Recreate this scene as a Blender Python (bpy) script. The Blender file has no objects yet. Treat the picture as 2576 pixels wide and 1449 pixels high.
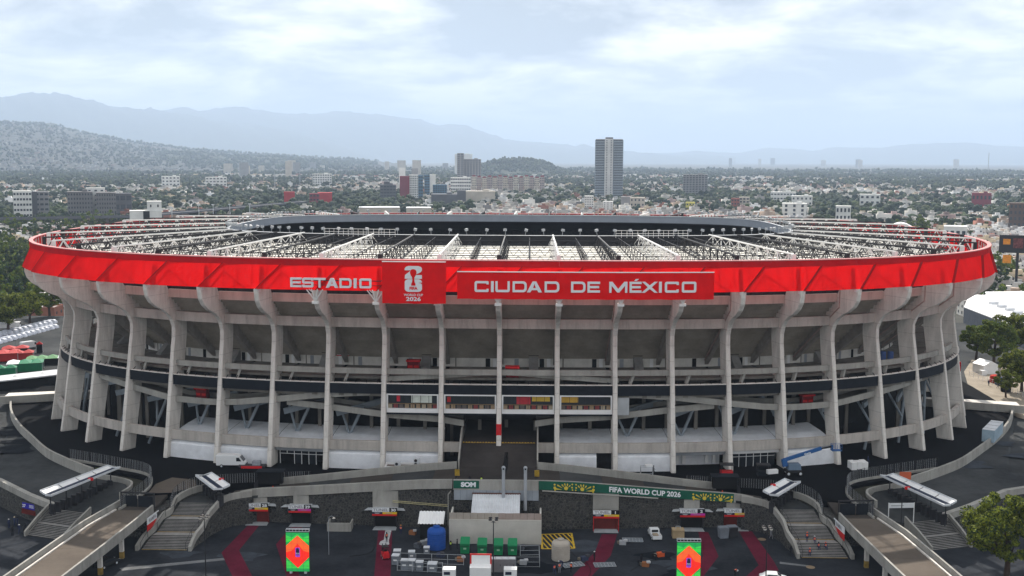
import bpy, bmesh, math, random
import numpy as np
from mathutils import Vector, Matrix
random.seed(7); RNG = np.random.default_rng(11)
SC = bpy.context.scene
COL = SC.collection
PI = math.pi
# ------------------------------------------------------------------ camera
# The world frame is the stadium's: centre of the bowl at (0, 0), its main front at y = -92.5.
F = 2800.0                                   # focal length for a picture 2576 wide
PITCH = math.atan((724.5 - 400.0) / F); ROLL = math.radians(-0.24); HEAD = math.radians(1.3)
ch, sh = math.cos(HEAD), math.sin(HEAD)
CAM = Vector((0.5 * ch + 306 * sh, 0.5 * sh - 306 * ch, 68.0))
RT = Vector((ch, sh, 0)); F0 = Vector((-sh, ch, 0))
FW = F0 * math.cos(PITCH) + Vector((0, 0, -math.sin(PITCH)))
UP = F0 * math.sin(PITCH) + Vector((0, 0, math.cos(PITCH)))
cam = bpy.data.cameras.new('camera'); cam.sensor_width = 36; cam.lens = 36 * F / 2576
cam.clip_start = 1; cam.clip_end = 90000
co = bpy.data.objects.new('camera', cam); COL.objects.link(co)
cr, sr = math.cos(ROLL), math.sin(ROLL)
ax_r = RT * cr - UP * sr; ax_u = UP * cr + RT * sr
co.matrix_world = Matrix(((ax_r.x, ax_u.x, -FW.x, CAM.x), (ax_r.y, ax_u.y, -FW.y, CAM.y), (ax_r.z, ax_u.z, -FW.z, CAM.z), (0, 0, 0, 1)))
SC.camera = co
HAZE_D = 0.74e-4; CLOUD_K = 1.0
# ------------------------------------------------------------------ light and sky
SUN_EL, SUN_AZ = math.radians(43.5), math.radians(-4)      # the sun stands beyond the stadium, a little to the left
sd = bpy.data.lights.new('sun', 'SUN'); sd.energy = 5.0; sd.angle = math.radians(0.6); sd.color = (1, 0.93, 0.83)
so = bpy.data.objects.new('sun', sd); COL.objects.link(so)
sun_dir = Vector((math.sin(SUN_AZ) * math.cos(SUN_EL), math.cos(SUN_AZ) * math.cos(SUN_EL), math.sin(SUN_EL)))
so.rotation_euler = sun_dir.to_track_quat('Z', 'Y').to_euler(); so.location = (0, 0, 300)
wd = bpy.data.worlds.new('World'); SC.world = wd; wd.use_nodes = True
nt = wd.node_tree; nt.nodes.clear()
def N(t, **kw):
    n = nt.nodes.new(t)
    for k, v in kw.items(): setattr(n, k, v)
    return n
def LK(a, b): nt.links.new(a, b)
out = N('ShaderNodeOutputWorld'); sky = N('ShaderNodeTexSky', sky_type='NISHITA', sun_disc=False)
sky.sun_elevation = SUN_EL; sky.sun_rotation = SUN_AZ; sky.altitude = 2240; sky.air_density = 1.2; sky.dust_density = 2.0
bg1 = N('ShaderNodeBackground'); bg1.inputs[1].default_value = 0.12; LK(sky.outputs[0], bg1.inputs[0])
tc = N('ShaderNodeTexCoord'); sep = N('ShaderNodeSeparateXYZ'); LK(tc.outputs['Generated'], sep.inputs[0])
za = N('ShaderNodeMath', operation='MAXIMUM'); LK(sep.outputs[2], za.inputs[0]); za.inputs[1].default_value = 0.0
zb = N('ShaderNodeMath', operation='ADD'); LK(za.outputs[0], zb.inputs[0]); zb.inputs[1].default_value = 0.20
dx = N('ShaderNodeMath', operation='DIVIDE'); LK(sep.outputs[0], dx.inputs[0]); LK(zb.outputs[0], dx.inputs[1])
dy = N('ShaderNodeMath', operation='DIVIDE'); LK(sep.outputs[1], dy.inputs[0]); LK(zb.outputs[0], dy.inputs[1])
cmb = N('ShaderNodeCombineXYZ'); LK(dx.outputs[0], cmb.inputs[0]); LK(dy.outputs[0], cmb.inputs[1])
n1 = N('ShaderNodeTexNoise'); n1.inputs['Scale'].default_value = 1.75; n1.inputs['Detail'].default_value = 9; n1.inputs['Roughness'].default_value = 0.56; n1.inputs['Distortion'].default_value = 0.25
LK(cmb.outputs[0], n1.inputs['Vector'])
r1 = N('ShaderNodeValToRGB'); LK(n1.outputs[0], r1.inputs[0])
e = r1.color_ramp.elements; e[0].position = 0.41; e[0].color = (0.34, 0.365, 0.39, 1); e[1].position = 0.60; e[1].color = (1.16, 1.11, 1.03, 1)
m = r1.color_ramp.elements.new(0.495); m.color = (0.62, 0.63, 0.635, 1)
bg2 = N('ShaderNodeBackground'); bg2.inputs[1].default_value = CLOUD_K; LK(r1.outputs[0], bg2.inputs[0])
n2 = N('ShaderNodeTexNoise'); n2.inputs['Scale'].default_value = 0.45; n2.inputs['Detail'].default_value = 5; LK(cmb.outputs[0], n2.inputs['Vector'])
r2 = N('ShaderNodeMapRange'); LK(n2.outputs[0], r2.inputs[0]); r2.inputs[1].default_value = 0.3; r2.inputs[2].default_value = 0.6; r2.inputs[3].default_value = 0.75; r2.inputs[4].default_value = 1.0
ms = N('ShaderNodeMixShader'); LK(r2.outputs[0], ms.inputs[0]); LK(bg1.outputs[0], ms.inputs[1]); LK(bg2.outputs[0], ms.inputs[2]); LK(ms.outputs[0], out.inputs[0])
vs = SC.view_settings; vs.view_transform = 'Standard'; vs.look = 'None'; vs.gamma = 1; vs.use_curve_mapping = False; vs.exposure = 0.5
SC.render.engine = 'CYCLES'; cy = SC.cycles
cy.use_denoising = True; cy.max_bounces = 6; cy.diffuse_bounces = 3; cy.glossy_bounces = 2; cy.transmission_bounces = 3; cy.volume_bounces = 1; cy.transparent_max_bounces = 8
cy.use_adaptive_sampling = True; cy.adaptive_threshold = 0.02; cy.sample_clamp_indirect = 6
# ------------------------------------------------------------------ measuring helpers: a point of the photograph -> a point of the place
def ray(u, v):
    a, b = u - 1288, v - 724.5
    a, b = a * cr - b * sr, a * sr + b * cr
    return RT * (a / F) + FW - UP * (b / F)
def gz(u, v, z=0.0):
    d = ray(u, v); return CAM + d * ((z - 68) / d.z)
def gd(u, v, D):
    d = ray(u, v); return CAM + d * (D / math.hypot(d.x, d.y))
def proj(p):
    q = Vector(p) - CAM; dep = q.dot(FW); a = F * q.dot(RT) / dep; b = -F * q.dot(UP) / dep
    return 1288 + a * cr + b * sr, 724.5 - a * sr + b * cr, dep
ZR = dict(A=(0, 1728), B=(800, 1728), C=(1600, 1728), D=(2300, 1728), E=(3072, 1728), P=(0, 1400), Q=(1024, 1400), R=(2048, 1400), S=(3072, 1400), H=(0, 900), K=(3072, 900))
def zz(r, x, y): return (ZR[r][0] + x * 0.397516) / 1.59006, (ZR[r][1] + y * 0.397516) / 1.59006
def at(r, x, y, z=0.0): return gz(*zz(r, x, y), z)
# ------------------------------------------------------------------ materials
MATS = {}
def mat(name, col, rough=0.8, var=0.18, scale=0.5, stretch=(1, 1, 1), bump=0.0, bscale=8.0, metal=0.0, spec=0.15, col2=None, emit=0.0, trans=0.0, attr=False, detail=4, fine=0.0, streak=0.0, joint=0.0):
    if name in MATS: return MATS[name]
    m = bpy.data.materials.new(name); m.use_nodes = True; t = m.node_tree; b = t.nodes['Principled BSDF']
    b.inputs['Roughness'].default_value = rough; b.inputs['Metallic'].default_value = metal; b.inputs['Specular IOR Level'].default_value = spec
    tc = t.nodes.new('ShaderNodeTexCoord'); mp = t.nodes.new('ShaderNodeMapping'); mp.inputs['Scale'].default_value = stretch
    t.links.new(tc.outputs['Object'], mp.inputs[0])
    c = tuple(col) + (1,)
    if attr:
        at_ = t.nodes.new('ShaderNodeAttribute'); at_.attribute_name = 'col'; src = at_.outputs[0]
    else:
        src = None
    if var > 0:
        n = t.nodes.new('ShaderNodeTexNoise'); n.inputs['Scale'].default_value = scale; n.inputs['Detail'].default_value = detail; n.inputs['Roughness'].default_value = 0.62
        t.links.new(mp.outputs[0], n.inputs['Vector'])
        mr = t.nodes.new('ShaderNodeMapRange'); mr.inputs[1].default_value = 0.3; mr.inputs[2].default_value = 0.7; t.links.new(n.outputs[0], mr.inputs[0])
        fac = mr.outputs[0]
        if fine > 0:
            n3 = t.nodes.new('ShaderNodeTexNoise'); n3.inputs['Scale'].default_value = scale * 14; n3.inputs['Detail'].default_value = 3; t.links.new(tc.outputs['Object'], n3.inputs['Vector'])
            ad = t.nodes.new('ShaderNodeMix'); ad.data_type = 'FLOAT'; ad.inputs[0].default_value = fine; t.links.new(fac, ad.inputs[2]); t.links.new(n3.outputs[0], ad.inputs[3]); fac = ad.outputs[0]
        mx = t.nodes.new('ShaderNodeMix'); mx.data_type = 'RGBA'; t.links.new(fac, mx.inputs[0])
        if src is not None:
            mx.blend_type = 'MULTIPLY'; mx.inputs[0].default_value = 1.0
            rm = t.nodes.new('ShaderNodeMapRange'); rm.inputs[3].default_value = 1 - var; rm.inputs[4].default_value = 1.0; t.links.new(fac, rm.inputs[0])
            for l in list(mx.inputs[0].links): t.links.remove(l)
            t.links.new(src, mx.inputs[6]); t.links.new(rm.outputs[0], mx.inputs[7])
        else:
            mx.inputs[6].default_value = tuple(x * (1 - var) for x in col) + (1,)
            mx.inputs[7].default_value = (tuple(col2) + (1,)) if col2 else tuple(min(1, x * (1 + var)) for x in col) + (1,)
        t.links.new(mx.outputs[2], b.inputs['Base Color']); src = mx.outputs[2]
        if streak > 0:                                  # rain streaks and grime running down
            m2 = t.nodes.new('ShaderNodeMapping'); m2.inputs['Scale'].default_value = (0.8, 0.8, 0.09); t.links.new(tc.outputs['Object'], m2.inputs[0])
            ns = t.nodes.new('ShaderNodeTexNoise'); ns.inputs['Scale'].default_value = 1.0; ns.inputs['Detail'].default_value = 6; ns.inputs['Roughness'].default_value = 0.7; t.links.new(m2.outputs[0], ns.inputs['Vector'])
            rs = t.nodes.new('ShaderNodeMapRange'); rs.inputs[1].default_value = 0.48; rs.inputs[2].default_value = 0.72; rs.inputs[3].default_value = 1.0; rs.inputs[4].default_value = 1 - streak; t.links.new(ns.outputs[0], rs.inputs[0])
            ml = t.nodes.new('ShaderNodeMix'); ml.data_type = 'RGBA'; ml.blend_type = 'MULTIPLY'; ml.inputs[0].default_value = 1.0; t.links.new(src, ml.inputs[6]); t.links.new(rs.outputs[0], ml.inputs[7]); src = ml.outputs[2]; t.links.new(src, b.inputs['Base Color'])
        if joint > 0:                                   # pour joints every few metres of height
            sp_ = t.nodes.new('ShaderNodeSeparateXYZ'); t.links.new(tc.outputs['Object'], sp_.inputs[0]); md = t.nodes.new('ShaderNodeMath'); md.operation = 'PINGPONG'; md.inputs[1].default_value = joint / 2; t.links.new(sp_.outputs[2], md.inputs[0])
            jr = t.nodes.new('ShaderNodeMapRange'); jr.inputs[1].default_value = 0.03; jr.inputs[2].default_value = 0.10; jr.inputs[3].default_value = 0.80; jr.inputs[4].default_value = 1.0; t.links.new(md.outputs[0], jr.inputs[0])
            mj_ = t.nodes.new('ShaderNodeMix'); mj_.data_type = 'RGBA'; mj_.blend_type = 'MULTIPLY'; mj_.inputs[0].default_value = 1.0; t.links.new(src, mj_.inputs[6]); t.links.new(jr.outputs[0], mj_.inputs[7]); src = mj_.outputs[2]; t.links.new(src, b.inputs['Base Color'])
    elif src is not None:
        t.links.new(src, b.inputs['Base Color'])
    else:
        b.inputs['Base Color'].default_value = c
    if bump > 0:
        nb = t.nodes.new('ShaderNodeTexNoise'); nb.inputs['Scale'].default_value = bscale; nb.inputs['Detail'].default_value = 4; t.links.new(tc.outputs['Object'], nb.inputs['Vector'])
        bp = t.nodes.new('ShaderNodeBump'); bp.inputs['Strength'].default_value = bump; bp.inputs['Distance'].default_value = 0.1; t.links.new(nb.outputs[0], bp.inputs['Height']); t.links.new(bp.outputs[0], b.inputs['Normal'])
    if emit > 0:
        b.inputs['Emission Strength'].default_value = emit; b.inputs['Emission Color'].default_value = c
    if trans > 0:
        tr = t.nodes.new('ShaderNodeBsdfTranslucent'); tr.inputs[0].default_value = c
        if src is not None: t.links.new(src, tr.inputs[0])
        mxs = t.nodes.new('ShaderNodeMixShader'); mxs.inputs[0].default_value = trans
        o = t.nodes['Material Output']; t.links.new(b.outputs[0], mxs.inputs[1]); t.links.new(tr.outputs[0], mxs.inputs[2]); t.links.new(mxs.outputs[0], o.inputs[0])
    MATS[name] = m
    return m
def stone_mat(name, c0, c1, joint, scale):
    if name in MATS: return MATS[name]
    m = bpy.data.materials.new(name); m.use_nodes = True; t = m.node_tree; b = t.nodes['Principled BSDF']; b.inputs['Roughness'].default_value = 0.9
    tc = t.nodes.new('ShaderNodeTexCoord')
    v = t.nodes.new('ShaderNodeTexVoronoi'); v.inputs['Scale'].default_value = scale; t.links.new(tc.outputs['Object'], v.inputs['Vector'])
    v2 = t.nodes.new('ShaderNodeTexVoronoi'); v2.feature = 'DISTANCE_TO_EDGE'; v2.inputs['Scale'].default_value = scale; t.links.new(tc.outputs['Object'], v2.inputs['Vector'])
    mx = t.nodes.new('ShaderNodeMix'); mx.data_type = 'RGBA'; mx.inputs[6].default_value = tuple(c0) + (1,); mx.inputs[7].default_value = tuple(c1) + (1,)
    sp = t.nodes.new('ShaderNodeSeparateColor'); t.links.new(v.outputs['Color'], sp.inputs[0]); t.links.new(sp.outputs[0], mx.inputs[0])
    lt = t.nodes.new('ShaderNodeMapRange'); lt.inputs[1].default_value = 0.0; lt.inputs[2].default_value = 0.10; t.links.new(v2.outputs['Distance'], lt.inputs[0])
    mj = t.nodes.new('ShaderNodeMix'); mj.data_type = 'RGBA'; mj.inputs[6].default_value = tuple(joint) + (1,); t.links.new(lt.outputs[0], mj.inputs[0]); t.links.new(mx.outputs[2], mj.inputs[7])
    t.links.new(mj.outputs[2], b.inputs['Base Color'])
    bp = t.nodes.new('ShaderNodeBump'); bp.inputs['Strength'].default_value = 0.9; bp.inputs['Distance'].default_value = 0.12; t.links.new(lt.outputs[0], bp.inputs['Height']); t.links.new(bp.outputs[0], b.inputs['Normal'])
    MATS[name] = m; return m
CONC = mat('concrete', (0.70, 0.665, 0.62), 0.9, 0.22, 0.22, (1, 1, 0.4), 0.15, 3, fine=0.35, streak=0.30, joint=3.1)
CONC_B = mat('shaded_beam_concrete', (0.47, 0.435, 0.40), 0.9, 0.26, 0.22, (1, 1, 0.4), 0.15, 3, fine=0.35, streak=0.34)  # darker copy of the column concrete, painting shade into the set-back beams
CONC_W = mat('concrete_red_bounce', (0.62, 0.51, 0.46), 0.9, 0.2, 0.25, (1, 1, 0.3), fine=0.3, streak=0.25)  # pinkish tint paints red light bounced from the band onto the upper beam
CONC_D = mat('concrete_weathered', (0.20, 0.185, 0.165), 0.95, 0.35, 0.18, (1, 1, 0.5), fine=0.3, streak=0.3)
CONC_P = mat('concrete_painted_cream', (0.33, 0.32, 0.295), 0.85, 0.26, 0.3, (1, 1, 0.5), fine=0.35, streak=0.25)
CHAR = mat('charcoal_panel', (0.010, 0.013, 0.019), 0.7, 0.25, 0.8)
WHITE = mat('white_paint', (0.80, 0.80, 0.80), 0.45, 0.06, 0.4)
STEELW = mat('white_steel', (0.80, 0.79, 0.77), 0.4, 0.05, 0.5)
STEELD = mat('dark_steel', (0.03, 0.03, 0.034), 0.5, 0.2, 0.5)
STEELG = mat('grey_steel', (0.30, 0.32, 0.35), 0.5, 0.15, 0.5, metal=0.2)
STEELB = mat('galvanised_blue_grey', (0.26, 0.30, 0.34), 0.6, 0.15, 0.5)
TENT = mat('white_tent_fabric', (0.80, 0.82, 0.86), 0.6, 0.10, 0.5, bump=0.25, bscale=0.9, trans=0.12)
RED_F = mat('red_mesh_fabric', (0.84, 0.008, 0.010), 0.7, 0.10, 0.25, (1, 1, 0.5), trans=0.56, bump=0.14, bscale=1.2, spec=0.03)
RED_T = mat('red_fascia_strip', (0.62, 0.012, 0.018), 0.7, 0.12, 0.3, trans=0.2, spec=0.03)
RED_B = mat('red_banner_cloth', (0.80, 0.006, 0.008), 0.65, 0.10, 0.35, bump=0.2, bscale=0.7, spec=0.05)
PINK = mat('sunlit_pink_coping', (0.60, 0.26, 0.26), 0.7, 0.12, 0.5)  # pale pink paints the sun's glare on the red top edge
LETTER = mat('white_letter', (0.80, 0.81, 0.84), 0.5, 0)
ASPH = mat('asphalt', (0.009, 0.012, 0.018), 0.85, 0.5, 0.10, bump=0.1, bscale=5, fine=0.35, col2=(0.045, 0.050, 0.060), detail=8, spec=0.05)
ASPH2 = mat('worn_asphalt', (0.022, 0.027, 0.032), 0.9, 0.45, 0.07, fine=0.35, col2=(0.085, 0.088, 0.090), detail=8, spec=0.05)
ASPH3 = mat('black_asphalt', (0.004, 0.0045, 0.006), 0.9, 0.4, 0.12, fine=0.3, detail=6, spec=0.05)
DECK = mat('deck_concrete', (0.06, 0.053, 0.048), 0.95, 0.4, 0.12, fine=0.35, detail=8, spec=0.05)
DECKT = mat('deck_tan_concrete', (0.115, 0.097, 0.082), 0.95, 0.3, 0.12, fine=0.35, detail=8, spec=0.05)
STEPM = mat('step_stone', (0.26, 0.25, 0.24), 0.9, 0.3, 0.6, fine=0.3); RISER = mat('shaded_riser', (0.06, 0.06, 0.06), 0.9, 0.3, 0.6)  # risers darker than treads: their shade is put into the colour
STONE = stone_mat('volcanic_stone_wall', (0.018, 0.019, 0.021), (0.060, 0.058, 0.055), (0.115, 0.112, 0.10), 1.9)
ROOFW = mat('white_roof_sheet', (0.80, 0.78, 0.72), 0.5, 0.16, 0.3, fine=0.3)
FASCG = mat('grey_inner_fascia', (0.33, 0.36, 0.41), 0.5, 0.08, 0.3)
BLACK = mat('black_matte', (0.010, 0.010, 0.011), 0.8, 0)
GLASS = mat('dark_window_glass', (0.018, 0.022, 0.028), 0.08, 0, spec=0.6)
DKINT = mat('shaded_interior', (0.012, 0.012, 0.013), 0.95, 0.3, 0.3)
REDK = mat('kiosk_red', (0.60, 0.02, 0.025), 0.5, 0.1)
PATHR = mat('red_ground_paint', (0.105, 0.012, 0.028), 0.85, 0.55, 0.18, fine=0.45, detail=8, spec=0.05)
YEL = mat('yellow_paint', (0.55, 0.36, 0.03), 0.8, 0.3, 1.0)
YELD = mat('amber_line', (0.30, 0.20, 0.05), 0.8, 0.3, 1.0)
RUBBER = mat('black_rubber', (0.015, 0.015, 0.015), 0.7, 0)
GREYP = mat('painted_grey', (0.40, 0.42, 0.44), 0.5, 0.1, 0.6)
LGREY = mat('light_grey_sheet', (0.60, 0.62, 0.65), 0.45, 0.12, 0.5)
SKIN = mat('skin', (0.35, 0.20, 0.13), 0.6, 0)
# ------------------------------------------------------------------ mesh building
KIDS = {}
class MB:
    def __init__(s): s.v = []; s.f = []; s.m = []
    def add(s, vs, fs, mi=0):
        o = len(s.v); s.v += [tuple(p) for p in vs]; s.f += [tuple(i + o for i in f) for f in fs]; s.m += [mi] * len(fs); return s
    BF = [(0, 3, 2, 1), (4, 5, 6, 7), (0, 1, 5, 4), (1, 2, 6, 5), (2, 3, 7, 6), (3, 0, 4, 7)]
    def box(s, c, d, rz=0.0, mi=0, taper=1.0):
        cx, cy, cz = c; a, b, h = d[0] / 2, d[1] / 2, d[2] / 2; C, S = math.cos(rz), math.sin(rz); vs = []
        for z, k in ((-h, 1.0), (h, taper)):
            for x, y in ((-a, -b), (a, -b), (a, b), (-a, b)): vs.append((cx + (x * C - y * S) * k, cy + (x * S + y * C) * k, cz + z))
        return s.add(vs, s.BF, mi)
    def bar(s, p, q, w, h, mi=0, up=(0, 0, 1)):
        p, q = Vector(p), Vector(q); d = (q - p).normalized(); sd_ = d.cross(Vector(up))
        if sd_.length < 1e-4: sd_ = Vector((1, 0, 0))
        sd_.normalize(); u_ = sd_.cross(d); vs = []
        for c in (p, q):
            for a, b in ((-1, -1), (1, -1), (1, 1), (-1, 1)): vs.append(c + sd_ * (a * w / 2) + u_ * (b * h / 2))
        return s.add(vs, s.BF, mi)
    def tube(s, p, q, r, n=6, r2=None, mi=0, caps=True):
        p, q = Vector(p), Vector(q); r2 = r if r2 is None else r2; d = (q - p).normalized()
        a = d.cross(Vector((0, 0, 1)) if abs(d.z) < 0.95 else Vector((1, 0, 0))).normalized(); b = d.cross(a); vs = []
        for c, rr in ((p, r), (q, r2)):
            for k in range(n): t = 2 * PI * k / n; vs.append(c + a * (math.cos(t) * rr) + b * (math.sin(t) * rr))
        fs = [(k, k + n, (k + 1) % n + n, (k + 1) % n) for k in range(n)]
        if caps: fs += [tuple(range(n)), tuple(range(2 * n - 1, n - 1, -1))]
        return s.add(vs, fs, mi)
    def path(s, pts, r, n=6, mi=0):
        for a, b in zip(pts, pts[1:]): s.tube(a, b, r, n, None, mi)
        return s
    def lathe(s, prof, n=16, c=(0, 0, 0), mi=0):
        vs = []
        for r, z in prof:
            for k in range(n): t = 2 * PI * k / n; vs.append((c[0] + r * math.cos(t), c[1] + r * math.sin(t), c[2] + z))
        fs = [(i * n + k, i * n + (k + 1) % n, (i + 1) * n + (k + 1) % n, (i + 1) * n + k) for i in range(len(prof) - 1) for k in range(n)]
        fs += [tuple(range(n - 1, -1, -1)), tuple((len(prof) - 1) * n + k for k in range(n))]
        return s.add(vs, fs, mi)
    def prism(s, poly, z0, z1, mi=0):                   # poly of (x, y) or (x, y, dz)
        n = len(poly); g = lambda p: p[2] if len(p) > 2 else 0.0
        vs = [(p[0], p[1], z0 + g(p)) for p in poly] + [(p[0], p[1], z1 + g(p)) for p in poly]
        return s.add(vs, [tuple(range(n - 1, -1, -1)), tuple(range(n, 2 * n))] + [(k, (k + 1) % n, (k + 1) % n + n, k + n) for k in range(n)], mi)
    def sheet(s, poly, mi=0): return s.add(poly, [tuple(range(len(poly)))], mi)
    def grid(s, rows, mi=0):
        n = len(rows[0]); vs = [p for r in rows for p in r]
        return s.add(vs, [(i * n + k, i * n + k + 1, (i + 1) * n + k + 1, (i + 1) * n + k) for i in range(len(rows) - 1) for k in range(n - 1)], mi)
    def sweep(s, secs, mi=0, closed=True):              # secs: list of equal-length closed sections
        n = len(secs[0]); vs = [p for q in secs for p in q]
        fs = [(i * n + k, i * n + (k + 1) % n, (i + 1) * n + (k + 1) % n, (i + 1) * n + k) for i in range(len(secs) - 1) for k in range(n)]
        fs += [tuple(range(n - 1, -1, -1)), tuple((len(secs) - 1) * n + k for k in range(n))]
        return s.add(vs, fs, mi)
    def mesh(s, name, mats, smooth=False):
        me = bpy.data.meshes.new(name); me.from_pydata(s.v, [], s.f)
        for m_ in (mats if isinstance(mats, (list, tuple)) else [mats]): me.materials.append(m_)
        if any(s.m): me.polygons.foreach_set('material_index', s.m)
        if smooth: me.polygons.foreach_set('use_smooth', [True] * len(s.f))
        bm = bmesh.new(); bm.from_mesh(me); bmesh.ops.recalc_face_normals(bm, faces=bm.faces); bm.to_mesh(me); bm.free()
        me.update(); return me
    def build(s, name, mats, parent=None, world=False, smooth=False, **kw): return ob(name, s.mesh(name, mats, smooth), parent, world=world, **kw)
def ob(name, me, parent=None, loc=(0, 0, 0), rz=0.0, world=False, label=None, cat=None, group=None, kind=None, scale=None):
    o = bpy.data.objects.new(name, me); COL.objects.link(o); o.location = loc
    if rz: o.rotation_euler = (0, 0, rz)
    if scale: o.scale = scale if isinstance(scale, (tuple, list)) else (scale,) * 3
    if parent is not None:
        o.parent = parent; KIDS.setdefault(parent.name, []).append(o)
        if world:
            M = parent.matrix_basis.copy(); p = parent
            if p.parent is not None: M = p.parent.matrix_basis @ p.matrix_parent_inverse @ M
            o.matrix_parent_inverse = M.inverted()
    tag(o, label, cat, group, kind); return o
def tag(o, label=None, cat=None, group=None, kind=None):
    if label: o['label'] = label
    if cat: o['category'] = cat
    if group: o['group'] = group
    if kind: o['kind'] = kind
    return o
def thing(name, label, cat, loc=(0, 0, 0), rz=0.0, group=None):
    o = bpy.data.objects.new(name, None); COL.objects.link(o); o.location = loc; o.rotation_euler = (0, 0, rz); o.empty_display_size = 0.5
    return tag(o, label, cat, group)
def dup(root, loc, rz=0.0, label=None, group=None, scale=None):
    def cp(o, par):
        c = o.copy(); COL.objects.link(c); c.parent = par
        for k in KIDS.get(o.name, ()): cp(k, c)
        return c
    r = cp(root, None); r.location = loc; r.rotation_euler = (0, 0, rz)
    if scale: r.scale = scale if isinstance(scale, (tuple, list)) else (scale,) * 3
    if label: r['label'] = label
    if group: r['group'] = group
    return r
def struct(name, mb, m, parent=None): return mb.build(name, m, parent, kind='structure')
def text_mesh(txt, size, m, ext=0.02, bold=0.0, xs=1.0, sp=1.0, align='CENTER'):
    c = bpy.data.curves.new('lettering', 'FONT'); c.body = txt; c.size = size; c.extrude = ext; c.offset = bold; c.align_x = align; c.space_character = sp; c.resolution_u = 3
    o = bpy.data.objects.new('tmp', c); COL.objects.link(o)
    me = bpy.data.meshes.new_from_object(o.evaluated_get(bpy.context.evaluated_depsgraph_get())); bpy.data.objects.remove(o); bpy.data.curves.remove(c)
    me.transform(Matrix.Diagonal((xs, 1, 1, 1))); me.materials.clear(); me.materials.append(m); return me
UPR = Matrix.Rotation(PI / 2, 4, 'X')
def wall_text(name, txt, size, m, p, rz=0.0, parent=None, world=False, tilt=0.0, **kw):     # lettering standing on a wall that faces -y when rz = 0
    me = text_mesh(txt, size, m, **kw); me.transform(Matrix.Rotation(rz, 4, 'Z') @ Matrix.Rotation(tilt, 4, 'Y') @ UPR); me.transform(Matrix.Translation(Vector(p)))
    return ob(name, me, parent, world=world)
def fill_mesh(loops, m, ext=0.05):                       # flat outlines with holes -> a solid mesh in the xz plane, facing -y
    c = bpy.data.curves.new('outline', 'CURVE'); c.dimensions = '2D'; c.fill_mode = 'BOTH'; c.extrude = ext
    for lp in loops:
        sp = c.splines.new('POLY'); sp.points.add(len(lp) - 1); sp.use_cyclic_u = True
        for q, (x, y) in zip(sp.points, lp): q.co = (x, y, 0, 1)
    o = bpy.data.objects.new('tmp', c); COL.objects.link(o)
    me = bpy.data.meshes.new_from_object(o.evaluated_get(bpy.context.evaluated_depsgraph_get())); bpy.data.objects.remove(o); bpy.data.curves.remove(c)
    me.transform(UPR); me.materials.clear(); me.materials.append(m); return me
# ------------------------------------------------------------------ the ground
gm = mat('city_ground', (0.040, 0.048, 0.040), 0.95, 0.5, 0.012, col2=(0.11, 0.108, 0.10), detail=10, fine=0.4)
struct('ground', MB().sheet([(-40000, -3000, -0.03), (40000, -3000, -0.03), (40000, 62000, -0.03), (-40000, 62000, -0.03)]), gm)
# ------------------------------------------------------------------ ring of the stadium: a rounded oval, s = length along it from the middle of the front
SA, SB, SN = 118.1, 92.5, 2.75
_t = np.linspace(-PI / 2, 1.5 * PI, 12001); _c, _s = np.cos(_t), np.sin(_t)
_x = SA * np.abs(_c) ** (2 / SN) * np.sign(_c); _y = SB * np.abs(_s) ** (2 / SN) * np.sign(_s)
_nx = np.sign(_x) * np.abs(_x / SA) ** (SN - 1) / SA; _ny = np.sign(_y) * np.abs(_y / SB) ** (SN - 1) / SB
_l = np.hypot(_nx, _ny); _nx /= _l; _ny /= _l
_S = np.concatenate(([0], np.cumsum(np.hypot(np.diff(_x), np.diff(_y))))); SL = _S[-1]
def rp(s, off=0.0, z=0.0):
    s %= SL; x = np.interp(s, _S, _x); y = np.interp(s, _S, _y); nx = np.interp(s, _S, _nx); ny = np.interp(s, _S, _ny); l = math.hypot(nx, ny)
    return Vector((x + nx / l * off, y + ny / l * off, z))
def rn(s):
    s %= SL; nx = np.interp(s, _S, _nx); ny = np.interp(s, _S, _ny); return math.atan2(ny, nx)
def s_at_x(X, off):
    i = np.where((_y < 0) & (np.abs(_x) < 118.0))[0]; j = i[np.argmin(np.abs(_x[i] + _nx[i] * off - X))]; s_ = _S[j]; return s_ if s_ < SL / 2 else s_ - SL
XK = [11.64, 23.25, 34.9, 46.5, 58.1, 69.7, 80.8, 91.1, 100.7, 108.0]
q1 = [s_at_x(x, -2.1) for x in XK]; half = SL / 2; nside = 6
side = [q1[-1] + (half - 2 * q1[-1]) * (k + 1) / (nside + 1) for k in range(nside)]
right = q1 + side + [half - s for s in reversed(q1)]
CS = [0.0] + right + [half] + [SL - s for s in reversed(right)]       # every column, counted from the middle of the front to the right
NC = len(CS); CSX = CS + [SL]
def bay(k):
    k %= NC; return CSX[k], CSX[k + 1]
def ss(s0, s1, n): return [s0 + (s1 - s0) * i / n for i in range(n + 1)]
def ring_box(mb, s0, s1, o0, o1, z0, z1, n=4, mi=0, o0t=None, o1t=None):    # z0, z1 numbers or functions of s
    f = lambda z, s: z(s) if callable(z) else z
    o0t = o0 if o0t is None else o0t; o1t = o1 if o1t is None else o1t
    mb.sweep([[rp(s, o0, f(z0, s)), rp(s, o1, f(z0, s)), rp(s, o1t, f(z1, s)), rp(s, o0t, f(z1, s))] for s in ss(s0, s1, n)], mi); return mb
front = list(range(0, 13)) + list(range(NC - 13, NC))       # bays one can see from the front
TS = 0.0
stadium = thing('stadium', 'huge oval concrete stadium with flaring columns and a red band round its roof', 'stadium', (0, -60, 0))
SP = dict(parent=stadium, world=True)
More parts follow.
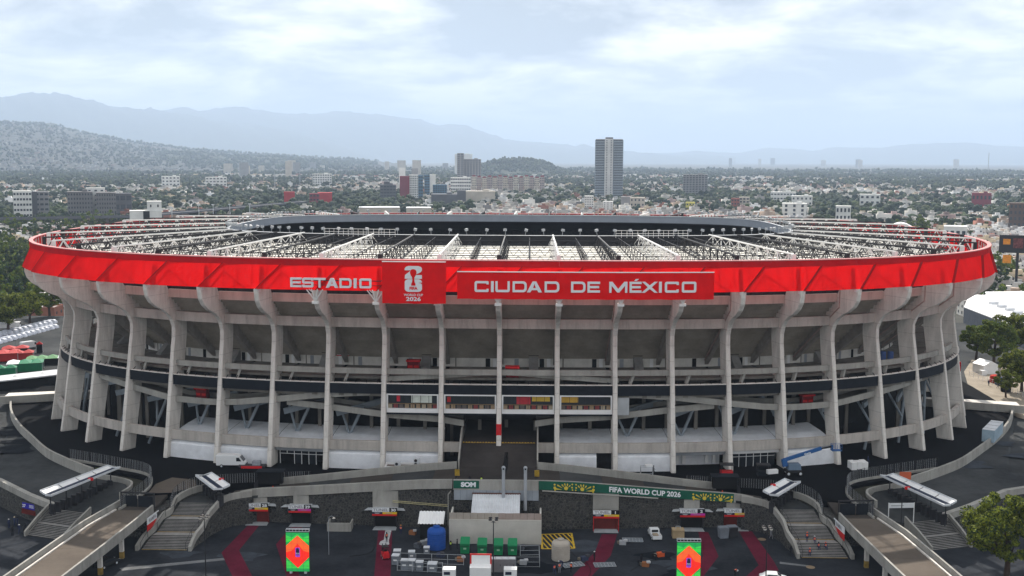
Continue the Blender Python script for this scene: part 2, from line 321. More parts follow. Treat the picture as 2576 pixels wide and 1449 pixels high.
# columns: one fin profile, turned round the ring
FO = [(-2.0, 5.9), (-3.0, 12), (-4.3, 21), (-5.3, 27.5), (-5.9, 31), (-5.95, 33), (-5.3, 34.6), (-4.2, 35.9), (-2.6, 36.9), (-0.6, 37.8), (1.0, 38.9), (2.0, 40.2), (2.35, 41.6), (2.35, 42.75)]
FI = [(-3.4, 42.75), (-4.4, 40.5), (-6.8, 38.2), (-9.2, 35.8), (-9.9, 32.5), (-9.2, 28), (-8.1, 21), (-6.5, 12), (-5.5, 5.9)]
def fin_mesh(w, name):
    mb = MB(); L = len(FO); outl = FO + FI; n = len(outl)
    b = 0.10
    vs = []
    for yy in (-w / 2, w / 2): vs += [(x, yy, z) for x, z in outl]
    # faces: the sides as strips between outer and inner edge, so nothing is concave
    prof_i = []
    for x, z in FO:                                     # inner edge sampled at the heights of the outer edge
        zs = [p[1] for p in reversed(FI)]; xs = [p[0] for p in reversed(FI)]; prof_i.append((float(np.interp(z, zs, xs)), z))
    vs = []
    for (x, z), (xi, zi) in zip(FO, prof_i):
        vs += [(x - b, -w / 2, z), (x, -w / 2 + b, z), (x, w / 2 - b, z), (x - b, w / 2, z), (xi, w / 2, z), (xi, -w / 2, z)]
    fs = []
    for i in range(L - 1):
        for k in range(6): fs.append((i * 6 + k, i * 6 + (k + 1) % 6, (i + 1) * 6 + (k + 1) % 6, (i + 1) * 6 + k))
    fs += [tuple(range(5, -1, -1)), tuple((L - 1) * 6 + k for k in range(6))]
    mb.add(vs, fs); return mb.mesh(name, CONC)
fin = fin_mesh(0.95, 'column')
capm = MB().box((1.75, 0, 42.35), (0.9, 1.15, 0.55)).mesh('column_cap', WHITE)
pipe = MB().path([(-3.4, -0.56, 42.6), (-3.4, -0.56, 38.4), (-19.0, -0.56, 25.6)], 0.13, 6).mesh('downpipe', mat('rusty_pink_pipe', (0.42, 0.30, 0.27), 0.7, 0.2))
rak = MB().prism([(0, 0)] * 3, 0, 0)
rk = MB(); rk.add([(-9.6, -0.42, 32.2), (-9.6, 0.42, 32.2), (-8.6, 0.42, 36.3), (-8.6, -0.42, 36.3), (-19.4, -0.42, 24.6), (-19.4, 0.42, 24.6), (-19.0, 0.42, 26.8), (-19.0, -0.42, 26.8)], MB.BF)
rk = rk.mesh('raker_beam', mat('raker_concrete', (0.30, 0.275, 0.25), 0.9, 0.25, 0.4))
VB = MB()
for sgn in (-1, 1):
    VB.tube((2.5, 0, 40.6), (2.9, sgn * 1.6, 42.9), 0.13); VB.tube((2.5, 0, 40.6), (3.0, sgn * 0.6, 43.0), 0.13); VB.tube((0.9, 0, 41.3), (2.6, sgn * 1.2, 42.9), 0.10)
VB.box((2.35, 0, 40.35), (0.7, 1.3, 0.5)); VB = VB.mesh('bracket', STEELW)
for k, s in enumerate(CS):
    p = rp(s); rz = rn(s)
    c = ob('column', fin, **SP); c.location = p; c.rotation_euler = (0, 0, rz)
    kk = k if k <= NC // 2 else k - NC
    if abs(kk) > 13: continue
    for nm, me in (('column_cap', capm), ('raker_beam', rk)) + ((('downpipe', pipe),) if k % 2 == 0 or abs(kk) > 8 else ()):
        d = ob(nm, me, c)
    if kk in (-3, -2, -1, 0, 1, 2, 3): ob('sign_bracket', VB, c)
    if kk in (0, 11, -11):                               # a red painted stretch on the shaft
        zc = {0: 14.4, 11: 18.0, -11: 18.0}[kk]; oo = float(np.interp(zc, [q[1] for q in FO], [q[0] for q in FO]))
        MB().box((oo - 1.0, 0, zc), (2.3, 0.99, 2.3)).build('red_stripe', REDK, c)
# ring beams, bay by bay
for k in range(NC):
    s0, s1 = bay(k); kk = k if k < NC // 2 else k - NC; g = 0.46
    ring_box(MB(), s0 + g, s1 - g, -5.1, -4.3, 39.45, 41.15, 4).build('upper_ring_beam', CONC_W, **SP)
    if k not in front: continue
    ring_box(MB(), s0 + g, s1 - g, -7.3, -6.4, 34.3, 36.25, 4).build('ring_beam', CONC_B, **SP)
    ring_box(MB(), s0 + g, s1 - g, -6.5, -5.9, 24.95, 26.05, 4).build('concourse_parapet', CONC_P, **SP)
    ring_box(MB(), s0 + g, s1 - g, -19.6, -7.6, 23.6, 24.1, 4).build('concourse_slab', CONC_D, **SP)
    # stepped underside of the upper stand
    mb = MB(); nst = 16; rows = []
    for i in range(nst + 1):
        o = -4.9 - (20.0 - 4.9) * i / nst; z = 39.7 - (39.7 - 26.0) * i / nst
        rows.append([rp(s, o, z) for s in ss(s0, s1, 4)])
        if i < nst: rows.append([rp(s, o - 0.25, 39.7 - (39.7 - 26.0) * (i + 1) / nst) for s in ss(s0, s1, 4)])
    mb.grid(rows); mb.m = [(i // 4) % 2 for i in range(len(mb.f))]  # every other step face darker: the steps' shade is painted in
    mb.build('stand_underside', [mat('soffit_concrete', (0.28, 0.25, 0.21), 0.95, 0.35, 0.2, fine=0.3), mat('shaded_soffit', (0.055, 0.05, 0.043), 0.95, 0.4, 0.3)], **SP)
    cw = ring_box(MB(), s0, s1, -20.1, -19.5, 24.1, 26.2, 4).build('concourse_wall', mat('concourse_wall_paint', (0.62, 0.60, 0.56), 0.85, 0.15, 0.4), **SP)
    sm = (s0 + s1) / 2
    for j, (ds, w, zt, m_) in enumerate(((-2.6, 0.9, 25.9, STEELG), (2.9, 1.0, 25.9, DKINT), (4.4, 0.8, 25.95, WHITE), (-4.1, 0.25, 26.15, CONC_D))):
        if (k * 7 + j) % 4 == 3: continue
        ring_box(MB(), sm + ds - w / 2, sm + ds + w / 2, -19.52, -19.44, 24.12, zt, 1).build('door' if j < 3 else 'pilaster', m_, cw, world=True)
    if kk % 2 == 0:                                       # stairs up to the stand from the concourse
        mb = MB()
        for i in range(10): ring_box(mb, sm + 0.1, sm + 2.1, -19.2 + 0.28 * i - 0.28, -19.2 + 0.28 * i, 24.1, 26.6 - 0.24 * i, 1)
        mb.build('stair_flight', STEPM, **SP)
        ring_box(MB(), sm + 0.0, sm + 2.2, -19.2, -19.1, 26.6, 27.6, 1).build('stair_opening', BLACK, **SP)
    # charcoal band, its ledge and posts
    if abs(kk + 0.5) < 10.6:
        d = ring_box(MB(), s0 + 0.55, s1 - 0.55, -5.35, -4.75, 21.1, 23.15, 4).build('charcoal_panel', CHAR, **SP)
        ring_box(MB(), s0 + 0.55, s1 - 0.55, -5.45, -4.7, 23.16, 23.30, 4).build('ledge', CONC, d, world=True)
        mb = MB()
        for i in range(5): q = s0 + 1.4 + (s1 - s0 - 2.8) * i / 4; mb.bar(rp(q, -5.0, 23.3), rp(q, -5.6, 23.75), 0.12, 0.12)
        mb.build('ledge_clip', STEELD, d, world=True)
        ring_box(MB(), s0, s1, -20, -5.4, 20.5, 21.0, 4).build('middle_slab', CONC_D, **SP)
        # leaning struts between band and concourse
        if abs(kk + 0.5) > 2: MB().bar(rp(s0 + 3.2, -6.4, 23.2), rp(s0 + 3.9, -6.6, 24.9), 0.7, 0.5).build('strut', CONC_P, **SP)
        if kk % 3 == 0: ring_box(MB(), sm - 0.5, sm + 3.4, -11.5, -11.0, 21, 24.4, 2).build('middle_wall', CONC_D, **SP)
    # lower ring beam
    if kk not in (0, -1):
        ring_box(MB(), s0 + g, s1 - g, -4.4, -3.6, 9.75, 11.65, 4).build('lower_ring_beam', CONC_B, **SP)
    else:
        a, b = (s0 + 7.8, s1 - g) if kk == 0 else (s0 + g, s1 - 7.8)
        ring_box(MB(), a, b, -4.4, -3.6, 9.75, 11.65, 2).build('lower_ring_beam', CONC_B, **SP)
    # dark heart of the building
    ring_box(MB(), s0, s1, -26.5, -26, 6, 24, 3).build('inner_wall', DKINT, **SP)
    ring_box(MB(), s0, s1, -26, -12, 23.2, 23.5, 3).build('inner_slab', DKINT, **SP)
    # inner posts and steel braces
    MB().bar(rp(sm + 1.5, -13, 6), rp(sm + 1.5, -13, 20.5), 0.7, 0.7).build('inner_post', CONC_D, **SP)
    MB().bar(rp(s0 + 1.2, -15, 6), rp(s0 + 1.2, -15, 24.2), 0.7, 0.7).build('inner_post', CONC_D, **SP)
    if abs(kk + 0.5) > 2.4:
        a = rp(s0 + 0.8, -9.0, 6.2); mb = MB()
        mb.tube(a, rp(s0 + 6.2, -10.5, 17.4), 0.32, 8); mb.tube(rp(s0 + 3.2, -9.6, 11.6), rp(s0 + 0.5, -12, 17.2), 0.26, 8)
        mb.build('steel_brace', STEELB, **SP)
        mb = MB(); mb.bar(rp(s0 + 0.4, -9.5, 15.8), rp(s1 - 0.4, -12.5, 18.4), 0.5, 1.2); mb.build('brace_beam', STEELB, **SP)
# ramps that wave along the front, mirrored
UX = [(26, 21.3), (36, 20.5), (46, 19.2), (54, 18.2), (60, 17.8), (69, 17.9), (78, 19.2), (87, 20.4), (94, 21.2)]
LX = [(7.2, 15.0), (12.1, 15.8), (23.5, 16.6), (35, 17.9), (43.5, 18.6)]
for pts, off in ((UX, -5.4), (LX, -6.2)):
    xs = [p[0] for p in pts]; zs = [p[1] for p in pts]
    for sg in (1, -1):
        n = max(6, int((xs[-1] - xs[0]) / 2.5)); X = np.linspace(xs[0], xs[-1], n + 1)
        S = [s_at_x(sg * x, off) for x in X]; Zc = [float(np.interp(x, xs, zs)) for x in X]
        if sg < 0: S = S[::-1]; Zc = Zc[::-1]
        mb = MB(); mb.sweep([[rp(s, off - 0.35, z - 0.62), rp(s, off, z - 0.62), rp(s, off, z + 0.62), rp(s, off - 0.35, z + 0.62)] for s, z in zip(S, Zc)])
        r = mb.build('ramp_parapet', CONC_P, **SP)
        mb = MB(); mb.sweep([[rp(s, off - 5.5, z - 0.7), rp(s, off - 0.36, z - 0.7), rp(s, off - 0.36, z - 0.35), rp(s, off - 5.5, z - 0.35)] for s, z in zip(S, Zc)])
        mb.build('ramp_deck', CONC_D, r, world=True)
        mb = MB(); mb.sweep([[rp(s, off - 5.9, z - 0.6), rp(s, off - 5.5, z - 0.6), rp(s, off - 5.5, z + 0.62), rp(s, off - 5.9, z + 0.62)] for s, z in zip(S, Zc)])
        mb.build('ramp_back_parapet', CONC_P, r, world=True)
# sloping slip ramps above the band in the middle
for sg in (1, -1):
    mb = MB(); X = np.linspace(1.8, 24, 9); S = [s_at_x(sg * x, -6.6) for x in X]; Zc = [23.9 + 0 * x if x > 20 else 25.4 - (x - 1.8) * 0.075 for x in X]
    mb.sweep([[rp(s, -7.0, z - 0.55), rp(s, -6.65, z - 0.55), rp(s, -6.65, z + 0.45), rp(s, -7.0, z + 0.45)] for s, z in zip(S, Zc)]); mb.build('slip_ramp', CONC_P, **SP)
# glazed lounge in the four middle bays
for kk in (-2, -1, 0, 1):
    s0, s1 = bay(kk); a, b = s0 + 0.55, s1 - 0.55
    f = ring_box(MB(), a, b, -8.0, -4.6, 17.4, 18.25, 3).build('lounge_sill', WHITE, **SP)
    ring_box(MB(), a, b, -8.0, -4.7, 17.0, 17.39, 3).build('lounge_soffit', CHAR, f, world=True)
    fr = ring_box(MB(), a, b, -5.0, -4.6, 20.95, 21.2, 3)
    ring_box(fr, a, a + 0.3, -5.0, -4.6, 18.25, 20.95, 1); ring_box(fr, b - 0.3, b, -5.0, -4.6, 18.25, 20.95, 1)
    fr.build('lounge_frame', WHITE, f, world=True)
    for i in range(6):
        q0 = a + 0.32 + (b - a - 0.64) * i / 6; q1_ = a + 0.32 + (b - a - 0.64) * (i + 1) / 6
        ring_box(MB(), q0 + 0.04, q1_ - 0.04, -5.05, -5.0, 18.27, 20.93, 1).build('pane', mat('lounge_glass', (0.03, 0.035, 0.04), 0.05, 0, spec=0.7), f, world=True)
        if i: ring_box(MB(), q0 - 0.035, q0 + 0.035, -5.0, -4.9, 18.27, 20.93, 1).build('mullion', STEELD, f, world=True)
    ring_box(MB(), a + 0.32, b - 0.32, -4.86, -4.78, 19.15, 19.25, 2).build('handrail', mat('brass_rail', (0.25, 0.17, 0.09), 0.5, 0), f, world=True)
    for i in range(9):
        c_ = random.choice([(0.30, 0.22, 0.14), (0.22, 0.05, 0.05), (0.35, 0.30, 0.22), (0.12, 0.10, 0.09)])
        q = a + 0.7 + (b - a - 1.4) * i / 8
        ring_box(MB(), q - 0.42, q + 0.42, -4.98, -4.93, 18.3, 19.05 + 0.1 * (i % 2), 1).build('lounge_blind', mat('blind_%d%d' % (int(c_[0] * 100), int(c_[1] * 100)), c_, 0.8, 0.1), f, world=True)
for (kk, d0, d1, c_, zt, zb) in ((-2, 2.6, 3.3, (0.5, 0.03, 0.05), 20.8, 19.6), (-2, 5.6, 9.8, (0.62, 0.66, 0.6), 20.9, 19.4), (-1, 1.2, 1.9, (0.4, 0.03, 0.03), 20.7, 19.6), (0, 3.5, 6.3, (0.42, 0.04, 0.05), 20.9, 19.3), (0, 6.6, 10.2, (0.55, 0.36, 0.05), 20.9, 19.9), (1, 0.6, 4.3, (0.5, 0.30, 0.05), 20.9, 19.7)):
    s0, s1 = bay(kk); ring_box(MB(), s0 + d0, s0 + d1, -4.995, -4.97, zb, zt, 2).build('lounge_graphic', mat('lounge_graphic_%d' % int(d0 * 10 + 100 * c_[0]), c_, 0.5, 0.15, 1.0), **SP)
ring_box(MB(), bay(2)[0] + 0.6, bay(2)[0] + 2.9, -5.2, -4.7, 17.2, 20.7, 1).build('grey_panel', GREYP, **SP)
# ------------------------------------------------------------------ red band round the roof
def band_off(z): return 2.3 + (z - 42.75) / (47.5 - 42.75) * (0.55 - 2.3)
SH = 4.6
fr_panels = []
for k in range(NC):
    s0, s1 = bay(k); n = 4; rows = []
    for j in range(4):
        z = 42.75 + (47.55 - 42.75) * j / 3; sft = SH * j / 3
        rows.append([rp(s + sft, band_off(z) + 0.5 * (1 - i / n) ** 1.2, z) for i, s in enumerate(ss(s0, s1, n))])
    MB().grid(rows).build('red_band_panel', RED_F, **SP)
    mb = MB(); mb.grid([[rp(s0 + SH * j / 3, band_off(42.75 + 1.6 * j) + d, 42.75 + 1.6 * j) for d in (0.0, 0.53)] for j in range(4)]); mb.grid([[rp(s0 + SH * j / 3 + e, band_off(42.75 + 1.6 * j) + 0.56 - 0.3 * e, 42.75 + 1.6 * j) for e in (-0.04, 0.11)] for j in range(4)]); mb.build('panel_seam', mat('seam_shadow_red', (0.30, 0.006, 0.008), 0.8, 0.1), **SP)  # dark red paints the shadow where one panel overlaps the next
    ring_box(MB(), s0, s1 - 0.02, 0.85, 1.05, 47.35, 48.55, 3).build('red_band_strip', RED_T, **SP)
    ring_box(MB(), s0, s1 - 0.03, 0.2, 1.12, 48.56, 48.74, 3).build('coping', PINK, **SP)
    # frame behind the cloth
    mb = MB(); mb.tube(rp(s0, 0.9, 42.9), rp(s0 + SH, -0.1, 47.5), 0.09); mb.tube(rp(s0 + SH, -0.1, 47.5), rp(s1, 0.9, 42.9), 0.07); mb.tube(rp(s0, 0.7, 43.0), rp(s1, 0.7, 43.0), 0.12)
    for i in range(4): q = s0 + (s1 - s0) * (i + 0.5) / 4; mb.bar(rp(q, -0.2, 45.7), rp(q, -0.2, 48.5), 0.16, 0.16)
    mb.build('band_frame', mat('pale_frame_steel', (0.62, 0.50, 0.48), 0.5, 0.1), **SP)
# ------------------------------------------------------------------ roof
RI = -45.0
def zsheet(o): return 45.0 + (48.2 - 45.0) * (-1.5 - o) / (-1.5 - RI)
for k in range(NC):
    s0, s1 = bay(k); rows = [[rp(s, o, zsheet(o)) for s in ss(s0, s1, 3)] for o in (-6.6, -14, -24, -36, RI + 1.0)]
    rp_ = MB(); rp_.grid(rows); rp_.build('roof_sheet', ROOFW, **SP)
    f = ring_box(MB(), s0, s1, RI - 0.15, RI + 0.0, 48.25, 50.25, 3).build('inner_fascia', FASCG, **SP)
    ring_box(MB(), s0, s1, RI + 0.02, RI + 0.14, 48.0, 50.2, 3).build('fascia_back', STEELD, f, world=True)
    ring_box(MB(), s0, s1, RI - 0.3, RI + 0.35, 50.26, 50.4, 3).build('fascia_cap', LGREY, f, world=True)
for j, o in enumerate(np.linspace(-7, -43, 16)):
    for dz, r_, m_, nm in ((0.45, 0.075, STEELD, 'purlin'),) + (((2.3, 0.08, STEELD, 'tie_rod'),) if j % 3 == 0 else ()):
        mb = MB(); S = [SL * i / 150 for i in range(151)]
        mb.sweep([[rp(s, o + a, zsheet(o) + dz + b) for a, b in ((-r_, 0), (0, -r_), (r_, 0), (0, r_))] for s in S]); mb.build(nm, m_, **SP)
def truss(k, m_, h):
    s = CS[k]; p0 = rp(s, 0); rz = rn(s); mb = MB(); n = 9
    top = lambda x: 49.35 + (50.4 - 49.35) * x / 42.5 + h
    bot = lambda x: zsheet(-2 - x) + 0.25
    P_ = lambda x, y, z: (-2 - x, y, z)
    w = 0.95
    mb.tube(P_(0, 0, top(0)), P_(42.5, 0, top(42.5)), 0.19, 6)
    for y in (-w, w): mb.tube(P_(0, y, bot(0)), P_(42.5, y, bot(42.5)), 0.11, 4)
    for i in range(n):
        x0 = 42.5 * i / n; xm = 42.5 * (i + 0.5) / n; x1 = 42.5 * (i + 1) / n
        for y in (-w, w):
            mb.tube(P_(x0, y, bot(x0)), P_(xm, 0, top(xm)), 0.095, 4, caps=False); mb.tube(P_(xm, 0, top(xm)), P_(x1, y, bot(x1)), 0.095, 4, caps=False)
    mb.box((-2.2, 0, 47.5), (0.8, 0.8, 4.0))
    o = mb.build('roof_truss', m_, **SP); o.location = p0; o.rotation_euler = (0, 0, rz)
for k in range(NC): truss(k, STEELW if k % 2 else STEELD, 0.12 if k % 2 else 0.0)
# secondary trusses that run along the ring between the main ones
for o in (-10, -18, -27, -37):
    for k in range(NC):
        s0, s1 = bay(k); mb = MB(); z0 = zsheet(o)
        for i in range(5):
            a = s0 + (s1 - s0) * i / 5; b = s0 + (s1 - s0) * (i + 1) / 5; c = (a + b) / 2
            mb.tube(rp(a, o, z0 + 0.3), rp(c, o, z0 + 1.7), 0.055, 3, caps=False); mb.tube(rp(c, o, z0 + 1.7), rp(b, o, z0 + 0.3), 0.055, 3, caps=False)
        mb.build('lattice_tie', STEELD, **SP)
# slimmer dark trusses halfway between the main ones
sec_ = MB()
for i in range(11):
    x0, x1 = 41 * i / 11, 41 * (i + 1) / 11; xm = (x0 + x1) / 2; zb_ = lambda x: zsheet(-3 - x) + 0.2; zt_ = lambda x: 48.9 + 1.0 * x / 41
    sec_.tube((-3 - x0, 0, zb_(x0)), (-3 - xm, 0, zt_(xm)), 0.075, 3, caps=False); sec_.tube((-3 - xm, 0, zt_(xm)), (-3 - x1, 0, zb_(x1)), 0.075, 3, caps=False)
sec_.tube((-3, 0, 48.9), (-44, 0, 49.9), 0.11, 4); sec_.tube((-3, 0, zsheet(-3) + .2), (-44, 0, zsheet(-44) + .2), 0.09, 4); sec_ = sec_.mesh('slim_truss', STEELD)
for k in range(NC):
    s0, s1 = bay(k); sm = (s0 + s1) / 2; o = ob('slim_truss', sec_, **SP); o.location = rp(sm); o.rotation_euler = (0, 0, rn(sm))
# dark soffit under the roof and rear screen behind the last row of seats
for k in range(NC):
    s0, s1 = bay(k)
    mb = MB(); mb.grid([[rp(s, o, z) for s in ss(s0, s1, 3)] for o, z in ((-5.6, 43.2), (-20, 44.8), (-36, 46.7), (RI + 0.5, 48.0))]); mb.build('roof_soffit', STEELD, **SP)
    ring_box(MB(), s0, s1, -6.0, -5.7, 41.0, 43.6, 3).build('rear_screen', mat('rear_screen', (0.035, 0.035, 0.04), 0.9, 0.5, 1.5), **SP)
# floodlights on the inner edge
fl = MB(); fl.tube((0, 0, 0), (0, 0, 1.0), 0.06); fl.box((0.1, 0, 1.25), (0.5, 0.75, 0.55), 0.3); fl = fl.mesh('floodlight', GREYP)
for i in range(150):
    s = SL * i / 150; o = ob('floodlight', fl, **SP); o.location = rp(s, RI + 0.1, 50.4); o.rotation_euler = (random.uniform(-.3, .3), 0, rn(s) + random.uniform(-0.7, 0.7))
for i in (-10, 10):                                     # catwalk railings on the corners of the inner edge
    mb = MB(); c0 = s_at_x(34 * (1 if i > 0 else -1), RI); S = ss(c0 - 11, c0 + 11, 14)
    for z in (51.0, 51.7): mb.path([rp(s, RI + 2, z) for s in S], 0.05, 4)
    for s in S: mb.tube(rp(s, RI + 2, 50), rp(s, RI + 2, 51.7), 0.05, 4)
    mb.build('catwalk_railing', STEELW, **SP)
# bowl of seats inside, under the roof
rows = [[rp(SL * i / 120, o, z) for i in range(121)] for o, z in ((-4.9, 41.2), (-20.4, 28.2), (-27, 26.0), (-28, 20), (-45, 8), (-52, 5))]
MB().grid(rows).build('seating_bowl', mat('grey_seating', (0.10, 0.105, 0.11), 0.9, 0.3, 0.6), **SP)
# ------------------------------------------------------------------ lettering on the front
def rr(x0, y0, x1, y1, r, n=4, rs=None):
    rs = rs or (r, r, r, r); pts = []
    for (cx, cy, a0), r_ in zip(((x1, y0, -90), (x1, y1, 0), (x0, y1, 90), (x0, y0, 180)), (rs[1], rs[2], rs[3], rs[0])):
        sx = -1 if cx == x1 else 1; sy = -1 if cy == y1 else 1
        if r_ <= 0: pts.append((cx, cy)); continue
        for i in range(n + 1): a = math.radians(a0 + 90 * i / n); pts.append((cx + sx * r_ + r_ * math.cos(a), cy + sy * r_ + r_ * math.sin(a)))
    return pts
def glyph(c, w, t):
    if c == 'O': return [rr(0, 0, w, 1, .16), rr(t, t, w - t, 1 - t, .05)]
    if c == 'D': return [rr(0, 0, w, 1, 0, 6, (0, .34, .34, 0)), rr(t, t, w - t, 1 - t, 0, 5, (0, .18, .18, 0))]
    if c == 'I': return [[(0, 0), (w, 0), (w, 1), (0, 1)]]
    if c == 'T': return [[(0, 1 - t), (0, 1), (w, 1), (w, 1 - t), ((w + t) / 2, 1 - t), ((w + t) / 2, 0), ((w - t) / 2, 0), ((w - t) / 2, 1 - t)]]
    if c in 'EÉ':
        g = [[(0, 0), (w, 0), (w, t), (t, t), (t, .4), (w * .93, .4), (w * .93, .4 + t), (t, .4 + t), (t, 1 - t), (w, 1 - t), (w, 1), (0, 1)]]
        return g + ([[(w * .38, 1.07), (w * .58, 1.07), (w * .78, 1.25), (w * .52, 1.25)]] if c == 'É' else [])
    if c == 'C': return [[(w, 1 - .30), (w, 1 - .06), (w - .08, 1), (.16, 1), (.05, .95), (0, .84), (0, .16), (.05, .05), (.16, 0), (w - .08, 0), (w, .06), (w, .30), (w - t, .30), (w - t, t), (t + .03, t), (t, t + .03), (t, 1 - t - .03), (t + .03, 1 - t), (w - t, 1 - t), (w - t, .70)]]
    if c == 'S': return [[(w, .72), (w, .94), (w - .07, 1), (.12, 1), (0, .9), (0, .5), (.1, .4), (w - t, .4), (w - t, t), (t, t), (t, .28), (0, .28), (0, .06), (.07, 0), (w - .12, 0), (w, .1), (w, .5), (w - .1, .6), (t, .6), (t, 1 - t), (w - t, 1 - t), (w - t, .72)]]
    if c == 'A': k = t * 1.25; return [[(0, 0), (w / 2 - k * .62, 1), (w / 2 + k * .62, 1), (w, 0), (w - k * 1.25, 0), (w - k * 1.7, .20), (k * 1.7, .20), (k * 1.25, 0)], [(k * 2.15, .38), (w - k * 2.15, .38), (w / 2, .80)]]
    if c == 'U': return [[(0, 1), (0, .16), (.05, .05), (.16, 0), (w - .16, 0), (w - .05, .05), (w, .16), (w, 1), (w - t, 1), (w - t, t + .03), (w - t - .03, t), (t + .03, t), (t, t + .03), (t, 1)]]
    if c == 'M': return [[(0, 0), (0, 1), (t * 1.35, 1), (w / 2, .34), (w - t * 1.35, 1), (w, 1), (w, 0), (w - t, 0), (w - t, .64), (w / 2 + .1, 0.02), (w / 2 - .1, 0.02), (t, .64), (t, 0)]]
    if c == 'X': return [[(0, 0), (w / 2 - .18, .5), (.02, 1), (.32, 1), (w / 2, .67), (w - .32, 1), (w - .02, 1), (w / 2 + .18, .5), (w, 0), (w - .3, 0), (w / 2, .34), (.3, 0)]]
def ring_text(parent, spec, off, z, h, ext):
    for c, x0, x1 in spec:
        w = (x1 - x0) / h; me = fill_mesh(glyph(c, w, 0.21 if c != 'I' else w), LETTER, ext); me.transform(Matrix.Diagonal((h, 1, h, 1)))
        a, b = rp(s_at_x(x0, off), off, z), rp(s_at_x(x1, off), off, z); rz = math.atan2(b.y - a.y, b.x - a.x)
        me.transform(Matrix.Translation(a) @ Matrix.Rotation(rz, 4, 'Z')); ob('letter', me, parent, world=True)
S_ = lambda x, o=3.2: s_at_x(x, o)
t = thing('stadium_sign', 'white letters reading ESTADIO on a thin rail against the red band', 'sign', rp(S_(-32), 3.2, 43))
ring_text(t, [('E', -40, -37.8), ('S', -37.65, -35.5), ('T', -35.4, -33.1), ('A', -33.0, -30.6), ('D', -30.35, -28), ('I', -27.6, -27.05), ('O', -26.5, -24.2)], 3.25, 43.35, 1.85, 0.22)
mb = MB(); S = ss(S_(-40), S_(-22.4), 8); mb.path([rp(s, 2.9, 44.7) for s in S], 0.10); mb.path([rp(s, 2.9, 43.8) for s in S], 0.06)
for s in S: mb.tube(rp(s, 2.9, 44.7), rp(s, 1.4, 44.7), 0.06)
mb.build('rail', STEELD, t, world=True)
def banner(t, x0, x1, z0, z1, off, n=16):
    mb = MB(); sec = []
    for i, s in enumerate(ss(S_(x0), S_(x1), n)):
        wv = 0.06 * math.sin(i * 2.1) ; sec.append([rp(s, off - 0.12, z0 + wv), rp(s, off + 0.02 * math.sin(i * 1.3), z0 + wv), rp(s, off, z1), rp(s, off - 0.12, z1)])
    mb.sweep(sec); mb.build('banner_cloth', RED_B, t, world=True)
    mb = MB(); ring_box(mb, S_(x0), S_(x1), off - 0.2, off + 0.06, z1 + 0.01, z1 + 0.17, n); mb.build('top_edge', WHITE, t, world=True)
    mb = MB()
    for i in range(int((x1 - x0) / 4) + 1): s = S_(x0 + 0.3 + (x1 - x0 - 0.6) * i / int((x1 - x0) / 4)); mb.tube(rp(s, off - 0.2, z1 - 0.3), rp(s, 0.6, z1 - 0.8), 0.09); mb.tube(rp(s, off - 0.2, z0 + 0.6), rp(s, 1.5, z0 + 2.4), 0.09)
    mb.build('banner_frame', STEELD, t, world=True)
t = thing('name_banner', 'long red banner with white letters CIUDAD DE MÉXICO', 'banner', rp(S_(17), 3.2, 41.5)); banner(t, -7.8, 41.2, 41.5, 46.6, 3.3, 24)
ring_text(t, [('C', -4.5, -1.8), ('I', -1.32, -0.78), ('U', -0.5, 2.25), ('D', 2.75, 5.45), ('A', 5.45, 8.35), ('D', 8.8, 11.6), ('D', 13.9, 16.65), ('E', 16.95, 19.35), ('M', 21.1, 24.55), ('É', 25.0, 27.3), ('X', 27.3, 30.4), ('I', 30.6, 31.15), ('C', 31.7, 34.4), ('O', 35.0, 37.8)], 3.42, 42.85, 2.1, 0.05)
t = thing('emblem_banner', 'square red banner with a big white emblem holding a cup', 'banner', rp(S_(-16), 3.2, 40.5)); banner(t, -22.1, -9.9, 40.55, 48.45, 3.6, 10)
a, b = rp(S_(-22.1, 3.7), 3.72, 0), rp(S_(-9.9, 3.7), 3.72, 0); brz = math.atan2(b.y - a.y, b.x - a.x)
BT = Matrix.Translation(a) @ Matrix.Rotation(brz, 4, 'Z')
def on_banner(name, loops, m_, x, z, w, h, ext=0.02, dy=0.0, par=t):
    me = fill_mesh(loops, m_, ext); me.transform(BT @ Matrix.Translation((x, -dy, z)) @ Matrix.Diagonal((w, 1, h, 1))); return ob(name, me, par, world=True)
two = [(0, 0), (1, 0), (1, .30), (.60, .30), (.93, .52), (1, .64), (1, .82), (.94, .93), (.80, 1), (.22, 1), (.08, .94), (0, .80), (0, .66), (.34, .66), (.30, .58), (.02, .30)]
six = [(.2, 0), (.8, 0), (.93, .06), (1, .2), (1, .56), (.95, .66), (.78, .72), (1, .74), (1, .82), (.92, .95), (.8, 1), (.2, 1), (.07, .94), (0, .8), (0, .2), (.07, .06)]
cup = [(.22, 0), (.78, 0), (.80, .10), (.68, .20), (.62, .36), (.66, .5), (.86, .64), (.95, .78), (.90, .9), (.74, .98), (.5, 1), (.26, .98), (.10, .9), (.05, .78), (.14, .64), (.34, .5), (.38, .36), (.32, .20), (.20, .10)]
on_banner('emblem_figure', [two], LETTER, 4.35, 45.30, 3.3, 2.45); on_banner('emblem_figure', [six], LETTER, 4.35, 42.80, 3.3, 2.42)
on_banner('emblem_cup', [cup], RED_B, 5.30, 44.0, 1.4, 3.15, 0.02, 0.05)
for txt, size, m_, x, z, bold, xs, dy in (('FIFA', 0.78, RED_B, 6.0, 43.22, 0.03, 1.05, 0.05), ('WORLD CUP', 0.62, LETTER, 6.0, 42.0, 0.012, 1.0, 0.0), ('2026', 1.02, LETTER, 6.0, 41.08, 0.03, 1.4, 0.0)):
    me = text_mesh(txt, size, m_, 0.02, bold, xs); me.transform(BT @ Matrix.Translation((x, -dy, z)) @ UPR); ob('emblem_lettering', me, t, world=True)
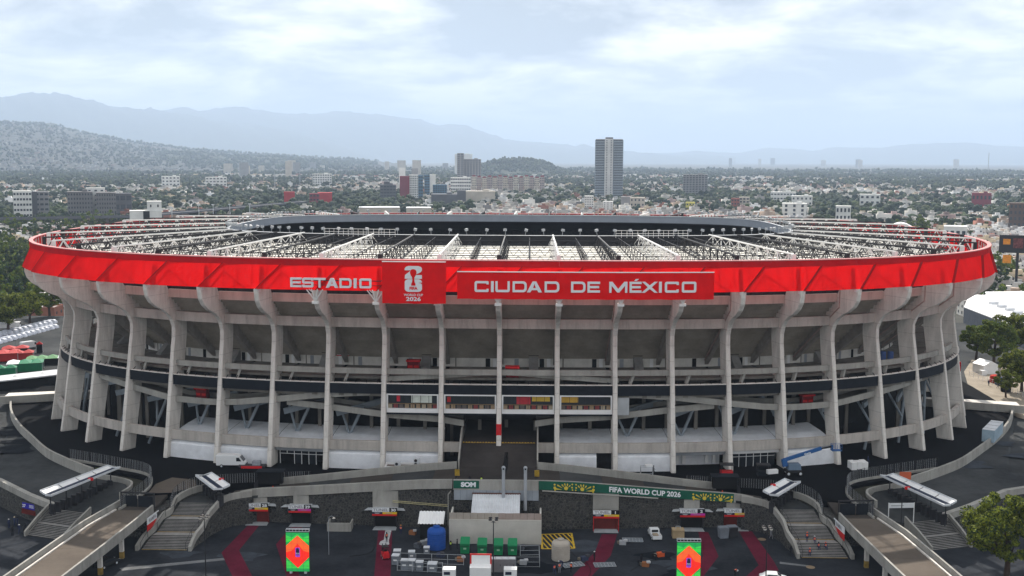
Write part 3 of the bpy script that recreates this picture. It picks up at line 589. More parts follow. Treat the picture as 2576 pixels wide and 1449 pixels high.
# ------------------------------------------------------------------ terraces, walls, ramps in front of the stadium (mirror-image about x = 0)
struct('plaza', MB().sheet([(-240, -260, 0), (240, -260, 0), (240, -60, 0), (-240, -60, 0)]), ASPH)
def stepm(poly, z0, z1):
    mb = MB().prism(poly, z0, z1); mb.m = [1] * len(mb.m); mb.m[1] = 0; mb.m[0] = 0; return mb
def mir(pts, sg): return [(sg * p[0],) + tuple(p[1:]) for p in pts]
def wall_run(mb, pts, th, z0, z1, mi=0):                  # pts (x, y[, ztop, zbase]); a wall of thickness th along them
    n = len(pts); nrm = []
    for i in range(n):
        a = Vector(pts[max(0, i - 1)][:2]); b = Vector(pts[min(n - 1, i + 1)][:2]); d = (b - a).normalized(); nrm.append(Vector((-d.y, d.x)))
    sec = []
    for p, q in zip(pts, nrm):
        zt = p[2] if len(p) > 2 else z1; zb = p[3] if len(p) > 3 else z0
        a = Vector(p[:2]) + q * th / 2; b = Vector(p[:2]) - q * th / 2
        sec.append([(a.x, a.y, zb), (b.x, b.y, zb), (b.x, b.y, zt), (a.x, a.y, zt)])
    mb.sweep(sec, mi); return mb
def smooth(pts, n=4):                                     # Catmull-Rom through control points
    P_ = [Vector(p) for p in pts]; out_ = []
    for i in range(len(P_) - 1):
        p0, p1, p2, p3 = P_[max(0, i - 1)], P_[i], P_[i + 1], P_[min(len(P_) - 1, i + 2)]
        for k in range(n):
            t = k / n; out_.append(tuple(0.5 * ((2 * p1) + (p2 - p0) * t + (2 * p0 - 5 * p1 + 4 * p2 - p3) * t * t + (3 * p1 - p0 - 3 * p2 + p3) * t ** 3)))
    return out_ + [tuple(P_[-1])]
def fence(name, label, pts, h, group=None, step=1.9, z=6.0):
    t = thing(name, label, 'fence', Vector((pts[0][0], pts[0][1], z)), group=group); L = 0; prev = None; posts = []
    P_ = [Vector((p[0], p[1], p[2] if len(p) > 2 else z)) for p in pts]; acc = 0.0; posts.append(P_[0])
    for a, b in zip(P_, P_[1:]):
        d = (b - a).length; k = step - acc
        while k <= d: posts.append(a.lerp(b, k / d)); k += step
        acc = (d - (k - step))
    for p in posts: MB().tube(p, p + Vector((0, 0, h)), 0.07, 5).build('post', STEELD, t, world=True)
    for j in range(6):
        mb = MB()
        for a, b in zip(P_, P_[1:]): mb.tube(a + Vector((0, 0, h * (j + 0.6) / 6)), b + Vector((0, 0, h * (j + 0.6) / 6)), 0.04, 3, caps=False)
        mb.build('rail', STEELD, t, world=True)
    mb = MB()
    for a, b in zip(P_, P_[1:]):
        q = a.lerp(b, 0.0)
        n_ = max(1, int((b - a).length / 0.42))
        for i in range(n_): c = a.lerp(b, i / n_); mb.tube(c, c + Vector((0, 0, h * 0.97)), 0.028, 3, caps=False)
    mb.build('infill_bars', GREYP, t, world=True)
    return t
WALLC = smooth([(126.6, -30, ), (120.4, -43), (112.5, -56), (104.1, -67.6), (96, -78.4), (89.3, -85.2), (84.4, -89.6), (80.2, -93.2)], 4)
# the sunken black apron round the foot of the stadium
poly = [(p[0], p[1]) for p in WALLC] + [(76, -92.6), (71, -95), (68, -97), (66.5, -101), (65, -107), (60, -106), (56.5, -101.5), (49, -99.2), (42, -98.2), (7.9, -95.6)]
poly = [(128, 40), (128, 0)] + poly + [(-p[0], p[1]) for p in reversed(poly)] + [(-128, 0), (-128, 40)]
struct('apron', MB().prism(poly, 0.02, 6.0), ASPH3)
for sg, nm in ((-1, 'left'), (1, 'right')):
    # outer terrace, a little lower than the apron, ending on a stone wall to the plaza
    pl = [(p[0], p[1], 0.0) for p in WALLC] + [(78.6, -99, 0), (74.2, -110.4, -1.6), (82.0, -107.9, -1.6), (88, -103.7, -0.9), (97.6, -95.6, -0.4), (125, -84, 0), (160, -72, 0), (200, -60, 0), (200, 130, 0), (128.4, 130, 0), (128.4, 0, 0)]
    struct('terrace', MB().prism(mir(pl, sg), 0.05, 4.98), ASPH2)
    w = thing('curved_wall', 'long curved cream parapet wall bounding the %s side of the dark apron' % nm, 'wall', (sg * 104, -68, 5))
    wall_run(MB(), mir(WALLC, sg), 0.45, 4.6, 6.9).build('wall_body', CONC_P, w, world=True)
    # stone retaining wall under the terrace edge + cream parapet on it
    ed = [(80.9, -108.4, 3.5), (88, -104.1, 4.2), (97.6, -96.0, 4.6), (125, -84.4, 5.0), (160, -72.4, 5.0)]
    w = thing('stone_wall', 'dark stone wall with cream parapet below the far %s terrace' % nm, 'wall', (sg * 97, -96, 0))
    wall_run(MB(), mir([(x, y, z - 0.45, 0.0) for x, y, z in ed], sg), 0.9, 0, 0).build('stone_face', STONE, w, world=True)
    wall_run(MB(), mir([(x, y, z + 0.75, z - 0.45) for x, y, z in ed], sg), 1.0, 0, 0).build('parapet', CONC_P, w, world=True)
    # fence island between apron and terrace landing
    FL = smooth([(88.5, -84.6), (82.4, -87.4), (76.2, -90.6), (71, -93.2), (68, -95.8), (66.3, -99.5), (65.4, -104), (66, -108.5), (67.2, -114)], 3)
    w = thing('kerb_wall', 'low cream kerb wall curling round the %s landing under the fence' % nm, 'wall', (sg * 70, -95, 5))
    wall_run(MB(), mir([(x, y, 6.45 if y > -104 else 6.45 - (-104 - y) * 0.09, 4.8) for x, y in [p[:2] for p in FL]], sg), 0.4, 0, 0).build('wall_body', CONC_P, w, world=True)
    FLI = smooth([(80, -93.4), (76, -95.2), (72.5, -97.0), (70.4, -99.0), (69.6, -102), (70, -106)], 3)
    wall_run(MB(), mir([p[:2] for p in FLI], sg), 0.4, 4.5, 6.0).build('inner_wall', CONC_P, w, world=True)
    MB().prism(mir([p[:2] for p in FL[2:22]] + [p[:2] for p in reversed(FLI[:-2])], sg), 4.9, 5.35).build('planter_bed', mat('planter_soil', (0.03, 0.03, 0.02), 0.95, 0.4), w, world=True)
    fence('mesh_fence', 'dark mesh fence curling round the %s landing on its kerb wall' % nm, mir([(x, y, 6.42 if y > -104 else 6.42 - (-104 - y) * 0.09) for x, y in [p[:2] for p in FL]], sg), 2.1)
    # landing behind the far stairs
    struct('landing', MB().prism(mir([(80.4, -93.6), (82.0, -107.9, -1.75), (74.2, -110.4, -1.75), (69.8, -110, -1.2), (69.6, -102), (72.5, -97), (78, -94.2)], sg), 0.3, 5.02), ASPH2)
    # far flight of stairs: 18 steps in two runs
    st = thing('stairway', 'wide stone stairway of two flights at the far %s edge' % nm, 'stairs', (sg * 79, -112, 0))
    a0, a1 = Vector((84.4, -113.2)), Vector((77.2, -115.6)); up_ = Vector((-0.32, 0.947)); b0, b1 = Vector((82.2, -107.9)), Vector((74.2, -110.5))
    ns = 18
    for i in range(ns):
        f0 = (i + (0 if i < 9 else 2.5)) / (ns + 2.5); f1 = (i + 1 + (0 if i < 8 else 2.5)) / (ns + 2.5); z = 3.35 * (i + 1) / ns
        P_ = [a0.lerp(b0, f0), a1.lerp(b1, f0), b1, b0]
        nxt = (a0.lerp(b0, min(1, f1 + 0.02)), a1.lerp(b1, min(1, f1 + 0.02)))
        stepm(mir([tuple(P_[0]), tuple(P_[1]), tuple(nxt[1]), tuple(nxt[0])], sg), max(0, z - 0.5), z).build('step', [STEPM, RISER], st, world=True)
    for (c0, c1, q) in ((a0, b0, 0.3), (a1, b1, -0.3)):
        wall_run(MB(), mir([(c0.x + q, c0.y - 0.4, 0.9, 0), (c0.lerp(c1, .45).x + q, c0.lerp(c1, .45).y, 2.7, 0), (c1.x + q, c1.y + 0.3, 4.5, 0)], sg), 0.4, 0, 0).build('stair_wall', CONC_P, st, world=True)
    MB().path([(sg * (a0.x - 0.4), a0.y, 1.1), (sg * (b0.x - 0.5), b0.y, 4.3)], 0.05).build('handrail', STEELD, st, world=True)
    # bridge ramp running out over the plaza
    br = thing('footbridge', 'concrete bridge ramp with cream parapets running out from the %s landing' % nm, 'bridge', (sg * 67, -130, 0))
    Yb = [-104, -109, -114, -122, -132, -145, -165]; zb = [5.9, 5.5, 5.2, 4.9, 4.5, 4.1, 3.6]
    xi = [61.0, 61.0, 61.3, 61.9, 62.9, 64.2, 66.0]; xo = [66.2, 67.0, 68.2, 70.0, 71.2, 72.5, 74.5]
    for i in range(6):                                    # deck slabs between joints
        pts = [(xi[i], Yb[i], zb[i]), (xo[i], Yb[i], zb[i]), (xo[i + 1], Yb[i + 1] + 0.05, zb[i + 1]), (xi[i + 1], Yb[i + 1] + 0.05, zb[i + 1])]
        MB().prism(mir(pts, sg), -0.55, 0.0).build('deck_slab', DECKT if i > 1 else DECK, br, world=True)
    for xx, q in ((xi, -0.2), (xo, 0.2)):
        wall_run(MB(), mir([(x + q, y, z + (1.05 if y < -107 else 0.6), z - 0.7) for x, y, z in list(zip(xx, Yb, zb))[(2 if q < 0 else 1):]], sg), 0.35, 0, 0).build('parapet', CONC_P, br, world=True)
        wall_run(MB(), mir([(x + q * (-2.2), y, z + 0.22, z + 0.005) for x, y, z in list(zip(xx, Yb, zb))[2:]], sg), 0.3, 0, 0).build('kerb', CONC, br, world=True)
    for y in (-124, -131.5, -150):
        z = float(np.interp(-y, [-q for q in Yb], zb)); xm = float(np.interp(-y, [-q for q in Yb], xi)) + 1.0
        pr_ = MB().bar((sg * xm, y, 0), (sg * xm, y, z - 0.56), 0.65, 0.65, 0, (0, 1, 0)).build('pier', CONC, br, world=True)
        MB().bar((sg * xm, y, 0.02), (sg * xm, y, 1.2), 0.67, 0.67, 0, (0, 1, 0)).build('painted_foot', YELD, pr_, world=True)
        MB().bar((sg * (xm + 5.8), y, 0), (sg * (xm + 5.8), y, z - 0.56), 0.65, 0.65, 0, (0, 1, 0)).build('pier', CONC, br, world=True)
    if sg < 0: struct('path', MB().sheet([(sg * x, y, 6.012) for x, y in ((65.2, -100.5), (64.6, -106.4), (60.3, -105.9), (57.0, -101.6), (58.5, -97.5), (63.5, -96.0))]), DECKT)
    w = thing('stone_wall', 'dark stone wall between the %s bridge ramp and the middle stairway' % nm, 'wall', (sg * 63, -113, 0))
    MB().prism(mir([(60.4, -113.6), (68.5, -113.0), (70.5, -106.2), (58.6, -106.2)], sg), 0.0, 4.7).build('stone_face', STONE, w, world=True)
    # gate across the bridge head
    gt = thing('bridge_gate', 'black sheet-metal gate across the head of the %s bridge ramp' % nm, 'gate', (sg * 64, -112.5, 5.2))
    MB().box((sg * 61.3, -112.6, 6.6), (0.2, 0.2, 2.9)).build('gate_post', STEELD, gt, world=True); MB().box((sg * 67.5, -112.0, 6.6), (0.2, 0.2, 2.9)).build('gate_post', STEELD, gt, world=True)
    MB().bar((sg * 61.4, -112.6, 7.9), (sg * 67.4, -112.0, 7.9), 0.2, 0.25).build('gate_lintel', STEELD, gt, world=True)
    for i in range(2): MB().bar((sg * (61.5 + 3.0 * i), -112.6 + 0.3 * i, 6.3), (sg * (64.3 + 3.0 * i), -112.3 + 0.3 * i, 6.3), 0.06, 2.1).build('gate_leaf', CHAR, gt, world=True)
    # middle flight of stairs up to the walkway
    st = thing('stairway', 'long stone stairway of three flights with wavy cream walls on the %s' % nm, 'stairs', (sg * 56, -114, 0))
    ky = [-119.8, -116.4, -115.1, -112.3, -111.0, -108.0]; kz = [0, 1.6, 1.6, 3.2, 3.2, 4.8]; kf = lambda y, v: float(np.interp(y, ky, v))
    XO = [61.2, 60.4, 60.0, 59.2, 58.8, 58.0]; XI = [53.3, 52.9, 52.8, 52.6, 52.5, 51.8]
    nst = 10
    for fl_ in range(3):
        y0, y1, z0 = ky[2 * fl_], ky[2 * fl_ + 1], kz[2 * fl_]
        for i in range(nst):
            ya = y0 + (y1 - y0) * i / nst; yb_ = (y0 + (y1 - y0) * (i + 1) / nst) if i < nst - 1 else (ky[2 * fl_ + 2] if fl_ < 2 else -107.6); z = z0 + 1.6 * (i + 1) / nst
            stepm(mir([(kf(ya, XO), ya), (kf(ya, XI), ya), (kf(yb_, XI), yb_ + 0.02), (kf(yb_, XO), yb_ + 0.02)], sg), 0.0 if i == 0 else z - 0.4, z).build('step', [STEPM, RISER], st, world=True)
        MB().bar((sg * kf(y0, XO), y0 - 0.02, z0 + 0.08), (sg * kf(y0, XI), y0 - 0.02, z0 + 0.08), 0.06, 0.10).build('nosing_strip', YELD, st, world=True)
    so_ = smooth([(61.9, -120.4, 0.9), (61.6, -117.5, 2.0), (60.6, -115.2, 2.9), (60.0, -112.6, 4.2), (59.0, -110.6, 4.7), (58.9, -108, 5.9), (57.4, -103.8, 6.3), (54.6, -101.0, 6.4)], 3)
    si_ = smooth([(52.6, -120.4, 0.9), (52.5, -117.3, 2.2), (51.9, -114.9, 3.1), (51.7, -112.5, 4.3), (51.1, -110.6, 5.1), (50.2, -108.2, 6.0), (48.4, -106.2, 6.2), (45.5, -105.2, 6.4)], 3)
    for pts, mname in ((so_, 'outer_wall'), (si_, 'inner_wall')):
        wall_run(MB(), mir([(x, y, z, max(0, z - 1.15)) for x, y, z in pts], sg), 0.55, 0, 0).build(mname, CONC_P, st, world=True)
        wall_run(MB(), mir([(x, y, max(0.05, z - 1.15), 0.0) for x, y, z in pts], sg), 0.48, 0, 0).build('stone_footing', STONE, st, world=True)
    for pts, dx_ in ((so_, -0.7), (si_, 0.7)):
        mb = MB(); P3 = [(sg * (x + dx_), y, z + 0.55) for x, y, z in pts[:15]]; mb.path(P3, 0.045, 4)
        for p in P3[::3]: mb.tube(p, (p[0], p[1], p[2] - 1.1), 0.04, 4)
        mb.build('handrail', STEELD, st, world=True)
    MB().prism(mir([(58.5, -108.1), (51.6, -108.1), (49.6, -104.5), (53, -100.9), (56.6, -103)], sg), 0.5, 4.82).build('top_landing', ASPH2, st, world=True)
    fence('mesh_fence', 'dark mesh fence along the outer wall of the %s middle stairway' % nm, mir([(x + 0.1, y, z) for x, y, z in so_[12:]], sg), 1.9)
    # walkway rising to the middle, back wall, front parapet over the stone wall
    WX = [50, 47, 42, 36, 28, 20, 12, 7.7]; wz = lambda x: float(np.interp(x, [7.7, 14, 22, 34, 50], [8.25, 7.9, 7.2, 6.1, 4.85]))
    fy = lambda x: float(np.interp(x, [7.7, 14, 22, 34, 45, 50], [-106.9, -106.2, -105.6, -104.6, -103.9, -106.6])); by = lambda x: float(np.interp(x, [7.7, 22, 42, 50], [-95.5, -96.6, -98.6, -100.5]))
    wk = thing('walkway', 'sloping concrete walkway behind a cream parapet climbing from the %s to the main ramp' % nm, 'walkway', (sg * 28, -101, 0))
    for i in range(7):
        a, b = WX[i], WX[i + 1]; c = b + 0.04
        MB().prism(mir([(a, fy(a), wz(a)), (a, by(a), wz(a)), (c, by(c), wz(c)), (c, fy(c), wz(c))], sg), -0.5, 0.0).build('paving_slab', (DECK, ASPH2)[i % 2], wk, world=True)
    X2 = list(np.linspace(47.5, 7.9, 22))
    wall_run(MB(), mir([(x, fy(x) - 0.2, wz(x) + 1.25, wz(x) - 0.45) for x in X2], sg), 0.5, 0, 0).build('front_parapet', CONC_P, wk, world=True)
    wall_run(MB(), mir([(x, by(x) + 0.2, wz(x) + 1.35, 4.0) for x in X2 if x < 42.5], sg), 0.45, 0, 0).build('back_wall', CONC_P, wk, world=True)
    sw = thing('stone_wall', 'dark volcanic stone wall with tunnel doors %s of the service building' % nm, 'wall', (sg * 28, -105, 0))
    wall_run(MB(), mir([(x, fy(x) + 0.75, wz(x) - 0.3, 0.0) for x in X2], sg), 1.6, 0, 0).build('stone_face', STONE, sw, world=True)
    MB().prism(mir([(50.6, -108.2), (47.5, -103.2), (46.5, -101), (51, -101)], sg), 0.0, 4.6).build('stone_end', STONE, sw, world=True)
    for x, w, zt in ((20.4, 5.6, 0), (36.4, 3.4, 0), (44.6, 4.0, 0)):
        MB().box((sg * x, fy(x) - 0.12, (wz(x) - 0.5 + 3.1) / 2), (w * 0.85, 0.5, wz(x) - 0.5 - 3.1)).build('concrete_panel', CONC_P, sw, world=True)
    # fence behind the walkway
    fence('mesh_fence', 'dark mesh fence between apron and the %s walkway start' % nm, mir([(55.5, -100.6, 5.9), (52, -99.6, 5.9), (48, -98.8, 5.9), (43.5, -98.3, 6.0), (36, -97.3, 6.0)], sg), 2.0)
    gt = thing('walkway_gate', 'black gate booth with pitched cover at the foot of the %s walkway' % nm, 'gate', (sg * 43.6, -99.3, 5.6))
    MB().box((sg * 43.2, -99.8, 7.4), (4.6, 1.2, 2.3)).build('gate_panel', BLACK, gt, world=True); MB().prism(mir([(40.6, -101, 0), (45.8, -101, 0), (45.8, -98.6, 0.0), (40.6, -98.6, 0.0)], sg), 8.6, 8.75).build('gate_cover', CHAR, gt, world=True)
    for i in range(9): MB().tube((sg * (45.6 + 0.0 * i), -100.2 - 0.35 * i, 5.4), (sg * 45.6, -100.2 - 0.35 * i, 7.0), 0.04, 4).build('gate_bar', STEELD, gt, world=True)
    # butterfly canopies over the turnstiles
    for lab, P4, z, nj, col in (('long', [(82.0, -112.6), (76.2, -95.6), (73.4, -96.6), (78.8, -115.2)], 7.8, 4, 0), ('short', [(56.9, -102.3), (54.4, -100.5), (48.7, -108.4), (50.9, -111.0)], 8.0, 2, 1)):
        if lab == 'short': P4 = [P4[0], P4[3], P4[2], P4[1]]
        cp = thing('canopy', '%s white butterfly canopy over turnstiles on the %s landing' % (lab, nm), 'canopy', (sg * (P4[0][0] + P4[2][0]) / 2, (P4[0][1] + P4[2][1]) / 2, 5))
        q0, q1_, q2, q3 = [Vector((sg * p[0], p[1], z)) for p in P4]; lift = Vector((0, 0, 0.32))
        for i in range(nj):
            for (e0, e1, hi) in ((q0, q1_, True), (q3, q2, False)):
                m0 = (q0 + q3) / 2; m1 = (q1_ + q2) / 2; fa, fb = (i + 0.03) / nj, (i + 0.97) / nj
                E0, E1 = e0.lerp(e1, fa), e0.lerp(e1, fb); M0, M1 = m0.lerp(m1, fa), m0.lerp(m1, fb)
                mb = MB(); lo0, lo1 = M0.lerp(E0, 0.28), M1.lerp(E1, 0.28); d_ = Vector((0, 0, -0.08))
                mb.sweep([[E0 + lift, lo0, lo0 + d_, E0 + lift + d_], [E1 + lift, lo1, lo1 + d_, E1 + lift + d_]]); mb.build('roof_panel', WHITE, cp, world=True)
        mb = MB(); mb.bar((q0 + q3) / 2 - lift * 0.1, (q1_ + q2) / 2 - lift * 0.1, 0.85, 0.12); mb.build('gutter', mat('blue_black_gutter', (0.02, 0.03, 0.06), 0.5, 0), cp, world=True)
        for e0, e1, rd in ((q0, q1_, 0), (q3, q2, 1), (q0, q3, 0), (q1_, q2, 0)):
            if (e0 - e1).length > 4.5 or True:
                a, b = (e0 + lift, e1 + lift); mb = MB()
                if rd == 0 and (e0 is q0 and e1 is q3 or e0 is q1_): mid = (e0 + e1) / 2; mb.bar(e0 + lift, mid, 0.12, 0.35); mb.bar(mid, e1 + lift, 0.12, 0.35)
                else: mb.bar(a, b, 0.12, 0.38)
                mb.build('edge_trim', LGREY, cp, world=True)
        MB().box(tuple(q3.lerp(q2, 0.55) + lift + Vector((0, 0, 0.02))), (0.9, 0.35, 0.5)).build('red_marker', REDK, cp, world=True)
        gzz = 4.9 if lab == 'short' else 4.2
        for i in range(nj + 1):
            f = 0.06 + 0.88 * i / nj; c = ((q0 + q3) / 2).lerp((q1_ + q2) / 2, f); MB().tube((c.x, c.y, gzz - 0.6), c, 0.11, 6).build('post', STEELD, cp, world=True)
        for i in range(nj * 3):
            f = 0.08 + 0.84 * i / (nj * 3 - 1); c = ((q0 + q3) / 2).lerp((q1_ + q2) / 2, f); MB().box((c.x, c.y, gzz + 0.55), (1.0, 0.5, 1.9), math.atan2(q1_.y - q0.y, q1_.x - q0.x) + PI / 2).build('turnstile', STEELD, cp, world=True)
# ------------------------------------------------------------------ main ramp in the middle
mr_ = thing('main_ramp', 'broad concrete ramp climbing into the dark main entrance of the stadium', 'ramp', (0, -98, 0))
RY = [(-106.6, 8.25), (-101, 8.3), (-96, 8.7), (-91.6, 10.6), (-88.6, 11.6), (-70, 12.6)]
for i in range(5):
    (y0, z0), (y1, z1) = RY[i], RY[i + 1]
    MB().prism([(-7.3, y0, z0), (7.5, y0, z0), (7.5, y1 - 0.03, z1), (-7.3, y1 - 0.03, z1)], -0.6, 0).build('ramp_slab', mat('ramp_asphalt', (0.045, 0.040, 0.038), 0.95, 0.4, 0.15, fine=0.35, detail=8, spec=0.05), mr_, world=True)
MB().box((0, -89.0, 11.75), (14.6, 0.35, 0.16)).build('speed_hump', mat('hump_yellow_black', (0.20, 0.13, 0.05), 0.8, 0.5, 2.0), mr_, world=True)
for i in range(26): MB().box((-7 + 0.56 * i, -89.0, 11.84), (0.26, 0.37, 0.05)).build('hump_stripe', YEL, mr_, world=True)
for sg in (-1, 1):
    x = 7.65 * sg + 0.1
    wall_run(MB(), [(x, -95.3, 10.0, 5), (x, -91.6, 12.0, 6), (x, -88.6, 13.3, 6), (x, -84, 14.6, 6), (x, -79, 15.1, 6)], 0.3, 0, 0).build('side_wall', CONC_P, mr_, world=True)
    MB().box((x - sg * 0.1, -100.6, 8.9), (0.9, 0.25, 1.2)).build('striped_end', YELD, mr_, world=True)
    for j in range(5): MB().box((x - sg * 0.1, -100.75, 8.45 + 0.24 * j), (0.92, 0.05, 0.1)).build('stripe', YEL, mr_, world=True)
MB().box((0.1, -107.15, 8.55), (15.6, 0.45, 1.9)).build('front_parapet', CONC_P, mr_, world=True)
MB().prism([(-7.9, -107), (8.1, -107), (8.1, -95), (-7.9, -95)], 0.0, 7.6).build('ramp_base', STONE, mr_, world=True)
MB().box((0, -83, 16.2), (14.8, 0.4, 2.2)).build('entrance_head', DKINT, mr_, world=True)
# ------------------------------------------------------------------ service building
sb = thing('service_building', 'low white brick service building with corrugated roof below the main ramp', 'building', (0.3, -112, 0))
brk = mat('white_painted_brick', (0.62, 0.60, 0.55), 0.9, 0.14, 0.4, fine=0.3)
for x0, x1, y0, y1 in ((-7.9, 8.5, -114.7, -114.4), (-7.9, -7.6, -114.38, -107.4), (8.2, 8.5, -114.38, -107.4)): MB().box(((x0 + x1) / 2, (y0 + y1) / 2, 2.2), (x1 - x0, y1 - y0, 4.4)).build('brick_wall', brk, sb, world=True)
for i in range(26):                                       # courses
    MB().box((0.3, -114.705, 0.16 + 0.165 * i), (16.36, 0.03, 0.02)).build('brick_joint', CONC_D, sb, world=True)
for i in range(13):
    MB().box((-7.27 + 1.26 * i, -114.5, 5.0 + (0.02 if i % 2 else 0)), (1.22, 0.12, 1.15)).build('screen_panel', mat('screen_panel_tan', (0.40, 0.355, 0.31), 0.8, 0.15) if i < 7 else mat('screen_panel_rose', (0.37, 0.30, 0.27), 0.8, 0.15), sb, world=True)
MB().box((0.3, -111, 3.4), (15.5, 6.6, 0.2)).build('courtyard_floor', BLACK, sb, world=True)
rf = MB(); n = 40; rows = [[], []]
for i in range(n + 1):
    x = -4.1 + 8.7 * i / n; dz = 0.05 if i % 2 else -0.05; rows[0].append((x, -112.9, 5.0 + dz)); rows[1].append((x, -107.6, 6.9 + dz))
rf.grid(rows); rfo = rf.build('corrugated_roof', LGREY, sb, world=True)
MB().box((0.25, -112.95, 4.72), (8.8, 0.15, 0.5)).build('eaves_board', STEELD, rfo, world=True); MB().box((0.25, -107.5, 7.0), (8.9, 0.2, 0.25)).build('ridge_flashing', mat('rust_flashing', (0.12, 0.06, 0.05), 0.8, 0.3), rfo, world=True)
MB().box((0.25, -110.2, 4.2), (8.2, 4.6, 1.6)).build('plant_room', CONC_D, sb, world=True)
for i in range(13): MB().box((-7.0 + 1.2 * i, -107.3, 6.7), (1.16, 0.1, 2.0)).build('cladding_panel', mat('blue_grey_cladding', (0.30, 0.33, 0.37), 0.6, 0.12), sb, world=True)
for x, lab in ((1.55, 'left'), (5.55, 'right')):
    fl_ = thing('flue_pipe', 'tall pale flue pipe, %s of the two rising before the main ramp' % lab, 'pipe', (x, -108.2, 5))
    MB().tube((x, -108.4, 4.2), (x, -108.4, 11.9), 0.3, 12).build('pipe_shaft', mat('flue_grey', (0.36, 0.38, 0.41), .5, .15), fl_, world=True); MB().lathe([(0.34, 0), (0.36, 0.35), (0.2, 0.55), (0.02, 0.6)], 12, (x, -108.4, 11.9)).build('pipe_cowl', mat('flue_grey', (0.36, 0.38, 0.41)), fl_, world=True); MB().box((x, -108.72, 12.0), (0.28, 0.06, 0.3)).build('cowl_opening', BLACK, fl_, world=True)
for pts, nm in (([(-8.2, -106.9, 7.2), (-8.6, -108, 6.9), (-8.6, -108, 1)], 'left'), ([(8.6, -107.5, 7.6), (9.2, -107.5, 7.6), (30, -106.1, 6.0)], 'right')):
    t = thing('service_pipe', 'thin pale pipe run on the stone wall %s of the service building' % nm, 'pipe', pts[0]); MB().path(pts, 0.12, 6).build('pipe_run', CONC_P, t, world=True)
t = thing('cable_tray', 'yellow ladder-like cable tray across the stone wall', 'cable tray', (-13, -106.3, 4.6))
mb = MB(); a, b = Vector((-19, -106.2, 4.75)), Vector((-8.7, -107.0, 4.3)); mb.tube(a, b, 0.05, 4); mb.tube(a + Vector((0, 0, .3)), b + Vector((0, 0, .3)), 0.05, 4)
for i in range(40): c = a.lerp(b, i / 39); mb.tube(c, c + Vector((0, 0, .3)), 0.025, 3)
mb.build('tray_ladder', mat('faded_yellow_steel', (0.5, 0.45, 0.25), 0.6, 0.1), t, world=True)
# ------------------------------------------------------------------ tunnel doors and their signs
def cl_(c): return mat('gear_%d_%d_%d' % tuple(int(x * 100) for x in c), c, .8, .1)
NAVY = mat('sign_navy', (0.02, 0.025, 0.05), 0.5, 0); SIGNW = mat('sign_white', (0.72, 0.74, 0.76), 0.5, 0.05); SIGNY = mat('sign_yellow', (0.75, 0.50, 0.02), 0.5, 0); SIGNM = mat('sign_magenta', (0.55, 0.04, 0.36), 0.5, 0); SIGNR = mat('sign_red', (0.6, 0.02, 0.02), 0.5, 0); SIGNB = mat('sign_black', (0.015, 0.015, 0.02), 0.5, 0)
DOORR = mat('dark_red_door', (0.13, 0.018, 0.015), 0.6, 0.3); GRT = mat('tunnel_lettering', (0.30, 0.30, 0.33), 0.5, 0); PALE = mat('pale_floor', (0.33, 0.35, 0.37), 0.8, 0.2)
def fyw(x): x = abs(x); return float(np.interp(x, [7.7, 14, 22, 34, 45, 50], [-106.9, -106.2, -105.6, -104.6, -103.9, -106.6]))
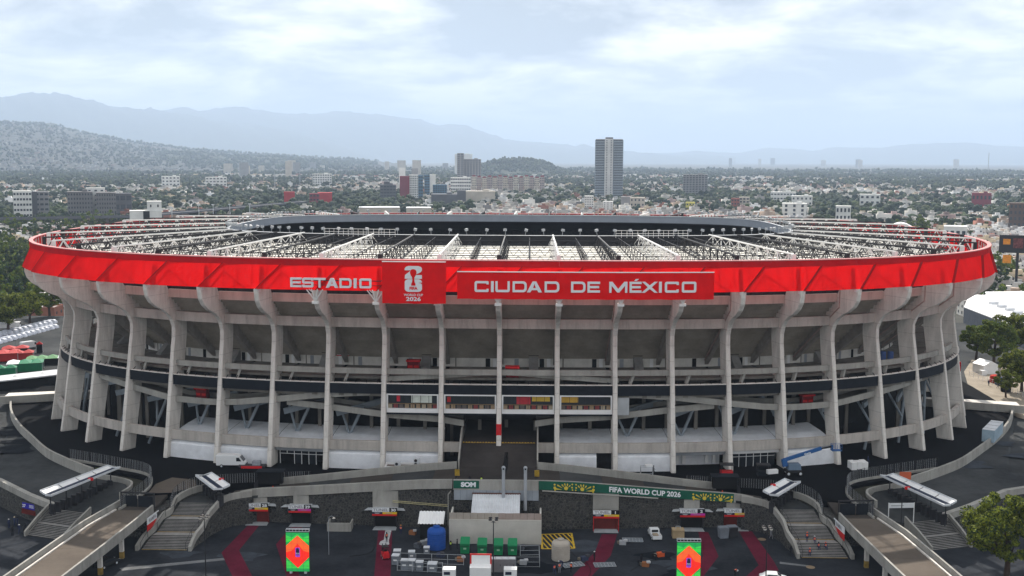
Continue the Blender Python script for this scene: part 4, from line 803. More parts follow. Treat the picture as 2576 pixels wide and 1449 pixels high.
for x, num, w, strip, wings, dm in ((-44.6, '28', 4.3, SIGNY, 1, DOORR), (-36.4, '29', 4.2, SIGNM, 1, BLACK), (-20.4, '30', 4.6, SIGNY, 1, BLACK), (20.4, '1', 4.8, SIGNY, 0, DOORR), (36.4, '2', 4.6, SIGNM, 1, BLACK), (44.6, '3', 4.6, SIGNY, 1, DOORR)):
    y = fyw(x) - 0.06
    t = thing('tunnel_entrance', '%s under its TÚNEL %s board' % ({'28': 'tunnel door with yellow strip, nearest the left stairway', '29': 'tunnel door with magenta strip on the left', '30': 'tunnel door with yellow strip beside the open enclosure', '1': 'red-framed tunnel door without side wings', '2': 'tunnel door with magenta strip on the right', '3': 'tunnel door with yellow strip, nearest the right stairway'}[num], num), 'entrance', (x, y, 0))
    MB().box((0, -0.05, 1.3), (w * 0.86, 0.3, 2.6)).build('doorway', dm, t); 
    for sg in (-1, 1): MB().box((sg * w * 0.445, -0.35, 1.35), (0.18, 0.5, 2.7)).build('door_jamb', DOORR if dm is DOORR else STEELD, t)
    MB().prism([(-w * 0.45, -0.2), (w * 0.45, -0.2), (w * 0.47, -2.3), (-w * 0.47, -2.3)], 0.004, 0.05).build('threshold', PALE, t)
    yb = -1.5
    MB().box((0, yb, 3.25), (w, 0.14, 1.55)).build('sign_board', STEELD, t)
    def pl(nm, x0, x1, z0, z1, m_): return MB().box(((x0 + x1) / 2 * w, yb - 0.09, (z0 + z1) / 2), ((x1 - x0) * w, 0.03, z1 - z0)).build(nm, m_, t)
    pl('name_panel', -.5, .19, 3.25, 4.02, SIGNW); pl('number_panel', .2, .5, 3.25, 4.02, SIGNB); pl('navy_strip', -.5, -.09, 2.85, 3.24, NAVY); pl('colour_strip', -.08, .5, 2.85, 3.24, strip); pl('red_strip', -.5, .5, 2.5, 2.84, SIGNR)
    wall_text('lettering', 'TÚNEL', 0.72, GRT, (-.155 * w, yb - 0.12, 3.40), parent=t, bold=0.018, xs=1.25, ext=0.01); wall_text('number', num, 0.72, SIGNW, (.35 * w, yb - 0.12, 3.38), parent=t, bold=0.03, xs=1.3, ext=0.01)
    for i, (x_, z_, wd, m_) in enumerate(((-.3, 3.07, .22, SIGNW), (-.3, 2.95, .16, SIGNW), (.18, 3.07, .3, GRT), (.18, 2.95, .22, GRT))): MB().box((x_ * w, yb - 0.115, z_), (wd * w, 0.02, 0.045)).build('small_print', m_, t)
    if wings:
        for sg in (-1, 1): MB().prism([(sg * w * 0.5, yb + 0.1, 0.2), (sg * (w * 0.5 + 1.5), yb + 0.2, 0.1), (sg * (w * 0.5 + 1.0), yb + 1.4, 0.2), (sg * w * 0.5, yb + 1.4, 0.25)], 3.3, 3.38).build('wing_roof', GREYP, t)
        MB().box((0, yb + 0.75, 3.72), (w, 1.4, 0.08)).build('entrance_roof', LGREY, t)
    else:
        for sg in (-1, 1): MB().box((sg * w * 0.48, yb + 0.1, 1.2), (0.1, 0.1, 2.5)).build('frame_post', SIGNR, t)
t = thing('tunnel_board', 'blue board numbered 27 with red underside on the left stone wall', 'sign', at('A', 320, 770, 2.0))
a, b = at('A', 225, 735, 2.9), at('A', 415, 775, 2.6); dd = (b - a)
mb = MB(); mb.bar(a, b, 0.12, 1.1); mb.build('board', mat('sign_blue', (0.04, 0.03, 0.35), 0.5, 0.1), t, world=True)
rz27 = math.atan2(dd.y, dd.x); nn = Vector((math.sin(rz27), -math.cos(rz27), 0)) * 0.08
wall_text('number', '27', 0.75, LETTER, a.lerp(b, 0.1) + nn - Vector((0, 0, .25)), rz27, t, True, bold=0.02, ext=0.01)
for i in range(6): c = a.lerp(b, 0.38 + 0.3 * (i % 2)) + nn + Vector((0, 0, 0.28 - 0.22 * (i // 2))); MB().bar(c, c + dd.normalized() * 1.0, 0.02, 0.09).build('small_print', LETTER, t, world=True)
MB().bar(a + Vector((0, 0.5, -1.1)) , b + dd * 0.5 + Vector((0, 0.5, -1.1)), 1.2, 0.9).build('red_soffit', DOORR, t, world=True)
for sg, p0, p1, txt in ((-1, ('A', 1445, 930), ('A', 1600, 850), 'RAMPA 7'), (1, ('E', 690, 945), ('E', 845, 1065), 'RAMPA')):
    a, b = at(*p0, 4.2), at(*p1, 4.2); a = Vector((sg * 60.9, -118.2 if sg > 0 else -117.6, 4.3)); b = Vector((sg * 60.5, -112.8, 4.3))
    if sg < 0: a, b = a, b
    t = thing('ramp_sign', 'white board with red lower half beside the %s bridge ramp' % ('left' if sg < 0 else 'right'), 'sign', (sg * 60.6, -115, 3))
    MB().bar(a, b, 0.1, 1.2).build('board', SIGNW, t, world=True); MB().bar(a - Vector((0, 0, 1.2)), b - Vector((0, 0, 1.2)), 0.1, 1.15).build('red_half', SIGNR, t, world=True)
    rz_ = math.atan2((b - a).y, (b - a).x) if sg < 0 else math.atan2((a - b).y, (a - b).x)
    wall_text('lettering', txt, 0.9, GRT, (a + b) / 2 + Vector((sg * -0.08 if sg < 0 else -0.08, 0, -.3)), rz_, t, True, bold=0.02, ext=0.01)
# ------------------------------------------------------------------ banners on the parapets
GRN = mat('dark_green_banner', (0.012, 0.10, 0.065), 0.6, 0.12, 0.4); GOLD = mat('gold_print', (0.70, 0.52, 0.06), 0.6, 0)
wz = lambda x: float(np.interp(abs(x), [7.7, 14, 22, 34, 50], [8.25, 7.9, 7.2, 6.1, 4.85]))
t = thing('parapet_banner', 'long dark green banner with white letters and gold ornaments on the right walkway parapet', 'banner', (27, -106, 6.6))
pp = lambda x, dz, d=0.30: Vector((x, fyw(x) - 0.2 - d, wz(x) + dz))
mb = MB(); X3 = list(np.linspace(8.0, 44.5, 18)); mb.sweep([[pp(x, -.42), pp(x, -.42, .34), pp(x, 1.2, .34), pp(x, 1.2)] for x in X3]); mb.build('banner_cloth', GRN, t, world=True)
def lay(me, x0, zc, nm):                                   # lay a flat mesh (x, z) along the sloping parapet
    for v in me.vertices: q = pp(x0 + v.co.x, zc + v.co.z, 0.36 - v.co.y); v.co = q
    return ob(nm, me, t, world=True)
me = text_mesh('FIFA WORLD CUP 2026', 1.32, LETTER, 0.01, 0.045, 0.98); me.transform(UPR); lay(me, 27.6, -0.08, 'lettering')
def disc(r, n=10, cx=0, cz=0): return [(cx + r * math.cos(2 * PI * i / n), cz + r * math.sin(2 * PI * i / n)) for i in range(n)]
for cx in (14.5, 40.2):
    for sg in (-1, 1):
        loops = []
        for j in range(6):
            a = math.radians(6 + 25 * j); c, s_ = math.cos(a), math.sin(a); r0, r1, w_ = 0.65, 1.35 if j > 1 else 1.9, 0.13
            loops.append([(sg * (1.55 + (r0 * c - 0.03 * s_)), -.38 + r0 * s_), (sg * (1.55 + (r1 - .2) * c + w_ * s_), -.38 + (r1 - .2) * s_ - w_ * c), (sg * (1.55 + r1 * c), -.38 + min(1.5, r1 * s_)), (sg * (1.55 + (r1 - .2) * c - w_ * s_), -.38 + (r1 - .2) * s_ + w_ * c)])
        loops += [disc(0.36, 12, sg * 1.5, -.02)]
        lay(fill_mesh(loops, GOLD, 0.01), cx, 0.02, 'gold_ornament')
        lay(fill_mesh([disc(0.15, 8, sg * .35, .75), disc(0.17, 8, sg * .38, .15), disc(0.14, 8, sg * .3, -.3), disc(.26, 10, sg * 3.55, .0), disc(.18, 8, sg * 3.6, .6), disc(.16, 8, sg * 3.5, -.4)], GOLD, 0.01), cx, 0.02, 'gold_dots')
t = thing('half_hung_banner', 'short green banner with white letters SOM being hung on the main ramp parapet', 'banner', (-5.4, -107.4, 8.4))
MB().box((-5.3, -107.43, 8.62), (4.7, 0.06, 1.45)).build('banner_cloth', GRN, t, world=True)
wall_text('lettering', 'SOM', 1.15, LETTER, (-4.9, -107.47, 8.25), 0, t, True, bold=0.07, xs=1.15, ext=0.01)
# ------------------------------------------------------------------ white tents under the stadium
sill = lambda s0, s1: None
def tent(kk, label, opening=None):
    s0, s1 = bay(kk); t = thing('white_tent', label, 'tent', rp((s0 + s1) / 2, -4, 6), group='white tents under the stadium')
    a, b = s0 + 0.5, s1 - 0.5
    def tent_wall(a, b): mb = MB(); mb.sweep([[rp(s, -4.9, 6), rp(s, -3.3, 6), rp(s, -3.5 + .05 * math.sin(3 * i), 8.9), rp(s, -4.5, 9.68)] for i, s in enumerate(ss(a, b, 4))]); mb.build('tent_wall', TENT, t, world=True)
    if opening: tent_wall(a, b - opening); ring_box(MB(), b - opening + 0.05, b, -6, -5.8, 6, 9.3, 1).build('tent_opening', BLACK, t, world=True)
    else: tent_wall(a, b)
    mb = MB(); rows = [[rp(s, o, z) for s in ss(s0 + 0.05, s1 - 0.05, 3)] for o, z in ((-4.6, 10.5), (-9, 11.6), (-13.5, 12.3))]; mb.grid(rows); mb.build('tent_roof', TENT, t, world=True)
    return t
tent(-6, 'closed white tent at the left end of the row under the stadium'); tent(-5, 'white tent behind the parked white van'); tent(-3, 'white tent with a free-standing wire frame before it'); tent(-2, 'white tent behind the flat-roofed hut with air conditioners')
tent(1, 'white tent with a black doorway beside the main ramp', 3.2); tent(2, 'white tent with a loaded scaffold trolley before it'); tent(5, 'closed white tent behind the blue boom lift')
for kk, lab in ((-4, 'glazed hall with a propped ladder under the stadium, left of the ramp'), (4, 'glazed hall with white awning under the stadium, beside the boom lift'), (3, 'recessed white hall with two dark booths under the stadium')):
    s0, s1 = bay(kk); t = thing('glazed_hall', lab, 'hall', rp((s0 + s1) / 2, -5, 6)); a, b = s0 + 0.6, s1 - 0.6
    ring_box(MB(), a, b, -5.3, -4.45, 8.9, 9.7, 3).build('hall_fascia', WHITE if kk == 4 else STEELG, t, world=True)
    mb = MB(); mb.grid([[rp(s, o, z) for s in ss(s0 + .05, s1 - .05, 3)] for o, z in ((-4.6, 10.5), (-9, 11.6), (-13.5, 12.3))]); mb.build('hall_roof', TENT, t, world=True)
    if kk == 3:
        ring_box(MB(), a, b, -8, -7.8, 6, 8.9, 3).build('hall_wall', TENT, t, world=True)
        for ds in (1.0, 2.4, 7.4, 9.0): ring_box(MB(), a + ds, a + ds + 0.7, -7.78, -7.2, 6.4, 8.8, 1).build('rolled_curtain', WHITE, t, world=True)
    else:
        ring_box(MB(), a, b, -7.4, -7.2, 6, 8.9, 3).build('hall_interior', BLACK, t, world=True)
        for i in range(6):
            q0 = a + 0.6 + (b - a - 1.2) * i / 6; q1_ = a + 0.6 + (b - a - 1.2) * (i + 1) / 6
            ring_box(MB(), q0 + .06, q1_ - .06, -5.3, -5.25, 8.15, 8.75, 1).build('transom_pane', GLASS, t, world=True)
            if kk == 4 or i in (2, 4): ring_box(MB(), q0 + .06, q1_ - .06, -5.3, -5.25, 6.1, 8.05, 1).build('pane', GLASS, t, world=True)
            mb = ring_box(MB(), q0 - .05, q0 + .05, -5.4, -5.15, 6 if (kk == 4 or i in (0, 2, 3, 4, 5)) else 8.1, 8.9, 1); mb.build('mullion', WHITE, t, world=True)
        ring_box(MB(), a + .5, b - .5, -5.38, -5.16, 8.05, 8.14, 3).build('transom', WHITE, t, world=True)
        ring_box(MB(), a + .5, b - .5, -5.38, -5.16, 8.76, 8.89, 3).build('head_rail', WHITE, t, world=True)
# ------------------------------------------------------------------ vehicles
def wheel(parent, x, y, r, w=0.24):
    wv = MB(); n = 14
    wv.tube((x, y - w / 2, r), (x, y + w / 2, r), r, n); o = wv.build('wheel', RUBBER, parent); MB().tube((x, y - w / 2 - 0.012, r), (x, y + w / 2 + 0.012, r), r * 0.55, 10).build('rim', LGREY, o)
def side_profile(parent, name, prof, w, m_, bev=0.08):
    bm = bmesh.new(); vs0 = [bm.verts.new((x, -w / 2, z)) for x, z in prof]; f = bm.faces.new(vs0); r = bmesh.ops.extrude_face_region(bm, geom=[f]); bmesh.ops.translate(bm, vec=(0, w, 0), verts=[v for v in r['geom'] if isinstance(v, bmesh.types.BMVert)])
    bmesh.ops.bevel(bm, geom=bm.edges[:], offset=bev, segments=2, affect='EDGES', clamp_overlap=True); bmesh.ops.recalc_face_normals(bm, faces=bm.faces)
    me = bpy.data.meshes.new(name); bm.to_mesh(me); bm.free(); me.materials.append(m_); return ob(name, me, parent)
CARW = mat('white_car_paint', (0.75, 0.76, 0.77), 0.25, 0, spec=0.5)
def make_van(label, loc, rz):
    t = thing('parked_van', label, 'van', loc, rz)
    side_profile(t, 'body', [(-2.95, .45), (2.9, .45), (2.95, .95), (2.55, 1.25), (1.75, 2.25), (1.2, 2.55), (-2.9, 2.6), (-2.98, 2.4)], 1.98, CARW, 0.09)
    mb = MB(); mb.add([(2.56, -.85, 1.30), (2.56, .85, 1.30), (1.84, .80, 2.22), (1.84, -.80, 2.22)], [(0, 1, 2, 3)]); 
    for v in range(4): mb.v[v] = (mb.v[v][0] + .05, mb.v[v][1], mb.v[v][2] + .03)
    mb.build('windscreen', GLASS, t)
    for y in (-1.0, 1.0): MB().add([(2.2, y, 1.35), (1.15, y, 1.35), (1.15, y, 2.1), (1.7, y, 2.1)], [(0, 1, 2, 3)]).build('side_window', GLASS, t)
    for y in (-1.005, 1.005): MB().box((0, y, .52), (4.2, 0.02, 0.12)).build('side_trim', STEELD, t)
    for x in (-1.85, 1.9):
        for y in (-.9, .9): wheel(t, x, y, .36)
    for y in (-.7, .7): MB().box((2.95, y, 1.0), (.08, .35, .22)).build('headlight', LGREY, t)
    MB().box((2.96, 0, .6), (.12, 1.7, .25)).build('bumper', STEELD, t); return t
make_van('white high-roofed van parked before a white tent', (-54, -87.9, 6.0), 0.02)
make_van('white van parked on the lot beyond the left columns', at('H', 300, 1245, 5.0), 1.0)
t = thing('parked_car', 'dark saloon car parked in shade under the left bridge ramp', 'car', at('A', 1075, 1350, 0), 1.1)
side_profile(t, 'body', [(-2.2, .35), (2.15, .35), (2.2, .75), (1.3, .92), (.6, 1.42), (-1.0, 1.45), (-1.7, .98), (-2.2, .9)], 1.75, mat('black_car_paint', (.03, .032, .035), .2, 0, spec=.6), .07)
for y in (-.88, .88): MB().add([(1.0, y, .95), (-1.3, y, .95), (-.9, y, 1.34), (.5, y, 1.34)], [(0, 1, 2, 3)]).build('side_window', GLASS, t)
MB().add([(1.28, -.7, .97), (1.28, .7, .97), (.64, .62, 1.42), (.64, -.62, 1.42)], [(0, 1, 2, 3)]).build('windscreen', GLASS, t)
for y in (-.6, .6): MB().box((2.18, y, .68), (.06, .32, .16)).build('headlight', LGREY, t)
for x in (-1.3, 1.35):
    for y in (-.78, .78): wheel(t, x, y, .32, .22)
t = thing('flatbed_trailer', 'low dark trailer with red tail beside the white van', 'trailer', (-49.5, -88.9, 6)); MB().box((0, 0, .55), (5.2, 1.9, .25)).build('bed', STEELD, t); MB().box((0, -.98, .45), (4.2, .06, .5)).build('red_side_board', REDK, t)
for x in (-1.6, 1.6):
    for y in (-.8, .8): wheel(t, x, y, .3)
MB().box((.8, .1, 1.1), (1.6, 1.3, .8)).build('tarped_load', mat('grey_tarp', (0.3, 0.32, 0.36), 0.8, 0.3), t)
pk = at('D', 800, 1060, 0)
t = thing('pickup_truck', 'small white pickup truck parked on the plaza', 'truck', pk, PI / 2 + 0.12)
side_profile(t, 'cab', [(-.3, .4), (2.1, .4), (2.15, .85), (1.55, 1.0), (1.05, 1.62), (-.15, 1.65), (-.3, 1.0)], 1.66, CARW, 0.07); MB().box((-1.35, 0, .55), (2.0, 1.66, .3)).build('bed_floor', CARW, t)
for y in (-.8, .8): MB().box((-1.35, y, .85), (2.0, .08, .4)).build('bed_side', CARW, t)
MB().box((-2.33, 0, .8), (.08, 1.62, .5)).build('tailgate', CARW, t); MB().box((-1.2, 0.1, .85), (1.2, .9, .35)).build('load', mat('sacks', (0.35, 0.28, 0.2), 0.9, 0.3), t); MB().box((-.32, 0, 1.3), (.03, 1.2, .45)).build('rear_window', GLASS, t)
MB().add([(1.6, -.7, 1.05), (1.6, .7, 1.05), (1.12, .66, 1.58), (1.12, -.66, 1.58)], [(0, 1, 2, 3)]).build('windscreen', GLASS, t)
for x in (-1.5, 1.4):
    for y in (-.75, .75): wheel(t, x, y, .31, .2)
# blue boom lift
BLU = mat('boom_blue', (0.03, 0.11, 0.30), 0.4, 0.12)
t = thing('boom_lift', 'blue boom lift reaching out before a white tent', 'lift', (58.4, -89.6, 6.0), 0.1)
MB().box((0, 0, .95), (3.0, 2.0, .5)).build('chassis', STEELD, t); MB().box((.1, 0, 1.75), (2.6, 1.8, 1.1), 0, 0, .9).build('turret', mat('turret_blue_grey', (0.14, 0.2, 0.28), 0.5, .1), t)
for x in (-1.2, 1.2):
    for y in (-.95, .95): wheel(t, x, y, .5, .35)
MB().bar((-1.6, 0, 1.8), (-1.9, 0, 3.2), .8, 1.0).build('counter_arm', BLU, t); MB().bar((-2.0, 0, 3.0), (5.6, 0, 5.3), .55, .62).build('boom', BLU, t); wall_text('lettering', 'Genie', .55, LETTER, (2.8, -.3, 4.2), 0, t, tilt=-0.29, bold=.02, ext=.005)
MB().bar((5.5, 0, 5.25), (7.6, 0, 5.6), .3, .3).build('jib', STEELD, t)
bk = MB()
for z in (4.9, 5.5, 6.1): bk.path([(7.7, -.6, z), (9.6, -.6, z), (9.6, .6, z), (7.7, .6, z), (7.7, -.6, z)], .04, 4)
for x in (7.7, 8.65, 9.6):
    for y in (-.6, .6): bk.tube((x, y, 4.9), (x, y, 6.1), .04, 4)
bk.build('basket_rail', BLU, t); MB().box((8.65, 0, 4.85), (1.95, 1.25, .12)).build('basket_floor', BLU, t); MB().box((7.75, 0, 5.5), (.3, .7, .8)).build('control_box', BLU, t)
# red forklift
t = thing('forklift', 'small red forklift on the red path beside the grey crates', 'forklift', at('B', 1865, 1270, 0), 1.9)
MB().box((0, 0, .65), (1.9, 1.1, .7)).build('chassis', REDK, t); MB().box((-.7, 0, 1.1), (.6, 1.0, .5), 0, 0, .85).build('counterweight', REDK, t); MB().box((0, 0, 1.25), (.5, .5, .5)).build('seat', BLACK, t)
for x, y in ((-.5, -.45), (-.5, .45), (.6, -.45), (.6, .45)): MB().bar((x, y, 1.0), (x, y, 2.1), .07, .07).build('cage_post', STEELD, t)
MB().box((.05, 0, 2.12), (1.3, 1.05, .08)).build('cage_roof', STEELD, t)
for y in (-.3, .3): MB().bar((1.05, y, .1), (1.05, y, 2.3), .1, .12).build('mast', STEELD, t); MB().box((1.6, y, .12), (1.1, .12, .06)).build('fork', STEELD, t)
for x in (-.6, .6):
    for y in (-.5, .5): wheel(t, x, y, .3, .2)
# ------------------------------------------------------------------ screens on the plaza
LG = mat('screen_green', (0.06, 0.62, 0.09), 0.6, 0, emit=0.36); LG2 = mat('screen_green_deep', (0.02, 0.42, 0.10), 0.6, 0, emit=0.30); LO = mat('screen_orange', (0.95, 0.13, 0.03), 0.6, 0, emit=0.45); LR = mat('screen_red', (0.95, 0.03, 0.015), 0.6, 0, emit=0.45); LV = mat('screen_violet', (0.28, 0.07, 0.55), 0.6, 0, emit=0.4); LN = mat('screen_ink', (0.03, 0.03, 0.08), 0.6, 0, emit=0.1); LY = mat('screen_yellow', (0.75, 0.75, 0.05), 0.6, 0, emit=0.5)
for x, y, lab in ((-31.6, -130.0, 'left'), (32.1, -132.6, 'right')):
    W, H, z0 = 3.8, 6.6, 0.4
    t = thing('screen_tower', 'upright green and red display tower on the %s side of the plaza' % lab, 'screen', (x, y, 0), 0.0)
    MB().box((0, 0.25, z0 + H / 2), (W + .1, .5, H + .1)).build('cabinet', STEELD, t)
    for sx in (-1.2, 1.2): MB().box((sx, .25, .2), (.4, .5, .4)).build('leg', LGREY, t)
    def pc(nm, pts, m_, d): me = fill_mesh([pts], m_, .004); me.transform(Matrix.Translation((0, -.07 - d, 0))); return ob(nm, me, t)
    a, b, c = -W / 2, W / 2, z0 + H / 2 + .12
    pc('screen_field', [(a, z0), (b, z0), (b, z0 + H), (a, z0 + H)], LG2, 0)
    pc('screen_facet', [(a, z0 + H * .93), (0, z0 + H * .93 - .7), (b, z0 + H * .93), (b, z0 + H * .75), (0, z0 + H * .97), (a, z0 + H * .75)][::-1], LG, .012)
    pc('screen_facet', [(a, z0 + .5), (a, z0 + 2.1), (0, z0 + .55), (b, z0 + 2.1), (b, z0 + .5)][::-1], LG, .012)
    pc('screen_diamond', [(0, c - 2.85), (b, c - .95), (b, c + .95), (0, c + 2.7), (a, c + .95), (a, c - .95)], LO, .024)
    pc('screen_diamond', [(0, c - 2.75), (b, c - .95), (b, c - .15), (.95, c + .1), (0, c + 1.3), (-.95, c + .1), (a, c - .15), (a, c - .95)], LR, .036)
    pc('screen_emblem', rr(-.38, c - .95, .38, c + .65, .1), LV, .048); pc('screen_emblem', [(-.25, c - .5), (.25, c - .5), (.28, c + .1), (.16, c + .55), (-.16, c + .55), (-.28, c + .1)], LN, .06)
    me = text_mesh('FIFA', .3, LETTER, .004, .01, 1.0); me.transform(Matrix.Translation((0, -.14, c - .45)) @ UPR); ob('screen_lettering', me, t)
    for i in range(1, 7): MB().box((0, -.142, z0 + H * i / 7), (W, .01, .025)).build('module_seam', LN, t)
    for i in range(1, 4): MB().box((a + W * i / 4, -.143, z0 + H / 2), (.025, .01, H)).build('module_seam', LN, t)
    mb = MB()
    for yy in (.05, .5): mb.tube((a, yy, z0 + H + .12), (b, yy, z0 + H + .12), .05, 4); mb.tube((a, yy, z0 + H + .5), (b, yy, z0 + H + .5), .05, 4)
    for i in range(8): xx = a + W * i / 7; mb.tube((xx, .05, z0 + H + .12), (xx, .5, z0 + H + .5), .035, 4); mb.tube((xx, .05, z0 + H + .5), (xx, .05, z0 + H + .12), .035, 4)
    mb.build('top_truss', LGREY, t); MB().box((0, .25, z0 + H + .3), (W, .3, .25)).build('vent_box', STEELD, t)
# ------------------------------------------------------------------ lamps
GLOBE = mat('opal_globe', (0.62, 0.58, 0.52), 0.4, 0.05)
def lamp(u_, v_, h, lab):
    p = gz(u_, v_, 0); t = thing('lamp_post', lab, 'lamp', p)
    MB().tube((0, 0, 0), (0, 0, h), .11, 8, .07).build('pole', STEELD, t)
    for i in range(4):
        a = PI / 4 + i * PI / 2; x, y = .7 * math.cos(a), .7 * math.sin(a); MB().path([(0, 0, h - .25), (x, y, h - .1)], .045, 5).build('arm', STEELD, t)
        o = MB().lathe([(.02, -.28), (.2, -.2), (.29, 0), (.2, .2), (.02, .28)], 12, (x, y, h + .15)).build('globe', GLOBE, t, smooth=True); MB().lathe([(.3, 0), (.3, .12), (.1, .2)], 10, (x, y, h + .25)).build('globe_cap', STEELD, o)
    return t
def lamp_h(u_, v_, vt): p = gz(u_, v_, 0); d = ray(u_, vt); return CAM.z + d.z * ((p - CAM).to_2d().length / math.hypot(d.x, d.y))
for u_, v_, vt, lab in ((518, 1455, 1303, 'four-globe lamp post left of the left display tower'), (1241, 1455, 1310, 'four-globe lamp post before the service building'), (1926, 1475, 1330, 'four-globe lamp post right of the right display tower')): lamp(u_, v_, lamp_h(u_, v_, vt), lab)
t = thing('tall_pole', 'thin dark pole without lamps on the right landing', 'pole', at('E', 1333, 1040, 3.9)); MB().tube((0, 0, -1), (0, 0, 7.0), .09, 6).build('pole', STEELD, t)
t = thing('street_light', 'hooked white street light behind the left display tower', 'lamp', (-28.2, -121, 0)); mb = MB(); mb.tube((0, 0, 0), (0, 0, 6.0), .06, 6); mb.path([(0, 0, 6), (.1, 0, 6.6), (.5, 0, 6.9), (.9, 0, 6.7)], .05, 5); mb.build('pole', STEELG, t); MB().lathe([(.05, .2), (.28, 0), (.2, -.1)], 8, (.95, 0, 6.5)).build('lamp_head', GLOBE, t)
# ------------------------------------------------------------------ plaza paint
def paint(name, pts, m_, r, z=0.006, n=0): return MB().sheet([tuple(at(r, x, y, z)) for x, y in pts]).build(name, m_, kind='structure')
paint('painted_path', [(505, 915), (622, 908), (392, 1190), (540, 1480), (340, 1480), (215, 1215)], PATHR, 'B'); paint('painted_path', [(935, 930), (1055, 930), (880, 1150), (1020, 1480), (880, 1480), (765, 1130)], PATHR, 'B')
paint('painted_path', [(1795, 975), (1935, 955), (1915, 1480), (1750, 1480)], PATHR, 'B'); paint('painted_path', [(2030, 1028), (2185, 1028), (2120, 1245), (1900, 1480), (1710, 1480), (1965, 1200)], PATHR, 'C')
paint('painted_path', [(1240, 1000), (1340, 1010), (1445, 1250), (1270, 1480), (1130, 1480), (1290, 1250)], PATHR, 'D'); paint('painted_path', [(1640, 985), (1780, 1000), (2000, 1300), (2050, 1390), (1900, 1480), (1690, 1480), (1850, 1340)], PATHR, 'D')
WORN = mat('worn_pale_concrete', (0.16, 0.165, 0.17), 0.9, 0.5, 0.3, fine=0.4)
paint('worn_line', [(1200, 1368), (2240, 1268), (2300, 1285), (1230, 1395)], WORN, 'A', 0.005); paint('white_spill', [(1870, 960), (1940, 940), (1900, 1090), (1905, 1130), (1850, 1148), (1800, 1130), (1815, 1100), (1850, 1085)], mat('plaster_dust', (0.42, 0.43, 0.44), 0.9, 0.3, 1.0), 'B', 0.010)
paint('worn_line', [(2060, 1305), (2380, 1345), (2380, 1360), (2060, 1325)], WORN, 'D', 0.005)
ha = [Vector(at('C', x, y, 0.006)) for x, y in ((1425, 1030), (1725, 1018), (1755, 1170), (1430, 1175))]
hz = thing('hatched_bay', 'yellow hatched no-parking bay beside the service building', 'marking', ha[0])
for i in range(4):
    a, b = ha[i], ha[(i + 1) % 4]; MB().bar(a, b, .35, .006).build('border_line', YEL, hz, world=True)
for i in range(9):
    f0, f1 = -0.35 + i * 0.15, 0.05 + i * 0.15; A_ = ha[0].lerp(ha[1], max(0, min(1, f0 + .35))); q0 = max(0.0, -f0); 
    a = ha[0].lerp(ha[1], min(1, max(0, f0))); a2 = ha[3].lerp(ha[2], min(1, max(0, f0))); b = ha[3].lerp(ha[2], min(1, max(0, f1))); b2 = ha[0].lerp(ha[1], min(1, max(0, f1)))
    s0_ = a.lerp(a2, q0 if f0 < 0 else 0); s0_ = a.lerp(a2, min(1, max(0, -f0 / .4))); e0_ = b2.lerp(b, 1 - min(1, max(0, (f1 - 1) / .4)))
    MB().bar(s0_, e0_, .28, .005).build('hatch_line', YEL, hz, world=True)
# manhole covers
for r, x, y in (('D', 1880, 1080), ('D', 2370, 1360)): MB().lathe([(0.75, 0), (0.75, .015)], 16, tuple(at(r, x, y, 0.004))).build('manhole_cover', mat('worn_bronze', (0.22, 0.16, 0.1), .7, .3), label='round brown manhole cover %s' % ('near the right lamp post' if x < 2000 else 'at the foot of the right stairway'), cat='manhole')
# ------------------------------------------------------------------ things on the plaza
def tank(lab, p, r, h, col):
    m_ = mat('plastic_' + lab.split()[0], col, .45, .12, .6); t = thing('water_tank', lab, 'tank', p); prof = [(r * .97, 0)]
    for i in range(9): z = h * .8 * (i + .5) / 9; prof += [(r, z - .03), (r * 1.025, z), (r, z + .03)]
    prof += [(r, h * .82), (r * .9, h * .9), (r * .45, h * .97)]; MB().lathe(prof, 24, mi=0).build('tank_body', m_, t, smooth=True); MB().lathe([(r * .36, h * .97), (r * .36, h * 1.05), (r * .05, h * 1.07)], 14).build('lid', m_, t)
    MB().box((r * .9, 0, h * .15), (.25, .2, .2)).build('valve', STEELD, t)
tank('blue ribbed plastic water tank beside the metal shed', at('B', 2380, 1170, 0), 1.6, 3.9, (0.015, 0.075, 0.32)); tank('beige ribbed plastic water tank at the hatched bay', at('C', 1617, 1280, 0), 1.55, 3.5, (0.40, 0.36, 0.31))
t = thing('metal_shed', 'small dark shed with white corrugated roof behind the blue tank', 'shed', (-11.2, -113.6, 0))
MB().box((0, 1.2, 1.7), (4.0, 2.4, 3.4)).build('shed_wall', DKINT, t); rf = MB(); rows = [[], []]
for i in range(17): x = -2.3 + 4.6 * i / 16; dz = .06 if i % 2 else -.06; rows[0].append((x, -1.0, 3.5 + dz)); rows[1].append((x, 2.6, 4.7 + dz))
rf.grid(rows); rf.build('shed_roof', WHITE, t)
GB = mat('green_plastic_bin', (0.012, 0.20, 0.08), .35, .1)
pos = [('far left', 655, 1215), ('second', 828, 1225), ('third', 990, 1230), ('far right', 1132, 1230)]
